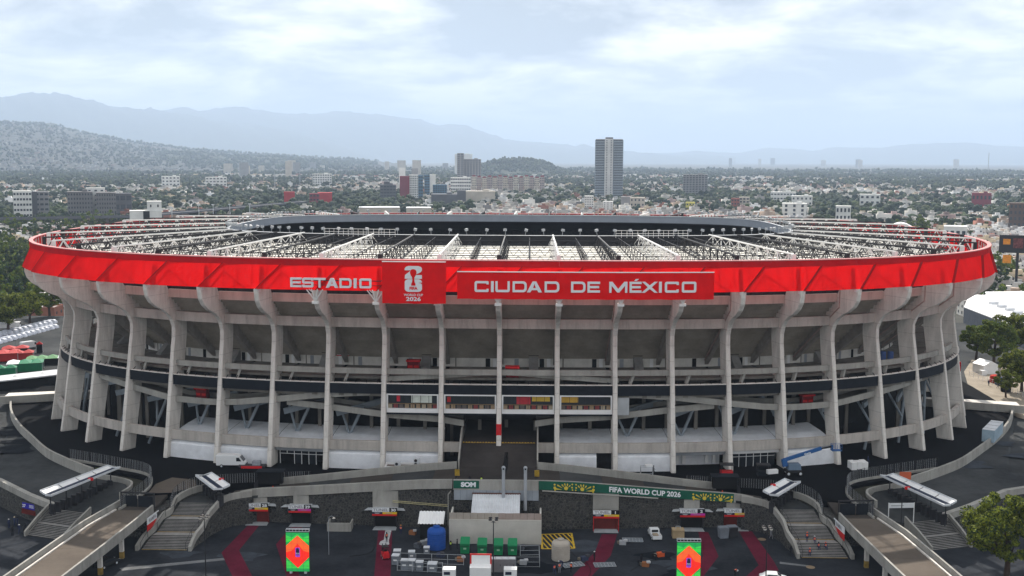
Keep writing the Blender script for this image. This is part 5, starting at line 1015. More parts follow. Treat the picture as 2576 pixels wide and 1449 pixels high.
for lab, x, y in pos:
    t = thing('green_container', 'tall green wheeled container, %s of four before the service building' % lab.replace('far left', 'first from the left').replace('second', 'second from the left').replace('third', 'third from the left').replace('far right', 'last on the right'), 'container', at('C', x, y, 0), 0.0, 'green containers before the service building')
    MB().box((0, 0, .95), (1.5, 1.7, 1.6), 0, 0, 1.06).build('container_body', GB, t); MB().add([(-.85, -.95, 1.78), (.85, -.95, 1.78), (.85, .95, 2.35), (-.85, .95, 2.35), (-.85, -.95, 1.9), (.85, -.95, 1.9), (.75, .9, 2.6), (-.75, .9, 2.6)], MB.BF).build('lid', GB, t)
    for sx in (-.6, .6):
        for sy in (-.6, .6): MB().tube((sx - .06, sy, .12), (sx + .06, sy, .12), .12, 8).build('castor', RUBBER, t)
    MB().bar((-.7, -.98, 1.5), (.7, -.98, 1.5), .06, .06).build('handle', STEELD, t); MB().box((0, -.87, 1.05), (.5, .03, .3)).build('label_plate', mat('pale_green', (.3, .5, .35), .5, 0), t)
CRT = mat('grey_crate', (0.17, 0.19, 0.22), .6, .2)
labs = ['front row, first from the left', 'back row, first from the left', 'front row, second from the left', 'front row, third from the left', 'alone to the right of the row', 'back row, second from the left', 'beside the blue tank, nearer one', 'by the fence, rightmost of the crates']
for (r, x, y, w, h), lab in zip((('B', 1970, 1330, 1.2, 1.5), ('B', 1985, 1275, 1.2, 1.4), ('B', 2060, 1380, 1.2, 1.5), ('B', 2130, 1380, 1.2, 1.5), ('B', 2210, 1385, 1.2, 1.3), ('B', 2130, 1275, 1.1, 1.2), ('B', 2280, 1220, 1.0, 1.0), ('B', 2340, 1395, 1.5, 1.2)), labs):
    t = thing('grey_crate', 'grey equipment crate on the plaza, %s' % lab, 'crate', at(r, x, y, 0), random.uniform(-.08, .08), 'grey equipment crates')
    MB().box((0, 0, h / 2 + .08), (w, w, h)).build('crate_body', CRT, t); MB().box((0, 0, h + .13), (w + .06, w + .06, .1)).build('lid', LGREY, t); MB().box((0, -w / 2 - .02, h * .6), (w * .5, .03, .25)).build('label_plate', WHITE, t)
t = thing('open_planter', 'open-topped pale concrete enclosure between tunnels 29 and 30', 'enclosure', at('B', 1400, 1000, 0))
for c, d in (((0, 0, .8), (4.4, .2, 1.6)), ((-2.1, 1.3, .8), (.2, 2.4, 1.6)), ((2.1, 1.3, .8), (.2, 2.4, 1.6))): MB().box(c, d).build('enclosure_wall', CONC_P, t)
MB().box((0, 1.3, .05), (4, 2.3, .1)).build('enclosure_floor', BLACK, t)
t = thing('ticket_booth', 'white booth with red-framed white panel at the bottom edge', 'booth', at('C', 810, 1500, 0)); MB().box((0, 0, 1.3), (3.4, 2, 2.6)).build('booth_body', WHITE, t); MB().box((0, .9, 3.3), (3.5, .2, 1.9)).build('red_frame', SIGNR, t); MB().box((0, .78, 3.3), (3.0, .06, 1.5)).build('white_panel', WHITE, t)
for x, lab in ((495, 'left of the booth'), (1110, 'right of the booth')): t = thing('white_cabinet', 'small white cabinet %s at the bottom edge' % lab, 'cabinet', at('C', x, 1500, 0)); MB().box((0, 0, 1.1), (2.1, 1.6, 2.2)).build('cabinet_body', WHITE, t); MB().box((-.3, -.82, 1.6), (1.0, .03, .5)).build('info_plate', NAVY, t)
for i in range(5):
    t = thing('locker', 'grey ribbed locker, number %s from the left in the row behind the booth' % ('one', 'two', 'three', 'four', 'five')[i], 'locker', at('C', 860 + 66 * i, 1400, 0), 0, 'row of grey lockers'); MB().box((0, 0, 1.1), (1.15, 1.0, 2.2)).build('locker_body', mat('locker_grey', (.20, .20, .21), .6, .15), t); MB().box((0, 0, 2.25), (1.2, 1.1, .1)).build('locker_top', LGREY, t); MB().box((.3, -.52, 1.2), (.08, .04, .3)).build('handle', STEELD, t)
t = thing('wooden_crate', 'open tan wooden crate with looped strap behind the right display tower', 'crate', at('D', 1035, 1055, 0)); MB().box((0, 0, .7), (2.1, 1.8, 1.4)).build('crate_body', mat('tan_wood', (.36, .27, .16), .8, .2), t); MB().box((0, 0, 1.45), (2.2, 1.9, .08)).build('crate_lid', mat('tan_wood', (.36, .27, .16)), t); MB().path([(-.4, 0, 1.45), (-.4, 0, 2.0), (.4, 0, 2.0), (.4, 0, 1.45)], .06).build('strap_loop', GREYP, t)
for (r, x, y), lab, ang in ((('C', 1740, 1340), 'grey framed mesh panel lying flat beside the beige tank', .35), (('C', 2060, 1340), 'long grey mesh panel lying on the red path', .12), (('D', 580, 1090), 'dark trestle frame standing on the plaza near tunnel 1', 0.0)):
    t = thing('fence_grating', lab, 'grating', at(r, x, y, .05), ang); mb = MB(); W_, H_ = 3.6, 2.0
    for i in range(7): mb.bar((-W_ / 2 + W_ * i / 6, -H_ / 2, .1), (-W_ / 2 + W_ * i / 6, H_ / 2, .1), .05, .05)
    for i in range(4): mb.bar((-W_ / 2, -H_ / 2 + H_ * i / 3, .1), (W_ / 2, -H_ / 2 + H_ * i / 3, .1), .05, .05)
    mb.build('panel_frame', GREYP, t); MB().box((0, 0, .05), (W_, H_, .03)).build('panel_mesh', mat('mesh_grey', (.12, .14, .16), .7, .2), t)
for (r, x, y), lab in ((('D', 1490, 1060), 'grey plastic hopper bin between tunnels 2 and 3'), (('D', 1580, 1050), 'dark wheeled bin between tunnels 2 and 3')): t = thing('hopper_bin', lab, 'bin', at(r, x, y, 0)); MB().box((0, 0, .9), (1.5, 1.3, 1.8), .2, 0, 1.15).build('bin_body', CRT if x < 1500 else STEELD, t); MB().box((0, .1, 1.9), (1.7, 1.4, .1), .2).build('lid', CRT, t)
# things on the apron
t = thing('flat_hut', 'flat-roofed white hut with two air conditioners behind the walkway wall', 'hut', (-18.3, -91.8, 6)); MB().box((0, 0, .75), (8.0, 3.0, 1.5)).build('hut_wall', WHITE, t); MB().box((0, 0, 1.52), (7.5, 2.5, .06)).build('hut_roof', mat('brown_roof_felt', (.2, .17, .15), .9, .2), t)
for c, d in (((0, -1.42, 1.7), (8, .16, .4)), ((0, 1.42, 1.7), (8, .16, .4)), ((-3.92, 0, 1.7), (.16, 2.7, .4)), ((3.92, 0, 1.7), (.16, 2.7, .4))): MB().box(c, d).build('roof_parapet', WHITE, t)
for x, h in ((-1.6, .9), (2.2, 1.5)):
    a_ = MB().box((x, .2, 1.6 + h / 2), (1.2, .6, h)).build('air_conditioner', LGREY, t)
    for j in range(1 if h < 1 else 2): MB().tube((x - .2, -.12, 2.0 + .72 * j), (x - .2, -.16, 2.0 + .72 * j), .3, 12).build('fan_grille', STEELD, a_)
t = thing('wrapped_pallets', 'stack of white wrapped pallets at the right end of the tents', 'pallets', (72.6, -84.6, 6), .2)
for i in range(6): MB().box((-1.2 + 1.2 * (i % 3), -.5 + 1.0 * (i // 3), .75 + .1 * (i % 2)), (1.12, .92, 1.5)).build('pallet_block', WHITE, t)
t = thing('cargo_container', 'pale blue-grey cargo container beside the curved right wall', 'container', (110.5, -57.5, 6), math.radians(58)); MB().box((0, 0, 1.35), (10.5, 2.6, 2.7)).build('container_body', mat('container_blue_grey', (.30, .40, .48), .5, .12), t); MB().box((0, 0, 2.74), (10.5, 2.6, .06)).build('container_roof', LGREY, t)
for i in range(3): MB().box((-3.5 + 3.5 * i, 0, 2.80), (.08, 2.6, .05)).build('roof_rib', GREYP, t)
for s_, lab in ((25.0, 'loaded with white sheets'), ):
    t = thing('scaffold_trolley', 'tube scaffold trolley %s before a white tent' % lab, 'trolley', (29.3, -91.4, 6)); mb = MB()
    for x in (-1.2, 1.2):
        for y in (-.5, .5): mb.tube((x, y, 0), (x, y, 2.0), .05, 4)
    for z in (.3, 1.9): mb.path([(-1.2, -.5, z), (1.2, -.5, z), (1.2, .5, z), (-1.2, .5, z), (-1.2, -.5, z)], .05, 4)
    mb.build('trolley_frame', GREYP, t); MB().box((.4, 0, 2.1), (1.4, .8, .4), .2).build('sheet_pile', WHITE, t)
for x, lab, red in ((45.2, 'dark canopy stand with red base before the recessed hall', 1), (52.4, 'dark canopy stand heaped with white boards before the recessed hall', 0)):
    t = thing('booth_stand', lab, 'booth', (x, -90.2, 6)); MB().box((0, 0, 2.2), (2.7, 1.8, .2)).build('stand_roof', STEELD, t)
    for sx in (-1.2, 1.2):
        for sy in (-.8, .8): MB().tube((sx, sy, 0), (sx, sy, 2.1), .06, 5).build('post', STEELD, t)
    MB().box((0, 0, .45), (2.4, 1.4, .9)).build('counter', REDK if red else CHAR, t)
    if not red: MB().box((1.5, -1.4, 1.2), (2.2, .8, .8), .3).build('board_heap', WHITE, t)
# traffic cones on the walkway
for i, (x, y, lab) in enumerate(((-46.5, -103.4, 'left cone on the left walkway'), (-42.4, -101.6, 'right cone on the left walkway beside the gate'), (42.6, -101.2, 'left cone on the right walkway by the gate'), (47.2, -104.0, 'right cone on the right walkway'))):
    t = thing('traffic_cone', 'small orange-red traffic cone, %s' % lab, 'cone', (x, y, float(np.interp(abs(x), [34, 50], [6.1, 4.85])) + .01), 0, 'traffic cones'); MB().box((0, 0, .03), (.55, .55, .06)).build('cone_base', mat('cone_orange', (.85, .08, .02), .5, 0), t); MB().lathe([(.22, .06), (.05, .75)], 10).build('cone_body', mat('cone_orange', (.85, .08, .02)), t)
# kiosks and machines on the concourse
for X, z, lab, wtxt in ((-34.0, 24.9, 'small red sign with white script on the concourse wall', 'Coca-Cola'), ):
    s = s_at_x(X, -19.2); p = rp(s, -19.3, 26.4); t = thing('kiosk_sign', lab, 'sign', p, rn(s) + PI / 2); MB().box((0, 0, 0), (2.7, .12, .8)).build('board', REDK, t); wall_text('lettering', wtxt, .6, LETTER, (0, -.08, -.2), parent=t, bold=.01, ext=.01)
for X, off, z, lab in ((-18.2, -14.6, 24.1, 'red drinks kiosk with two machines, left of the middle column'), (2.6, -7.9, 24.2, 'bright red kiosk right of the middle column'), (-63, -9.0, 17.6, 'red vendor cart on the left wavy ramp'), (63.8, -9.0, 17.3, 'red vendor cart on the right wavy ramp')):
    s = s_at_x(X, off); t = thing('drinks_kiosk', lab, 'kiosk', rp(s, off, z), rn(s) + PI / 2); MB().box((0, 0, 1.0), (2.6, 1.1, 1.9)).build('kiosk_body', mat('machine_dark_red', (.20, .01, .015), .4, .2), t); MB().box((0, -.2, 2.15), (2.9, 1.7, .35)).build('kiosk_canopy', REDK, t)
    for sx in (-.65, .65): MB().box((sx, -.57, .9), (1.0, .05, .5)).build('front_panel', SIGNR, t)
t = thing('blue_barrels', 'pair of blue barrels on the right concourse', 'barrels', rp(s_at_x(84.5, -12), -12, 24.1))
for sx in (-.8, .8): MB().lathe([(.62, 0), (.66, .7), (.62, 1.4), (.66, 1.5), (.6, 2.2)], 14, (sx, 0, 0)).build('barrel', mat('barrel_blue', (.08, .14, .35), .5, .1), t)

t = thing('goal_frame', 'white banner on a goal-like frame on the right landing', 'banner', at('E', 1205, 950, 4.6)); a, b = Vector((70.2, -112.4, 4.4)), Vector((75.0, -111.4, 4.2))
for q in (a, b): MB().tube(q - Vector((0, 0, .6)), q + Vector((0, 0, 3.2)), .09, 5).build('post', WHITE, t, world=True)
MB().bar(a + Vector((0, 0, 2.7)), b + Vector((0, 0, 2.7)), .06, .9).build('banner_cloth', SIGNW, t, world=True); MB().bar(a + Vector((.4, -.05, 2.7)), b + Vector((-.6, -.05, 2.7)), .06, .16).build('print_line', GREYP, t, world=True)
t = thing('orange_board', 'small orange board standing behind the long right canopy', 'board', (79.2, -93.6, 5)); MB().box((0, 0, 2.2), (2.2, .12, 1.5)).build('board', mat('board_orange', (.60, .13, .06), .6, .1), t)
for sx in (-.8, .8): MB().tube((sx, 0, 0), (sx, 0, 1.5), .06, 5).build('post', STEELD, t)
t = thing('parked_car', 'white saloon car cut by the bottom edge right of the right display', 'car', gz(1945, 1462, 0), -.1)
side_profile(t, 'body', [(-2.2, .35), (2.15, .35), (2.2, .75), (1.3, .92), (.6, 1.42), (-1.0, 1.45), (-1.7, .98), (-2.2, .9)], 1.75, CARW, .07)
for y in (-.88, .88): MB().add([(1.0, y, .95), (-1.3, y, .95), (-.9, y, 1.34), (.5, y, 1.34)], [(0, 1, 2, 3)]).build('side_window', GLASS, t)
MB().add([(1.28, -.7, .97), (1.28, .7, .97), (.64, .62, 1.42), (.64, -.62, 1.42)], [(0, 1, 2, 3)]).build('windscreen', GLASS, t)
for x in (-1.3, 1.35):
    for y in (-.78, .78): wheel(t, x, y, .32, .22)

# worn patches, cables, barriers and small gear scattered over the plaza
rng_p = np.random.default_rng(77)
def blotch(cx, cy, r, m_, z):
    n = 14; ph = rng_p.random() * 6; return MB().sheet([(cx + r * 1.9 * (0.65 + .35 * math.sin(3 * 2 * PI * i / n + ph) * rng_p.uniform(.5, 1)) * math.cos(2 * PI * i / n), cy + r * (0.65 + .35 * rng_p.random()) * math.sin(2 * PI * i / n), z) for i in range(n)]).build('asphalt_patch', m_, kind='structure')
PATCH = [mat('patch_pale', (.045, .052, .064), .9, .6, .5, fine=.5, detail=8, spec=.05), mat('patch_dark', (.008, .010, .014), .9, .5, .5, fine=.4, spec=.05)]
for i in range(26):
    x, y = rng_p.uniform(-58, 58), rng_p.uniform(-150, -108)
    if -9 < x < 9 and y > -116: continue
    blotch(x, y, rng_p.uniform(1.2, 4.0), PATCH[i % 2], .0012 + .00012 * i)
for i in range(10): blotch((-1) ** i * rng_p.uniform(92, 118), rng_p.uniform(-80, -50), rng_p.uniform(2, 5), PATCH[i % 2], 4.984 + .0003 * i)
SPOT = [('B', 2190, 1160, 'beside the blue tank, left'), ('B', 2255, 1130, 'beside the blue tank, right'), ('B', 2420, 1255, 'between the blue tank and the crates'), ('C', 610, 1300, 'in front of the first green container'), ('C', 1215, 1180, 'right of the last green container'), ('C', 1240, 1330, 'by the chain fence right of the lockers'), ('C', 1855, 1290, 'above the grating on the red path'), ('D', 710, 1350, 'beside the bending person in mid plaza'), ('D', 860, 1250, 'orange bundle left of the right display'), ('D', 480, 1130, 'near tunnel door 1'), ('A', 1650, 1110, 'on the left middle stairway foot'), ('B', 2140, 1030, 'amber frame near the metal shed')]
for i, (r, x, y, lab) in enumerate(SPOT):
    t = thing('equipment_case', 'small pile of gear %s' % lab, 'gear', at(r, x, y, 0), rng_p.uniform(-.6, .6)); c_ = [(.10, .11, .13), (.35, .36, .38), (.04, .05, .09), (.3, .12, .05)][i % 4] if 'orange' not in lab else (.6, .1, .03)
    MB().box((0, 0, .35), (1.2, .8, .7)).build('case', cl_(c_), t); MB().box((.5, -.2, .85), (.6, .5, .3), .4).build('bag', cl_((.5, .5, .52) if i % 2 else (.06, .06, .07)), t); MB().box((-.7, .4, .2), (.5, .6, .4), .3).build('box', cl_((.2, .17, .13)), t)
for i, (r, pts, lab) in enumerate((('C', [(0, 1320), (640, 1340)], 'before the grey crates'), ('C', [(1210, 1245), (1400, 1240), (1405, 1360), (1165, 1360)], 'around the yard right of the lockers'), ('B', [(1985, 1395), (2440, 1418)], 'in front of the grey crates at the bottom'))):
    P3 = [at(r, x, y, 0) for x, y in pts]; t = thing('chain_fence', 'light chain-link fence %s' % lab, 'fence', P3[0])
    for a, b in zip(P3, P3[1:]):
        n = max(1, int((b - a).length / 2.4)); 
        for j in range(n + 1): q = a.lerp(b, j / n); MB().tube(q, q + Vector((0, 0, 1.8)), .045, 4).build('post', GREYP, t, world=True)
        for z in (.1, .9, 1.78): MB().tube(a + Vector((0, 0, z)), b + Vector((0, 0, z)), .03, 3).build('rail', GREYP, t, world=True)
for i, (r, pts) in enumerate((('C', [(1700, 1180), (1780, 1260), (1850, 1290), (1920, 1380), (1900, 1449)]), ('D', [(560, 1400), (650, 1340), (800, 1290), (960, 1270)]), ('B', [(1500, 1250), (1700, 1220), (1760, 1120), (1700, 1000)]))):
    P3 = smooth([tuple(at(r, x, y, .03)) for x, y in pts], 4); MB().path(P3, .05, 4).build('ground_cable', RUBBER, label='black cable snaking over the plaza %s' % ('beside the beige tank', 'left of the right display', 'near tunnel door 30')[i], cat='cable')
t = thing('ramp_crack', 'black tarred strip running up the middle of the main ramp', 'strip', (1.4, -95, 8.7)); mb = MB(); mb.sheet([(.9, -101, 8.315), (1.6, -101, 8.315), (2.0, -96, 8.715), (1.9, -91.7, 10.58), (1.3, -91.7, 10.58), (1.1, -96, 8.715)]); mb.build('tar_strip', BLACK, t, world=True)
# ------------------------------------------------------------------ people
def person_mesh(pose):
    # joints: (x, y, z), skin radius
    J = {'pelvis': ((0, 0, .95), .155), 'belly': ((0, 0, 1.12), .145), 'chest': ((0, 0, 1.34), .175), 'neck': ((0, 0, 1.50), .062), 'headb': ((0, -.01, 1.585), .085), 'head': ((0, -.015, 1.67), .105), 'crown': ((0, 0, 1.745), .075),
         'hipL': ((.10, 0, .90), .105), 'kneeL': ((.11, -.02, .50), .07), 'ankL': ((.11, .02, .09), .05), 'toeL': ((.12, -.15, .04), .042), 'hipR': ((-.10, 0, .90), .105), 'kneeR': ((-.11, -.02, .50), .07), 'ankR': ((-.11, .02, .09), .05), 'toeR': ((-.12, -.15, .04), .042),
         'shL': ((.20, 0, 1.43), .075), 'elL': ((.27, .02, 1.15), .05), 'wrL': ((.27, -.06, .90), .036), 'haL': ((.265, -.10, .80), .042), 'shR': ((-.20, 0, 1.43), .075), 'elR': ((-.27, .02, 1.15), .05), 'wrR': ((-.27, -.06, .90), .036), 'haR': ((-.265, -.10, .80), .042)}
    E_ = [('pelvis', 'belly'), ('belly', 'chest'), ('chest', 'neck'), ('neck', 'headb'), ('headb', 'head'), ('head', 'crown'), ('pelvis', 'hipL'), ('hipL', 'kneeL'), ('kneeL', 'ankL'), ('ankL', 'toeL'), ('pelvis', 'hipR'), ('hipR', 'kneeR'), ('kneeR', 'ankR'), ('ankR', 'toeR'), ('chest', 'shL'), ('shL', 'elL'), ('elL', 'wrL'), ('wrL', 'haL'), ('chest', 'shR'), ('shR', 'elR'), ('elR', 'wrR'), ('wrR', 'haR')]
    def mv(**k):
        for n, p in k.items(): J[n] = (p, J[n][1])
    if pose == 'walk': mv(kneeL=(.11, -.20, .52), ankL=(.11, -.26, .10), toeL=(.11, -.42, .06), kneeR=(-.11, .05, .50), ankR=(-.11, .30, .16), toeR=(-.11, .20, .05), elL=(.27, .14, 1.17), wrL=(.25, .14, .93), haL=(.25, .12, .84), elR=(-.27, -.10, 1.18), wrR=(-.25, -.27, 1.0), haR=(-.25, -.34, .94))
    if pose == 'work': mv(elL=(.28, -.12, 1.20), wrL=(.16, -.36, 1.18), haL=(.10, -.44, 1.20), elR=(-.28, -.12, 1.18), wrR=(-.16, -.36, 1.10), haR=(-.10, -.44, 1.10), headb=(0, -.05, 1.575), head=(0, -.09, 1.65), crown=(0, -.09, 1.73))
    if pose == 'sit':
        for n, (p, r) in list(J.items()): J[n] = ((p[0], p[1], p[2] - .50), r)
        mv(kneeL=(.13, -.42, .46), ankL=(.13, -.42, .09), toeL=(.13, -.58, .05), kneeR=(-.13, -.42, .46), ankR=(-.13, -.42, .09), toeR=(-.13, -.58, .05), elL=(.27, -.10, .68), wrL=(.18, -.32, .56), haL=(.15, -.40, .55), elR=(-.27, -.10, .68), wrR=(-.18, -.32, .56), haR=(-.15, -.40, .55))
    if pose == 'bend':
        mv(pelvis=(0, .12, .90), belly=(0, -.05, 1.02), chest=(0, -.28, 1.10), neck=(0, -.43, 1.14), headb=(0, -.51, 1.14), head=(0, -.59, 1.13), crown=(0, -.66, 1.12), hipL=(.1, .1, .86), hipR=(-.1, .1, .86), shL=(.2, -.34, 1.08), shR=(-.2, -.34, 1.08), elL=(.24, -.42, .82), elR=(-.24, -.42, .82), wrL=(.18, -.52, .60), wrR=(-.18, -.52, .60), haL=(.16, -.55, .52), haR=(-.16, -.55, .52))
    names = list(J); me = bpy.data.meshes.new('person'); me.from_pydata([J[n][0] for n in names], [(names.index(a), names.index(b)) for a, b in E_], [])
    o = bpy.data.objects.new('tmp', me); COL.objects.link(o); md = o.modifiers.new('skin', 'SKIN'); md.use_smooth_shade = True
    for i, n in enumerate(names): sv = me.skin_vertices[0].data[i]; r = J[n][1]; sv.radius = (r, r); sv.use_root = n == 'pelvis'
    o.modifiers.new('sub', 'SUBSURF').levels = 1
    res = bpy.data.meshes.new_from_object(o.evaluated_get(bpy.context.evaluated_depsgraph_get())); bpy.data.objects.remove(o)
    P3 = np.array([J[n][0] for n in names]); grp = {n: (2 if n.startswith(('head', 'crown', 'neck', 'wr', 'ha')) else 0 if n.startswith(('hip', 'knee', 'pelvis')) else 3 if n.startswith(('ank', 'toe')) else 1) for n in names}
    for f in res.polygons: d = ((P3 - np.array(f.center)) ** 2).sum(1); f.material_index = grp[names[int(d.argmin())]]
    return res, J
POSES = {p: person_mesh(p) for p in ('stand', 'walk', 'work', 'sit', 'bend')}
def cl(c): return mat('cloth_%d_%d_%d' % tuple(int(x * 100) for x in c), c, .85, 0)
NAV, BLK, ORG, YLW, WHT, GRY, BLU_ = (.03, .04, .09), (.015, .015, .02), (.80, .12, .02), (.55, .75, .05), (.65, .65, .65), (.2, .2, .22), (.08, .14, .3)
def person(label, p, rz, pose, top, legs, hat=None, vest=None):
    res, J = POSES[pose]; me = res.copy(); me.materials.clear()
    for m_ in (cl(legs), cl(top), SKIN, cl(BLK)): me.materials.append(m_)
    t = thing('person', label, 'person', p, rz); ob('body', me, t)
    h = Vector(J['head'][0]); c = Vector(J['crown'][0]); u = (c - h).normalized()
    mb = MB(); nn = 10; rings = [(-.02, .118), (.03, .122), (.09, .10), (.135, .05), (.15, .01)]; a = u.orthogonal().normalized(); b = u.cross(a); sec = [[h + u * z + (a * math.cos(2 * PI * k / nn) + b * math.sin(2 * PI * k / nn)) * r for k in range(nn)] for z, r in rings]
    mb.sweep(sec)
    if hat: mb.sweep([[h + u * .01 + (a * math.cos(2 * PI * k / nn) + b * math.sin(2 * PI * k / nn)) * r + u * dz for k in range(nn)] for r, dz in ((.165, 0), (.165, .02), (.11, .03))])
    mb.build('helmet' if hat else 'hair', cl(hat or (.02, .015, .012)), t, smooth=True)
    if vest:
        ch_, be = Vector(J['chest'][0]), Vector(J['belly'][0]); mb = MB(); d = (ch_ - be).normalized(); a = Vector((1, 0, 0)); b = d.cross(a); n = 10
        mb.sweep([[q + a * (math.cos(2 * PI * k / n) * rx_) + b * (math.sin(2 * PI * k / n) * ry) for k in range(n)] for q, rx_, ry in ((be - d * .06, .165, .165), (be + d * .05, .17, .17), (ch_, .205, .19), (ch_ + d * .09, .17, .15))]); mb.build('vest', cl(vest), t, smooth=True)
        mb = MB(); mb.sweep([[q + a * (math.cos(2 * PI * k / n) * .212) + b * (math.sin(2 * PI * k / n) * .2) for k in range(n)] for q in (ch_ - d * .1, ch_ - d * .06)]); mb.build('reflective_stripe', LGREY, t)
    return t
for lab, r, x, y, z, rz, pose, top, legs, hat, vest in (
    ('person in white shirt and dark trousers, leftmost of the group below the left wall', 'A', 92, 968, 0, 1.2, 'stand', WHT, NAV, WHT, None), ('person in dark clothes with pale hat at the back of the left group', 'A', 148, 945, 0, 2.6, 'stand', GRY, NAV, (.6, .5, .35), None),
    ('person in dark blue clothes beside the pale-hatted person in the left group', 'A', 178, 950, 0, -1.5, 'stand', NAV, NAV, None, None), ('person in white top at the front of the left group', 'A', 125, 1045, 0, .4, 'stand', WHT, BLK, None, None),
    ('person in grey top in the middle front of the left group', 'A', 197, 1025, 0, -.6, 'walk', GRY, NAV, WHT, None), ('person in blue top and black trousers on the right of the left group', 'A', 240, 1042, 0, -1.2, 'stand', BLU_, BLK, None, None), ('person in white top at the right rear of the left group', 'A', 258, 1010, 0, -1.8, 'walk', WHT, BLK, None, None),
    ('worker in orange vest and dark helmet standing on the white spill', 'B', 1878, 1105, 0, .8, 'stand', BLK, BLK, BLK, ORG), ('worker all in orange beside the stone wall at tunnel 30', 'B', 2022, 1030, 0, 0, 'stand', ORG, NAV, (.7, .3, .05), ORG), ('worker in yellow vest beside the blue tank', 'C', 508, 1190, 0, .5, 'work', NAV, BLK, BLK, YLW),
    ('worker in dark clothes standing by the first green container', 'C', 575, 1175, 0, 1.5, 'stand', BLK, BLK, None, None), ('worker with white helmet standing at the foot of the beige tank', 'C', 1634, 1290, 0, 0, 'stand', (.25, .06, .04), NAV, WHT, ORG), ('worker in blue shirt bending over the mesh panel', 'C', 1632, 1360, 0, -1.2, 'bend', BLU_, NAV, WHT, None),
    ('worker in orange vest in the middle of the trio left of the mesh panel', 'C', 1605, 1415, 0, 0, 'stand', GRY, GRY, None, ORG), ('worker in orange vest, front left of the trio at the mesh panel', 'C', 1552, 1430, 0, .4, 'walk', ORG, NAV, None, ORG), ('worker with white helmet and orange vest in front of the mesh panel', 'C', 1722, 1415, 0, 2.6, 'work', NAV, BLK, WHT, ORG),
    ('person in black with white helmet standing on the red path', 'C', 1955, 1300, 0, 1.1, 'stand', BLK, BLK, WHT, None), ('person in black crouching over cables in mid plaza', 'D', 640, 1345, 0, .3, 'bend', BLK, BLK, None, None), ('person in dark clothes standing beside the crouching one', 'D', 665, 1330, 0, -.8, 'stand', NAV, BLK, None, None), ('person in dark clothes pulling a blue tarp near the right display', 'D', 812, 1290, 0, -1.4, 'bend', BLK, BLK, None, None),
    ('worker in black walking before the white tent', 'D', 790, 425, 6, 1.5, 'walk', BLK, BLK, None, None), ('person in dark clothes walking by the right stairway wall', 'D', 2172, 1245, 0, -.8, 'walk', BLK, BLK, None, None), ('person in black walking beside the right lamp post', 'D', 1972, 1075, 0, .5, 'walk', BLK, GRY, None, None),
    ('white-helmeted worker bending at the bottom edge right of the right display', 'D', 1610, 1449, 0, .5, 'bend', BLK, BLK, WHT, ORG),
    ('person in white walking on the dark apron right of the tents', 'S', 1006, 1142, 6, 1.2, 'walk', WHT, NAV, None, None), ('person standing by the bed of the barrier on the far right road', 'S', 2312, 385, 5, 1.2, 'walk', BLK, BLK, None, None), ('person in red top on the far right road', 'S', 2220, 360, 5, .3, 'stand', (.4, .05, .04), NAV, None, None)):
    person(lab, at(r, x, y, z + .005), rz, pose, top, legs, hat, vest)
# workers sitting on the right stairs: placed on the step under them
for lab, x, y, pose, hat in (('worker in bright orange with orange helmet standing on the right stairway', 55.0, -116.2, 'stand', ORG), ('seated worker in orange, lowest on the right stairway', 54.8, -119.2, 'sit', ORG), ('seated worker in orange in the middle of the right stairway group', 56.6, -117.9, 'sit', BLK), ('seated worker with pale helmet at the top of the right stairway group', 56.2, -116.6, 'sit', WHT), ('seated worker in orange on the right of the right stairway group', 57.8, -117.9, 'sit', ORG)):
    i = int((y + 119.8) / .34); z = 1.6 * (i + 1) / 10 if y < -116.4 else 1.6
    person(lab, (x, y, z - (.0 if pose == 'stand' else .02)), 0.2 * (x - 56), pose, ORG if hat != WHT else GRY, NAV, hat, ORG)
person('worker in green vest leaning over the main ramp parapet', (-2.6, -106.55, 8.27), 0.3, 'work', (.05, .3, .12), BLK, None, YLW); person('worker in white shirt beside the one in the green vest at the ramp parapet', (-4.7, -106.5, 8.27), -.2, 'work', WHT, BLK, None, None)
# ------------------------------------------------------------------ trees
LEAF = [mat('leaf_dark', (0.030, 0.055, 0.018), .7, .4, .35, trans=.2), mat('leaf_mid', (0.085, 0.13, 0.024), .7, .45, .35, trans=.25), mat('leaf_olive', (0.17, 0.20, 0.024), .7, .4, .35, trans=.25), mat('leaf_bluish', (0.022, 0.045, 0.026), .7, .4, .35)]
BARK = mat('bark', (0.07, 0.05, 0.04), .95, .3, 2.0)
def crown_mesh(rng, R, H, n_clump, n_leaf, leaf, z0):
    # leaf-sized faces gathered in clumps through the crown's volume
    cl_ = []
    while len(cl_) < n_clump:
        p = rng.uniform(-1, 1, 3); d = np.linalg.norm(p)
        if d < 1 and rng.random() < .25 + .75 * d ** 2: cl_.append(p * [R, R, H / 2] + [0, 0, z0 + H / 2])
    cl_ = np.array(cl_); cr_ = rng.uniform(.12, .34, n_clump) * R * (40 / max(40, n_clump)) ** .35
    idx = rng.integers(0, n_clump, n_leaf); d = rng.normal(size=(n_leaf, 3)); d /= np.linalg.norm(d, axis=1)[:, None]
    rad = cr_[idx] * rng.uniform(.55, 1.0, n_leaf); c = cl_[idx] + d * rad[:, None] * [1, 1, .75]
    nrm = d + rng.normal(size=(n_leaf, 3)) * .6; nrm /= np.linalg.norm(nrm, axis=1)[:, None]
    a = np.cross(nrm, rng.normal(size=(n_leaf, 3))); a /= np.linalg.norm(a, axis=1)[:, None]; b = np.cross(nrm, a)
    s = leaf * rng.uniform(.6, 1.3, n_leaf)[:, None]
    V = np.stack([c - a * s * .5 - b * s, c + a * s * .5 - b * s * .3, c + a * s * .2 + b * s, c - a * s * .6 + b * s * .4], 1).reshape(-1, 3)
    Fc = np.arange(n_leaf * 4).reshape(-1, 4); return V, Fc, cl_
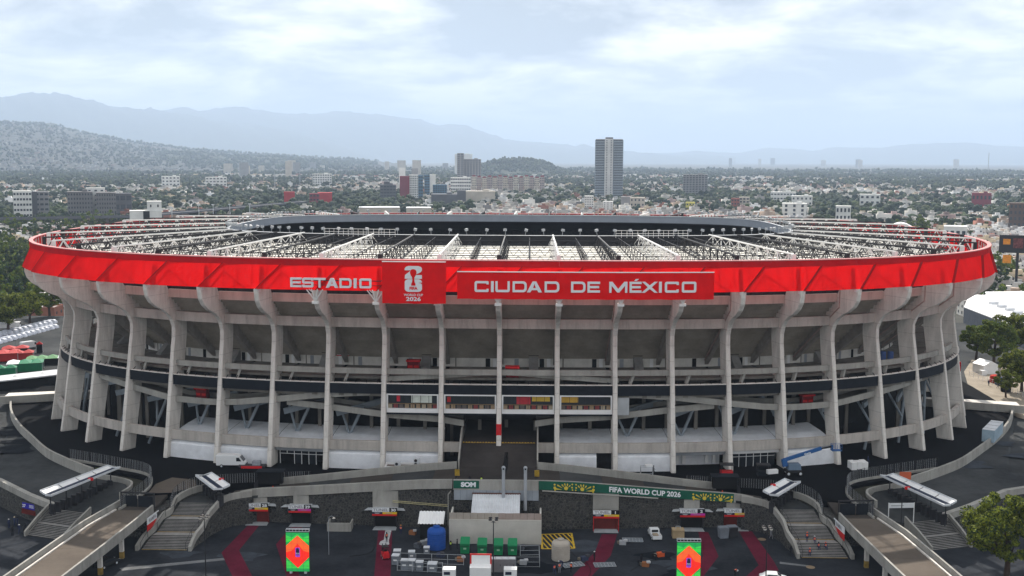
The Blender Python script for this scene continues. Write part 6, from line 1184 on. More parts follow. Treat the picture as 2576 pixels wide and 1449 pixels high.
def mesh_np(name, V, Fc, mats, mi=None, col=None):
    me = bpy.data.meshes.new(name); k = Fc.shape[1]; me.vertices.add(len(V)); me.vertices.foreach_set('co', V.astype(np.float32).ravel()); me.loops.add(Fc.size); me.loops.foreach_set('vertex_index', Fc.astype(np.int32).ravel())
    me.polygons.add(len(Fc)); me.polygons.foreach_set('loop_start', np.arange(0, Fc.size, k, dtype=np.int32)); me.update(calc_edges=True)
    for m_ in (mats if isinstance(mats, (list, tuple)) else [mats]): me.materials.append(m_)
    if mi is not None: me.polygons.foreach_set('material_index', mi.astype(np.int32))
    if col is not None: at_ = me.color_attributes.new('col', 'FLOAT_COLOR', 'POINT'); at_.data.foreach_set('color', np.concatenate([col, np.ones((len(col), 1))], 1).astype(np.float32).ravel())
    me.validate(); return me
def tree_kind(seed, R, H, trunk_h, nc, nl, leaf, li):
    rng = np.random.default_rng(seed); V, Fc, cl_ = crown_mesh(rng, R, H, nc, nl, leaf, trunk_h * .75); cm = mesh_np('crown', V, Fc, [LEAF[li], LEAF[(li + 1) % 3]], (rng.random(len(Fc)) < .3).astype(int))
    mb = MB(); r0 = R * .085; mb.tube((0, 0, 0), (.15, 0, trunk_h * .6), r0, 8, r0 * .75); mb.tube((.15, 0, trunk_h * .6), (.2, .1, trunk_h + H * .35), r0 * .75, 7, r0 * .35)
    for p in cl_[:: max(1, nc // 7)][:7]: mb.tube((.15, .05, trunk_h * random.uniform(.6, 1.0)), tuple(p), r0 * .4, 5, r0 * .12)
    return cm, mb.mesh('trunk', BARK)
BIG = [tree_kind(5, 4.6, 7.5, 4.5, 95, 30000, .15, 2), tree_kind(6, 4.0, 6.5, 3.5, 80, 15000, .18, 1), tree_kind(8, 4.2, 6.0, 3.0, 80, 15000, .18, 2), tree_kind(9, 3.6, 7.0, 3.2, 70, 13000, .18, 0)]
def tree(name, label, p, kind, sc=1.0, rz=0.0, group=None):
    t = thing(name, label, 'tree', p, rz, group); t.scale = (sc,) * 3; ob('crown', kind[0], t); ob('trunk', kind[1], t); return t
p = gz(2545, 1476, 0); tree('plaza_tree', 'big olive-green leafy tree at the lower right edge', (p.x - 1.0, p.y, 0), BIG[0], 1.42, 0.4)
p = gz(2325, 1530, 0); tree('plaza_tree', 'top of a small green tree at the bottom edge beside the right ramp', (p.x, p.y, -2.0), BIG[2], .62, 1.0)
for i, (u_, v_, z, k, s, lab) in enumerate(((20, 838, 5, 2, 1.75, 'large bright green tree at the left edge above the tarped cars'), (75, 815, 5, 2, 1.5, 'dark green tree beyond the bright tree at the left edge'), (125, 795, 5, 1, 1.6, 'dark tree right behind the leftmost columns'),
    (2500, 925, 5, 1, 1.6, 'broad green tree beside the grey-roofed hall on the right'), (2545, 905, 5, 2, 1.8, 'tall green tree at the right edge'), (2455, 905, 5, 1, 1.25, 'dark rounded tree beside the outermost right column'), (2570, 985, 5, 2, 1.4, 'bright bushy tree at the right edge by the road'), (2530, 1000, 5, 0, .7, 'low dark tree behind the dark tanks on the right'), (2440, 760, 5, 3, 1.0, 'dark tree behind the right end of the red band'), (2475, 745, 5, 1, .95, 'green tree behind the outermost flaring column on the right'))):
    tree('roadside_tree', lab, gz(u_, v_, z), BIG[k], s, i * 1.3)
for (x, y, lab, s) in ((-83.0, -88.9, 'left small shrub beside the left fence', .16), (-80.6, -90.4, 'right small shrub beside the left fence', .17)): tree('shrub', lab, (x, y, 4.7), BIG[2], s)['category'] = 'shrub'
# ------------------------------------------------------------------ the lot beyond the left columns
TARP = mat('silver_tarp', (0.50, 0.53, 0.60), .35, .3, .8, bump=.8, bscale=1.2)
rng = np.random.default_rng(3)
def tarp_car(seed):
    rng = np.random.default_rng(seed); rows = []
    for i in range(10):
        y = -1.0 + 2.0 * i / 9; row = []
        for j in range(17):
            x = -2.4 + 4.8 * j / 16; e = min(1, (2.4 - abs(x)) * 2.5) * min(1, (1.0 - abs(y)) * 4 + .0); h = (1.45 if abs(x + .2) < 1.15 else 1.45 - (abs(x + .2) - 1.15) * .62) * (e ** .5 if e > 0 else 0); row.append((x * (1 + .03 * rng.normal()), y * (1 + .04 * rng.normal()), max(.02, h + .06 * rng.normal())))
        rows.append(row)
    return MB().grid(rows).mesh('tarpaulin', TARP, True)
tcs = [tarp_car(i) for i in range(3)]
pa, pb, pc_ = gz(-30, 862, 5), gz(150, 815, 5), gz(-30, 845, 5)
k = 0; a0_, a1_ = gz(-25, 868, 5), gz(142, 822, 5); b0_, b1_ = gz(-25, 850, 5), gz(140, 810, 5)
ORDN = ['first', 'second', 'third', 'fourth', 'fifth', 'sixth', 'seventh', 'eighth', 'ninth', 'tenth', 'eleventh', 'twelfth', 'thirteenth', 'fourteenth']
for row, (q0, q1_) in enumerate(((a0_, a1_), (b0_, b1_))):
    n = int((q1_ - q0).length / 2.9); rz = math.atan2((q1_ - q0).y, (q1_ - q0).x) + PI / 2
    for i in range(n):
        t = thing('covered_car', 'car under silver tarpaulin, %s from the left in the %s row' % (ORDN[min(i, 13)], ('front', 'rear')[row]), 'car', q0.lerp(q1_, i / n), rz + random.uniform(-.06, .06), 'cars under tarpaulins on the left lot'); ob('tarpaulin', tcs[(i + row) % 3], t)
        for sx in (-1.4, 1.4):
            for sy in (-.8, .8): MB().tube((sx, sy - .1, .3), (sx, sy + .1, .3), .3, 8).build('wheel', RUBBER, t) if i % 3 == 0 else None
t = thing('box_truck', 'white box truck with faded lettering at the left edge', 'truck', gz(8, 830, 5), .25); MB().box((0, 0, 2.3), (8, 2.5, 2.9)).build('cargo_box', WHITE, t); MB().box((5.0, 0, 1.7), (1.8, 2.3, 2.3)).build('cab', WHITE, t); MB().box((5.92, 0, 2.3), (.05, 2.0, .8)).build('windscreen', GLASS, t); wall_text('lettering', 'CE Y GRUEN', .7, GRT, (0, -1.28, 2.2), parent=t, ext=.01)
for x in (-2.8, 3.2, 5.2):
    for y in (-1.1, 1.1): wheel(t, x, y, .5, .3)
RT_, GT_ = mat('red_tent_fabric', (.42, .03, .03), .6, .15), mat('green_tent_fabric', (.02, .20, .10), .6, .15)
for i, (u_, v_, w, d, h, m_, lab) in enumerate(((10, 906, 9, 7, 2.6, RT_, 'red flat stall at the left edge, nearest the frame'), (40, 893, 8, 4, 2.4, RT_, 'red stall behind the nearest red one on the left lot'), (60, 905, 6, 4, 2.4, RT_, 'small red stall beside the green ones on the left lot'), (100, 887, 2.0, 1.4, 2.8, RT_, 'narrow red cabinet on the left lot'), (65, 932, 10, 6, 2.6, GT_, 'dark green canopy stall on the left lot'), (120, 915, 12, 5, 2.0, mat('pale_green_sheet', (.13, .28, .14), .7, .2), 'long pale green sheeted stall next to the leftmost columns'), (15, 945, 6, 3, 2.4, GT_, 'dark green stall at the left edge below the red ones'))):
    t = thing('market_stall', lab, 'stall', gz(u_, v_, 5), .35, 'stalls on the left lot'); MB().box((0, 0, h / 2), (w * .92, d * .88, h - .2)).build('stall_body', (m_, DKINT)[i % 2], t)
    nm_ = max(1, int(w / 3))
    for j in range(nm_): xx = -w / 2 + w * (j + .5) / nm_; MB().add([(xx - w / nm_ / 2, -d / 2, h), (xx + w / nm_ / 2, -d / 2, h), (xx + w / nm_ / 2, d / 2, h), (xx - w / nm_ / 2, d / 2, h), (xx, 0, h + .9)], [(0, 1, 4), (1, 2, 4), (2, 3, 4), (3, 0, 4), (3, 2, 1, 0)]).build('stall_roof', m_ if (i + j) % 4 else TENT, t)
    for sx in (-1, 1):
        for sy in (-1, 1): MB().tube((sx * w * .48, sy * d * .46, 0), (sx * w * .48, sy * d * .46, h), .07, 5).build('pole', LGREY, t)
t = thing('white_marquee', 'long white sheeted roof with round vents beside the left columns', 'tent', gz(60, 975, 5), .42); MB().add([(-13, -3, 2.2), (11, -3, 3.4), (11, 4, 3.6), (-13, 4, 2.4), (-13, -3, 2.5), (11, -3, 3.7), (11, 4, 3.9), (-13, 4, 2.7)], MB.BF).build('marquee_roof', LGREY, t); MB().box((0, .5, 1.2), (21, 5.5, 2.2)).build('marquee_body', DKINT, t)
for x in (-8, -2, 5): MB().lathe([(.8, 0), (.7, .4), (.3, .7)], 12, (x, 1, 2.9 + .04 * x)).build('roof_vent', WHITE, t)
# elevated links from the terraces into the stadium sides
for sg, nm in ((-1, 'left'), (1, 'right')):
    t = thing('side_bridge', 'concrete side bridge from the %s terrace to the outermost columns' % nm, 'bridge', (sg * 120, -32, 5)); P0, P1 = (sg * 127, -31), (sg * 108, -24)
    MB().prism([(sg * 128, -33.5), (sg * 106, -26), (sg * 106, -18), (sg * 130, -24)], 6.0, 6.9).build('deck', CONC, t, world=True); wall_run(MB(), [(sg * 128, -33.7), (sg * 106, -26.2)], .4, 6.2, 8.0).build('parapet', CONC_P, t, world=True); MB().bar((sg * 110, -27, 0.5), (sg * 110, -27, 6), .8, .8, 0, (0, 1, 0)).build('pier', CONC, t, world=True)
# ------------------------------------------------------------------ right side
t = thing('curved_hall', 'low hall with flat white roof and slate-grey wall beyond the right columns', 'building', gz(2520, 830, 5)); a, b = gz(2423, 812, 5), gz(2640, 905, 5); c = gz(2700, 790, 5)
hp = [a, b, c, c + (a - b) * .35, gz(2440, 770, 5)]; MB().prism([(q.x, q.y) for q in hp], 5.0, 11.0).build('hall_wall', mat('slate_grey_wall', (.10, .115, .14), .7, .15), t, world=True); MB().prism([(q.x, q.y) for q in hp], 11.02, 11.3).build('hall_roof', WHITE, t, world=True)
for i in range(4): q = gz(2500 + 20 * i, 765 + 8 * i, 11.3); MB().box(tuple(q + Vector((0, 0, .5))), (3.5, 1.6, 1.0), .3).build('roof_unit', LGREY, t, world=True)
t = thing('gabled_tent', 'small white gabled tent on the right road', 'tent', gz(2478, 937, 5), .3); MB().box((0, 0, 1.3), (5, 5, 2.6)).build('tent_wall', WHITE, t); MB().add([(-2.6, -2.6, 2.6), (2.6, -2.6, 2.6), (2.6, 2.6, 2.6), (-2.6, 2.6, 2.6), (0, -2.6, 3.9), (0, 2.6, 3.9)], [(0, 1, 4), (2, 3, 5), (1, 2, 5, 4), (3, 0, 4, 5)]).build('tent_roof', WHITE, t); MB().box((-3.2, -3.0, .7), (1.8, 1.4, 1.4)).build('white_box', WHITE, t)
for i, (u_, v_, c_, lab) in enumerate(((2502, 962, (.5, .04, .03), 'red-topped bin row on the right road'), (2515, 968, (.03, .05, .1), 'dark blue round tank on the right road'), (2530, 985, (.012, .012, .014), 'large black round tank on the right road'))):
    t = thing('road_bin', lab, 'bin', gz(u_, v_, 5)); MB().lathe([(1.3, 0), (1.4, 1.2), (1.2, 2.0), (.3, 2.3)], 14).build('bin_body', cl(c_), t)
t = thing('road_fence', 'thin wire fence along the road right of the stadium', 'fence', gz(2440, 950, 5)); a, b = gz(2438, 945, 5), gz(2600, 1010, 5); mb = MB()
for i in range(14): q = a.lerp(b, i / 13); MB().tube(q, q + Vector((0, 0, 1.6)), .05, 4).build('post', LGREY, t, world=True)
for z in (.5, 1.0, 1.55): mb.tube(a + Vector((0, 0, z)), b + Vector((0, 0, z)), .03, 4)
mb.build('rail', LGREY, t, world=True)
struct('road', MB().sheet([tuple(gz(u_, v_, 5.0)) for u_, v_ in ((2425, 935), (2445, 905), (2700, 960), (2700, 1090), (2560, 1050), (2440, 985))]), mat('pale_road', (.30, .26, .21), .95, .3, .2, fine=.3))
# ------------------------------------------------------------------ mountains and hills
HILL = mat('hill_forest', (0.022, 0.034, 0.022), .95, .5, .004, detail=10, col2=(0.05, 0.06, 0.04)); URB = mat('urban_slope', (0.022, 0.030, 0.026), .95, .6, .010, detail=14, col2=(0.075, 0.078, 0.072), fine=.4)
def ridge(name, pts, D, depth, m_, rough, nx=140, ny=14, back=1.2, zbase=-5.0):
    us = [p[0] for p in pts]; vs_ = [p[1] for p in pts]; rng = np.random.default_rng(len(pts)); rows = []
    U = np.linspace(us[0], us[-1], nx)
    for j in range(ny + 5):
        f = j / ny; row = []
        for i, u_ in enumerate(U):
            v_ = float(np.interp(u_, us, vs_)); top = gd(u_, v_, D); dr = (top - CAM); dr.z = 0; dr.normalize()
            g = math.sin(min(1, f) * PI / 2) ** 1.25 if f <= 1 else max(0, 1 - (f - 1) * back * 2.2)
            q = top + dr * (depth * (f - 1)); nz = rough * (1 - abs(f - .5) * .6) * (math.sin(i * .71 + j * 1.3) * .6 + math.sin(i * .23 + j * .6 + 1) * .9 + math.sin(i * 1.9 + j * .8) * .4 + rng.normal() * .35) * (0 if f == 1 else 1)
            row.append((q.x, q.y, zbase + (top.z - zbase) * g + nz * g))
        rows.append(row)
    return MB().grid(rows).build(name, m_, kind='structure', smooth=True)
M1 = [(-300, 262), (-120, 255), (0, 247), (67, 234), (143, 239), (217, 253), (277, 267), (367, 276), (417, 285), (500, 296), (600, 310), (720, 330), (860, 360), (960, 396)]
M2 = [(300, 300), (367, 281), (417, 277), (460, 269), (500, 280), (577, 275), (607, 270), (650, 280), (750, 288), (858, 284), (975, 291), (1058, 301), (1098, 315), (1168, 318), (1225, 336), (1275, 353), (1325, 356), (1408, 362), (1445, 371), (1471, 366), (1495, 372), (1568, 381), (1717, 390), (1850, 396)]
M3 = [(1500, 392), (1600, 386), (1717, 384), (1750, 381), (1857, 385), (1930, 371), (2047, 380), (2100, 370), (2217, 372), (2300, 363), (2434, 358), (2517, 368), (2576, 370), (2750, 375), (2900, 384)]
ridge('mountain', M1, 24000, 7000, HILL, 34); ridge('mountain', M2, 28000, 7000, HILL, 34); ridge('mountain', M3, 32000, 6000, HILL, 18)
FOREST = [(230, 415), (283, 402), (350, 391), (417, 383), (483, 383), (567, 392), (640, 394), (700, 396), (780, 402), (859, 408), (960, 420)]; WOOD = [(1180, 432), (1212, 418), (1240, 406), (1290, 402), (1330, 402), (1370, 410), (1408, 428), (1430, 436)]
SLOPE = [(-400, 300), (-150, 305), (0, 311), (133, 318), (207, 337), (300, 353), (433, 372), (567, 384), (733, 394), (900, 402), (1000, 412)]
ridge('hill', SLOPE, 11000, 6000, URB, 10)
ridge('hill', [(230, 415), (283, 402), (350, 391), (417, 383), (483, 383), (567, 392), (640, 394), (700, 396), (780, 402), (859, 408), (960, 420)], 8200, 2400, HILL, 9)
ridge('hill', [(1180, 432), (1212, 418), (1240, 406), (1290, 402), (1330, 402), (1370, 410), (1408, 428), (1430, 436)], 5200, 800, HILL, 6, 60)
def slope_z(u_, D):                                         # height of the inhabited left slope
    v_ = float(np.interp(u_, [p[0] for p in SLOPE], [p[1] for p in SLOPE])); top = gd(u_, v_, 11000).z; f = (D - 5000) / 6000
    return 0 if f <= 0 or u_ > 960 else -5 + (top + 5) * math.sin(min(1, f) * PI / 2) ** 1.25
# ------------------------------------------------------------------ landmark buildings, each with its own parts
def col(n, c, **k): return mat('wall_' + n, c, .85, .15, .08, **k)
WIN = mat('far_window', (0.03, 0.04, 0.055), .25, 0, spec=.5)
def block(t, x0, x1, y0, y1, h, m_, nf=0, nw=0, wm=None, name='wall', ww=.55, hh=.5, z0=0.0, sides=True):
    MB().box(((x0 + x1) / 2, (y0 + y1) / 2, z0 + h / 2), (x1 - x0, y1 - y0, h)).build(name, m_, t)
    if nf and nw:
        fh = h / nf; bw = (x1 - x0) / nw; wmesh = MB().box((0, 0, 0), (bw * ww, .3, fh * hh)).mesh('window', wm or WIN)
        for i in range(nf):
            for j in range(nw): ob('window', wmesh, t, (x0 + bw * (j + .5), y0 - .02, z0 + fh * (i + .55)))
        if sides:
            bs = MB().box((0, 0, 0), (.3, (y1 - y0) * .8, fh * hh)).mesh('side_window', wm or WIN)
            for i in range(nf):
                ob('side_window', bs, t, (x0 - .02, (y0 + y1) / 2, z0 + fh * (i + .55))); ob('side_window', bs, t, (x1 + .02, (y0 + y1) / 2, z0 + fh * (i + .55)))
    MB().box(((x0 + x1) / 2, (y0 + y1) / 2, z0 + h + .3), (x1 - x0 + .3, y1 - y0 + .3, .6)).build('roof_parapet', m_, t)
def landmark(label, u0, u1, vt, D, depth=None, cat='building', name='building', rot=0.0):
    c = (u0 + u1) / 2; p = gd(c, 500, D); p.z = 0; w = (u1 - u0) * D / F; top = gd(c, vt, D).z; rz = -math.atan2(p.x - CAM.x, p.y - CAM.y) + rot
    return thing(name, label, cat, p, rz), w, top
BEIGE, GREY, WHT_, DKG, MAR, BLUG, PNK, RED_ = col('beige', (.50, .46, .40)), col('grey', (.27, .27, .28)), col('white', (.70, .70, .68)), col('darkgrey', (.10, .105, .12)), col('maroon', (.22, .035, .055)), col('blueglass', (.06, .14, .22)), col('pink', (.36, .31, .30)), col('red', (.42, .03, .04))
# the tall tower
t, w, h = landmark('very tall apartment tower with pale middle strip and dark balconies', 1497, 1566, 352, 1900, name='apartment_tower', cat='tower', rot=.1)
MB().box((0, 8, h / 2), (w * .98, 14, h)).build('core', col('bluecore', (.13, .17, .22)), t); nf = 36; fh = h / nf
sl = MB().box((0, 0, 0), (w * .36, 1.4, .95)).mesh('balcony', col('balcony', (.36, .42, .48))); gl = MB().box((0, 0, 0), (w * .33, .3, fh * .55)).mesh('window_band', WIN)
for i in range(nf):
    for sx in (-.33, .33): ob('balcony', sl, t, (sx * w, .5, fh * i + .4)); ob('window_band', gl, t, (sx * w, .85, fh * (i + .62)))
MB().box((-.02 * w, -.4, h / 2 + 1), (w * .30, 2.6, h + 2)).build('middle_strip', col('palestrip', (.58, .58, .57)), t); mw = MB().box((0, 0, 0), (w * .05, .2, fh * .4)).mesh('window', WIN)
for i in range(nf):
    for sx in (-.10, .06): ob('window', mw, t, (sx * w, -1.75, fh * (i + .5)))
MB().box((0, 6, h + 2), (w * .26, 8, 5)).build('plant_room', DKG, t); MB().box((-.28 * w, 6, h + .6), (w * .4, 10, 1.4)).build('roof_edge', GREY, t); MB().box((.30 * w, 6, h + .6), (w * .36, 10, 1.4)).build('roof_edge', GREY, t)
for lab, u0, u1, vt, D, dp, m_, nf, nw, ww, hh in (
    ('grey apartment tower with brown balconies right of the very tall tower', 1718, 1778, 440, 1950, 20, GREY, 14, 8, .7, .5),
    ('white office block with strip windows at the left edge', 37, 76, 482, 1250, 18, WHT_, 6, 6, .7, .4), ('dark slab joined to the white office block, on its right', 76, 92, 484, 1262, 16, DKG, 0, 0, 0, 0), ('slim white and grey office block second from the left edge', 90, 120, 483, 1270, 16, GREY, 6, 3, .7, .4),
    ('left half of the brown-grey twin office blocks', 174, 229, 484, 1240, 22, col('browngrey', (.16, .155, .16)), 7, 9, .5, .45), ('white stair tower between the brown-grey twin blocks', 221, 262, 474, 1262, 12, WHT_, 7, 3, .4, .3), ('right half of the brown-grey twin office blocks', 245, 289, 486, 1236, 22, col('browngrey', (.16, .155, .16)), 7, 8, .5, .45), ('low dark glass block beside the twin office blocks', 289, 329, 488, 1280, 22, DKG, 3, 3, .8, .5),
    ('red and white block with billboard front at the expressway', 779, 803, 488, 1500, 14, MAR, 4, 3, .6, .4), ('bright red windowless block by the expressway', 800, 835, 486, 1530, 22, RED_, 0, 0, 0, 0), ('tall red sign-fronted building by the expressway', 715, 741, 484, 1560, 14, RED_, 0, 0, 0, 0),
    ('black office block with raised stair head', 957, 996, 466, 1700, 22, DKG, 6, 5, .8, .3), ('stair head on the black office block', 966, 981, 458, 1712, 10, DKG, 0, 0, 0, 0), ('maroon half of the maroon and white hotel', 1006, 1030, 444, 1750, 16, MAR, 0, 0, 0, 0), ('white gridded half of the maroon and white hotel', 1030, 1052, 441, 1752, 16, WHT_, 12, 5, .5, .5), ('teal strip tower beside the hotel', 1052, 1064, 442, 1770, 12, BLUG, 8, 2, .8, .3),
    ('dark glass side of the slim office tower', 1068, 1081, 441, 1900, 14, BLUG, 9, 2, .8, .4), ('pale side of the slim office tower', 1081, 1096, 440, 1902, 14, WHT_, 0, 0, 0, 0), ('blue glass apartment block in front of the slim tower', 1089, 1124, 466, 1700, 20, BLUG, 9, 6, .6, .5), ('slender pale tower rising behind the hotel', 1004, 1020, 423, 2500, 20, WHT_, 0, 0, 0, 0), ('grey-blue tower behind the hotel, right of the slender pale one', 1036, 1052, 424, 2500, 20, GREY, 0, 0, 0, 0),
    ('tall slab of the grey twin towers before the wooded hill', 1150, 1167, 386, 2500, 20, GREY, 18, 2, .7, .5), ('broad lower slab of the grey twin towers before the wooded hill', 1167, 1210, 401, 2520, 24, GREY, 14, 6, .5, .5), ('pale blue building far behind the grey twin towers', 1144, 1188, 388, 4200, 30, WHT_, 0, 0, 0, 0), ('long pale hospital-like block below the grey twin towers', 1134, 1184, 447, 2150, 20, WHT_, 5, 9, .8, .4),
    ('long black box hall in the middle city', 1085, 1150, 490, 1560, 40, DKG, 0, 0, 0, 0), ('taller black box hall beside the long one', 1150, 1172, 480, 1580, 30, DKG, 0, 0, 0, 0), ('pale flat-roofed hall right of the black halls', 1172, 1245, 482, 1620, 30, BEIGE, 0, 0, 0, 0),
    ('white apartment block with balconies left of the tall tower foot', 1471, 1493, 494, 1440, 12, WHT_, 7, 4, .5, .4), ('white slab block before the tall tower foot', 1517, 1542, 508, 1400, 12, WHT_, 6, 3, .3, .4), ('grey blank block right of the tall tower foot', 1562, 1585, 496, 1450, 14, GREY, 0, 0, 0, 0), ('beige blank block beside the grey one right of the tower', 1585, 1622, 498, 1470, 16, BEIGE, 3, 4, .4, .4),
    ('long white flat-roofed block on the right, rear one', 1940, 2000, 484, 1750, 20, WHT_, 3, 8, .7, .3), ('white cubic block right of the long white one', 1993, 2042, 494, 1560, 18, WHT_, 3, 5, .4, .4), ('big white blank block with glazed strip on the right', 1970, 2028, 513, 1290, 20, WHT_, 4, 3, .3, .6), ('white terraced block further right', 2165, 2212, 490, 1600, 20, WHT_, 3, 4, .5, .4), ('white stepped house beyond the right roof corner', 2382, 2432, 572, 760, 14, WHT_, 3, 4, .6, .4), ('maroon low block at the right', 2448, 2490, 487, 1650, 16, MAR, 2, 5, .5, .4), ('brick-red block near the left of the long white block', 1840, 1860, 500, 1480, 12, col('brick', (.28, .09, .07)), 4, 3, .5, .4), ('beige striped block right of the brick-red one', 1860, 1885, 497, 1490, 12, BEIGE, 5, 3, .6, .5), ('yellow small block before the grey tower', 1726, 1748, 510, 1420, 12, col('yellow', (.55, .50, .12)), 3, 3, .5, .4), ('white block with tall windows left of the right roof corner', 2105, 2140, 520, 1150, 14, WHT_, 3, 4, .5, .5), ('dark brick block at the right edge', 2546, 2600, 513, 1150, 20, col('darkbrick', (.10, .07, .06)), 5, 6, .5, .5), ('white hotel at the far left city', 788, 835, 438, 2600, 20, WHT_, 6, 8, .6, .5), ('white long block on the left plain', 520, 570, 446, 2500, 20, WHT_, 4, 6, .6, .4), ('white cluster block on the left plain, left of the long one', 410, 452, 444, 2500, 20, WHT_, 4, 5, .5, .4)):
    t, w, h = landmark(lab, u0, u1, vt, D); block(t, -w / 2, w / 2, 0, dp, h, m_, nf, nw, ww=ww, hh=hh)
    if w > 22: MB().box((w * .2, dp * .5, h + 1.6), (w * .2, dp * .4, 2.4)).build('roof_housing', m_, t)
    if nf > 5: MB().box((0, -.15, 1.4), (w * .25, .4, 2.8)).build('door', WIN, t)
# apartment estate with reddish tops
for i in range(14):
    u0 = 1186 + i * 13.2; t, w, h = landmark('pink-grey apartment block with red top, %s from the left in the long estate' % ORDN[i], u0, u0 + 12.2, 441 + (i * 7) % 5, 2150 + (i * 37) % 90); t['group'] = 'apartment estate before the wooded hill'; block(t, -w / 2, w / 2, 0, 12, h - 3, PNK if i % 2 else BEIGE, 7, 3, hh=.4, ww=.45, sides=False); MB().box((0, 6, h - 1.2), (w * .7, 8, 3.2)).build('red_top', MAR, t)
# white cubic building behind the left rim
t, w, h = landmark('white windowless stepped building just behind the left rim of the stadium', 329, 402, 532, 900); block(t, -w / 2, w / 2, 0, 14, h, WHT_); block(t, w * .05, w / 2, 1, 13, 6.5, WHT_, 1, 2, hh=.3, ww=.2, z0=h + .6, name='upper_block', sides=False); MB().box((.02 * w, -.2, h * .86), (w * .2, .4, h * .3)).build('dark_opening', BLACK, t); MB().box((w * .1, -.2, h * .55), (w * .24, .4, h * .5)).build('glass_front', WIN, t)
for u0, u1, vt, D, lab in ((903, 1005, 524, 1180, 'long pale shed roof just behind the far rim, left one'), (1022, 1084, 525, 1170, 'pale shed roof just behind the far rim, right one')):
    t, w, h = landmark(lab, u0, u1, vt, D, name='shed', cat='shed'); block(t, -w / 2, w / 2, 0, 26, h, BEIGE); MB().box((0, 13, h + .8), (w, 26, .3)).build('shed_roof', LGREY, t)
t, w, h = landmark('white conical marquee among trees at the left', 43, 73, 523, 1300, name='marquee', cat='tent'); MB().lathe([(w / 2, 0), (w / 2, 2.2), (w * .25, 5.0), (w * .04, h)], 12).build('marquee_skin', WHITE, t)
t, w, h = landmark('white arched roof hall among trees on the right', 2238, 2300, 558, 830, name='arched_hall', cat='hall'); mb = MB(); mb.sweep([[(-w / 2 + w * j / 8, y, max(0, h - 5) + 4 * math.sin(PI * j / 8)) for j in range(9)] + [(w / 2, y, 0), (-w / 2, y, 0)] for y in (0, 18)]); mb.build('hall_shell', WHITE, t)
# billboard on the right edge
t, w, h = landmark('large dark billboard with orange picture on a pole at the right edge', 2527, 2600, 592, 620, name='billboard', cat='billboard'); hb = 9.0
MB().box((0, 0, h - hb / 2), (w, .8, hb)).build('board', STEELD, t); MB().box((-w * .28, -.45, h - 3.4), (3.4, .1, 2.8)).build('orange_picture', mat('billboard_orange', (.75, .28, .03), .6, .2, 1.0), t); MB().box((.05 * w, -.45, h - 4), (4.6, .1, 5.0)).build('dark_picture', mat('billboard_figures', (.16, .05, .05), .6, .6, 1.2), t); MB().tube((w * .05, 0, 0), (w * .05, 0, h - hb), .7, 10).build('pole', STEELD, t); MB().box((-w * .25, -.45, h - 12.2), (4.0, .3, 4.2)).build('orange_picture', mat('billboard_orange', (.75, .28, .03)), t)
# elevated expressway on the left
t = thing('expressway', 'dark elevated expressway crossing behind the left trees', 'viaduct', gd(300, 530, 1150)); a, b, c = gd(-60, 500, 1120), gd(330, 500, 1130), gd(760, 500, 1480)
for q in (a, b, c): q.z = 11.5
for q0, q1_ in ((a, b), (b, c)):
    MB().bar(q0, q1_, 16, 1.6).build('deck', DKG, t, world=True); MB().bar(q0 + Vector((0, -8, 1.4)), q1_ + Vector((0, -8, 1.4)), .3, 1.1).build('barrier', DKG, t, world=True)
    n = int((q1_ - q0).length / 34)
    for i in range(n): q = q0.lerp(q1_, (i + .5) / n); MB().bar((q.x, q.y, 0), (q.x, q.y, 10.8), 2.2, 2.2, 0, (0, 1, 0)).build('pier', CONC_D, t, world=True)
for u_, vt, D, lab in ((500, 516, 900, 'first'), (536, 515, 900, 'second'), (578, 514, 900, 'third'), (628, 513, 900, 'fourth'), (432, 522, 880, 'fifth')):
    p = gd(u_, 520, D); p.z = 0; h = gd(u_, vt, D).z; t = thing('floodlight_mast', 'thin tall mast beyond the left roof corner, %s counted as built near the white building' % lab, 'mast', p, 0, 'thin masts beyond the left roof corner'); t['label'] = 'thin tall mast rising beyond the left corner of the stadium roof'; MB().tube((0, 0, 0), (0, 0, h), .35, 6, .2).build('pole', LGREY, t); MB().box((0, 0, h), (2.2, .4, .8)).build('lamp_head', LGREY, t)
for u_, vt, D, lab in ((755, 409, 2700, 'lattice radio mast rising from the left plain'), (692, 432, 2300, 'short dark mast left of the radio mast'), (2482, 384, 5200, 'very far pale lattice tower on the right plain')):
    p = gd(u_, 500, D); p.z = 0; h = gd(u_, vt, D).z; t = thing('radio_mast', lab, 'mast', p); mb = MB()
    for i in range(3): a = 2.1 * i; mb.tube((2.2 * math.cos(a), 2.2 * math.sin(a), 0), (.6 * math.cos(a), .6 * math.sin(a), h), .4, 4)
    mb.build('lattice', STEELG, t)
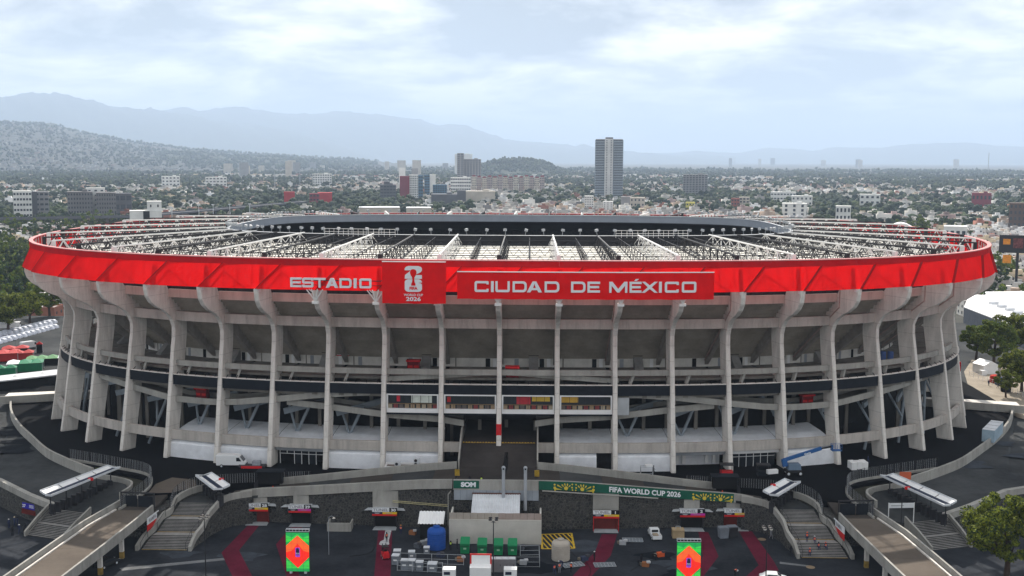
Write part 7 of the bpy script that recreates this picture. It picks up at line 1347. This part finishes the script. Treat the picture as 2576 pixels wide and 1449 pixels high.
# ------------------------------------------------------------------ houses and trees of the city
from mathutils import noise as mnoise
def visible(u_, v_, hgt_px): return -60 < u_ < 2640 and ((v_ - hgt_px) < (540 if 420 < u_ < 2050 else 552 if 250 < u_ < 2250 else 575 if 150 < u_ < 2420 else 760))
rng = np.random.default_rng(21)
PAL = [(.66, .64, .60), (.55, .53, .50), (.42, .40, .38), (.50, .38, .30), (.34, .15, .11), (.60, .50, .36), (.28, .27, .27), (.72, .72, .72), (.46, .34, .32)]
PNAME = ['white', 'pale grey', 'grey', 'tan', 'brick-red', 'ochre', 'dark grey', 'bright white', 'rose']
cand = []
def greenness(u_, D):                                       # trees gather in belts
    g = .46 + .33 * math.sin(D * .0041 + 1.0) + .25 * math.sin(u_ * .006 + D * .0017); 
    if u_ < 330: g += .30
    if 330 < u_ < 760 and D < 2200: g += .10
    if u_ > 2050 and D < 2200: g += .22
    if 1180 < u_ < 2050 and 1250 < D < 1700: g -= .35
    if D > 2300: g += .17
    if D > 5200 and u_ < 900: g -= .12
    if 250 < u_ < 880 and 5800 < D < 8300: g += .5
    q = gd(u_, 500, D); g += .75 * mnoise.noise(Vector((q.x / 210, q.y / 260, 3.1))) + .35 * mnoise.noise(Vector((q.x / 75, q.y / 75, 7.7)))
    return g
LM = [(p, 24) for p in []]
n_h = n_t = 0; H_, T_ = [], []
D = 500.0
while D < 10800:
    step = 8.4 + D * .0046; n = int(2700 / F * D / (step * 1.15))
    for i in range(n):
        u_ = -70 + 2720 * (i + rng.random()) / n
        if D > 7500 and u_ > 950: continue
        Dj = D + rng.uniform(-.5, .5) * step; p = gd(u_, 500, Dj); z = slope_z(u_, Dj)
        if (abs(p.x) / 150) ** 4 + (abs(p.y) / 130) ** 4 < 1 or (abs(p.x) < 215 and p.y < 135): continue
        if Dj > 5000 and u_ < 950 and rng.random() < .35: continue
        bu, bv, dep = proj((p.x, p.y, z)); hp_ = 9 * F / dep
        if not visible(bu, bv, hp_): continue
        (T_ if rng.random() < greenness(bu, Dj) else H_).append((Dj, p.x, p.y, z, bu))
    D += step
print('houses', len(H_), 'trees', len(T_))
clear = [(o.location.x, o.location.y) for o in COL.objects if o.get('category') in ('building', 'tower', 'shed', 'hall', 'billboard', 'tent')]
CL = np.array(clear)
def blocked(x, y, r=13): return bool((np.hypot(CL[:, 0] - x, CL[:, 1] - y - 5) < r).any())
H_ = [h for h in H_ if not blocked(h[1], h[2])]; T_ = [h for h in T_ if not blocked(h[1], h[2])]
for pts, D0, dp, n in ((FOREST, 8200, 2400, 1500), (WOOD, 5200, 800, 800)):          # woods on the two dark hills
    for _ in range(n):
        u_ = rng.uniform(pts[0][0], pts[-1][0]); f = rng.uniform(.25, 1.02); top = gd(u_, float(np.interp(u_, [p[0] for p in pts], [p[1] for p in pts])), D0); p = gd(u_, 500, D0 + dp * (f - 1)); T_.append((D0 + dp * (f - 1), p.x, p.y, -5 + (top.z + 5) * math.sin(min(1, f) * PI / 2) ** 1.25 - 3, u_))
H_.sort(); T_.sort()
# individual houses: nine looks, three shapes each
def house_mesh(c, seed):
    r = random.Random(seed); mb = MB(); w, d, h = r.uniform(9, 15), r.uniform(8, 12), r.choice([3.2, 5.8, 6.2, 8.6]); mb.box((0, 0, h / 2), (w, d, h)); mb.box((0, 0, h + .05), (w - .5, d - .5, .1), 0, 2)
    for a, b, sx, sy in ((0, -d / 2 + .12, w, .25), (0, d / 2 - .12, w, .25), (-w / 2 + .12, 0, .25, d - .5), (w / 2 - .12, 0, .25, d - .5)): mb.box((a, b, h + .35), (sx, sy, .7))
    mb.box((r.uniform(-.25, .25) * w, r.uniform(-.1, .25) * d, h + 1.3), (w * .3, d * .35, 2.4), 0, 0); mb.lathe([(.65, 0), (.65, 1.1), (.2, 1.4)], 8, (w * .3, -d * .2, h + .1), 3)
    for f in range(max(1, int(h / 2.8))):
        for i in range(int(w / 3)):
            x = -w / 2 + (i + .5) * w / int(w / 3)
            if r.random() < .85: mb.box((x, -d / 2, 1.5 + 2.8 * f), (1.3, .12, 1.3), 0, 1); 
        for i in range(2): mb.box((w / 2, -d / 4 + i * d / 2, 1.5 + 2.8 * f), (.12, 1.2, 1.2), 0, 1); mb.box((-w / 2, -d / 4 + i * d / 2, 1.5 + 2.8 * f), (.12, 1.2, 1.2), 0, 1)
    return mb.mesh('house', [mat('house_%d' % int(1000 * c[0] + 10 * c[1]), c, .9, .18, .2), WIN, mat('house_roof', (.36, .35, .34), .95, .35, .1), mat('tank_dark', (.05, .05, .06), .6, 0)])
HM = [[house_mesh(c, 100 + i * 3 + j) for j in range(3)] for i, c in enumerate(PAL)]
NI = 290
wpal = np.array([.22, .16, .10, .10, .08, .08, .06, .14, .06]); wpal /= wpal.sum()
for (Dj, x, y, z, bu) in H_[:NI]:
    i = int(rng.choice(9, p=wpal)); rz = rng.normal() * .12 + (rng.random() < .3) * .7
    ob('house', HM[i][int(rng.integers(3))], None, (x, y, z), rz, label='%s flat-roofed house with rooftop water tank among the nearer city houses' % PNAME[i], cat='house', group='%s flat-roofed houses behind the stadium' % PNAME[i])
# the rest of the houses
V, Fc, Cc = [], [], []; nv = 0
BFq = np.array(MB.BF)[1:]
def addbox(cx, cy, z0, w, d, h, rz, c, roof=None):
    global nv
    C, S = math.cos(rz), math.sin(rz); vs = np.array([(x * w / 2, y * d / 2, zz_) for zz_ in (0, h) for x, y in ((-1, -1), (1, -1), (1, 1), (-1, 1))]); x = vs[:, 0] * C - vs[:, 1] * S + cx; y = vs[:, 0] * S + vs[:, 1] * C + cy
    V.append(np.stack([x, y, vs[:, 2] + z0], 1)); Fc.append(BFq + nv); Cc.append(np.tile(c, (8, 1))); nv += 8
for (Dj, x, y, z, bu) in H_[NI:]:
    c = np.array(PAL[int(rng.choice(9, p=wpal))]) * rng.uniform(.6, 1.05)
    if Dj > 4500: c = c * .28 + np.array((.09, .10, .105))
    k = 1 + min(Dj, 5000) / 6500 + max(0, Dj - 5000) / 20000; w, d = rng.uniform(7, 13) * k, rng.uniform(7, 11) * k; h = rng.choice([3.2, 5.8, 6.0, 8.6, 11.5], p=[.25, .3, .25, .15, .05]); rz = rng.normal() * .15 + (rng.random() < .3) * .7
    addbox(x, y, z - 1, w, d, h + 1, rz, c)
    if Dj < 3600:
        addbox(x + rng.uniform(-.2, .2) * w, y + .1 * d, z + h, w * .35, d * .35, 2.4, rz, c * rng.uniform(.7, 1.05))
        for j in range(int(rng.integers(2, 5))):
            f = (j + .5) / 4 - .5; zz0 = z + (1.0 if h < 5 else rng.choice([1.0, 3.8])); addbox(x + f * w * math.cos(rz) + d / 2 * math.sin(rz), y + f * w * math.sin(rz) - d / 2 * math.cos(rz), zz0, w * .12, .25, 1.3, rz, np.array((.04, .05, .06)))
ob('distant_houses', mesh_np('distant_houses', np.concatenate(V), np.concatenate(Fc), mat('house_mix', (.5, .5, .5), .9, .15, .05, attr=True), None, np.concatenate(Cc)), label='mass of small houses filling the hazy plain far behind', cat='houses', kind='stuff')
# individual trees and the mass of the rest
FARK = [tree_kind(30 + i, 5.0, 7.5 + (i % 3), 3.0, 22, 900, .62, (0, 1, 3, 0, 1)[i]) for i in range(5)]
TN = ['dense dark green', 'loose mid green', 'bluish green', 'tall dark green', 'broad mid green']
for (Dj, x, y, z, bu) in T_[:NI]:
    i = int(rng.integers(5)); s = rng.uniform(.75, 1.35); t = thing('city_tree', '%s tree among the houses nearest behind the stadium' % TN[i], 'tree', (x, y, z - .4), rng.uniform(0, 6), '%s trees among the nearer houses' % TN[i]); t.scale = (s, s, s * rng.uniform(.9, 1.3)); ob('crown', FARK[i][0], t); ob('trunk', FARK[i][1], t)
bm = bmesh.new(); bmesh.ops.create_icosphere(bm, subdivisions=1, radius=1); IV = np.array([v.co[:] for v in bm.verts]); IF = np.array([[v.index for v in f.verts] for f in bm.faces]); bm.free()
bm = bmesh.new(); bmesh.ops.create_icosphere(bm, subdivisions=2, radius=1); IV2 = np.array([v.co[:] for v in bm.verts]); IF2 = np.array([[v.index for v in f.verts] for f in bm.faces]); bm.free()
V, Fc, Cc = [], [], []; nv = 0
GP = np.array([(.020, .040, .018), (.035, .06, .02), (.016, .034, .022), (.05, .07, .025), (.026, .045, .026)])
for (Dj, x, y, z, bu) in T_[NI:]:
    near = Dj < 2200; iv, if_ = (IV2, IF2) if Dj < 1500 else (IV, IF); k = 1 + Dj / 5500; nl = 4 if near else 2; R = rng.uniform(2.6, 5.0) * k; base = GP[int(rng.integers(5))] * rng.uniform(.7, 1.25)
    for j in range(nl):
        r = R * rng.uniform(.45, .85); o = rng.normal(size=3) * [R * .55, R * .55, R * .35]; v = iv * (1 + rng.normal(size=(len(iv), 1)) * .22) * [r, r, r * rng.uniform(.8, 1.2)] + [x, y, z + R * .9 + 1] + o
        V.append(v); Fc.append(if_ + nv); Cc.append(np.tile(base * rng.uniform(.75, 1.25), (len(iv), 1))); nv += len(iv)
ob('distant_trees', mesh_np('distant_trees', np.concatenate(V), np.concatenate(Fc), mat('foliage_mix', (.05, .07, .03), .85, .45, .8, attr=True), None, np.concatenate(Cc)), label='dark green mass of trees spread over the hazy city plain', cat='trees', kind='stuff')
# far skyline on the right plain
for i in range(7):
    u_ = 1700 + rng.random() * 900; Dj = rng.uniform(9000, 15000); vt = rng.uniform(392, 404); p = gd(u_, 500, Dj); p.z = 0; h = max(20, gd(u_, vt, Dj).z); w = rng.uniform(25, 60)
    t = thing('far_tower', 'hazy pale tower block far off on the right horizon', 'tower', p, rng.uniform(-.5, .5), 'hazy tower blocks on the right horizon'); block(t, -w / 2, w / 2, 0, 20, h, (GREY, BEIGE, BEIGE)[i % 3], 0, 0, sides=False)
for i in range(14):
    u_ = 560 + rng.random() * 620; Dj = rng.uniform(3600, 6500); vt = rng.uniform(403, 418); p = gd(u_, 500, Dj); p.z = 0; h = max(16, gd(u_, vt, Dj).z); w = rng.uniform(18, 40)
    t = thing('far_tower', 'hazy pale tower block far off behind the maroon hotel', 'tower', p, rng.uniform(-.5, .5), 'hazy tower blocks behind the hotel'); block(t, -w / 2, w / 2, 0, 20, h, (GREY, BEIGE, BEIGE)[i % 3], 0, 0, sides=False)
# ------------------------------------------------------------------ haze
hm = bpy.data.materials.new('haze'); hm.use_nodes = True; tn = hm.node_tree; tn.nodes.clear(); o_ = tn.nodes.new('ShaderNodeOutputMaterial'); pv = tn.nodes.new('ShaderNodeVolumePrincipled'); pv.inputs['Color'].default_value = (0.60, 0.75, 0.97, 1); pv.inputs['Density'].default_value = HAZE_D; pv.inputs['Anisotropy'].default_value = 0.1; tn.links.new(pv.outputs[0], o_.inputs['Volume'])
ob('haze', MB().box((0, 28000, 874), (79000, 61000, 1750)).mesh('haze', hm), kind='stuff', label='pale blue haze over the whole city', cat='haze')
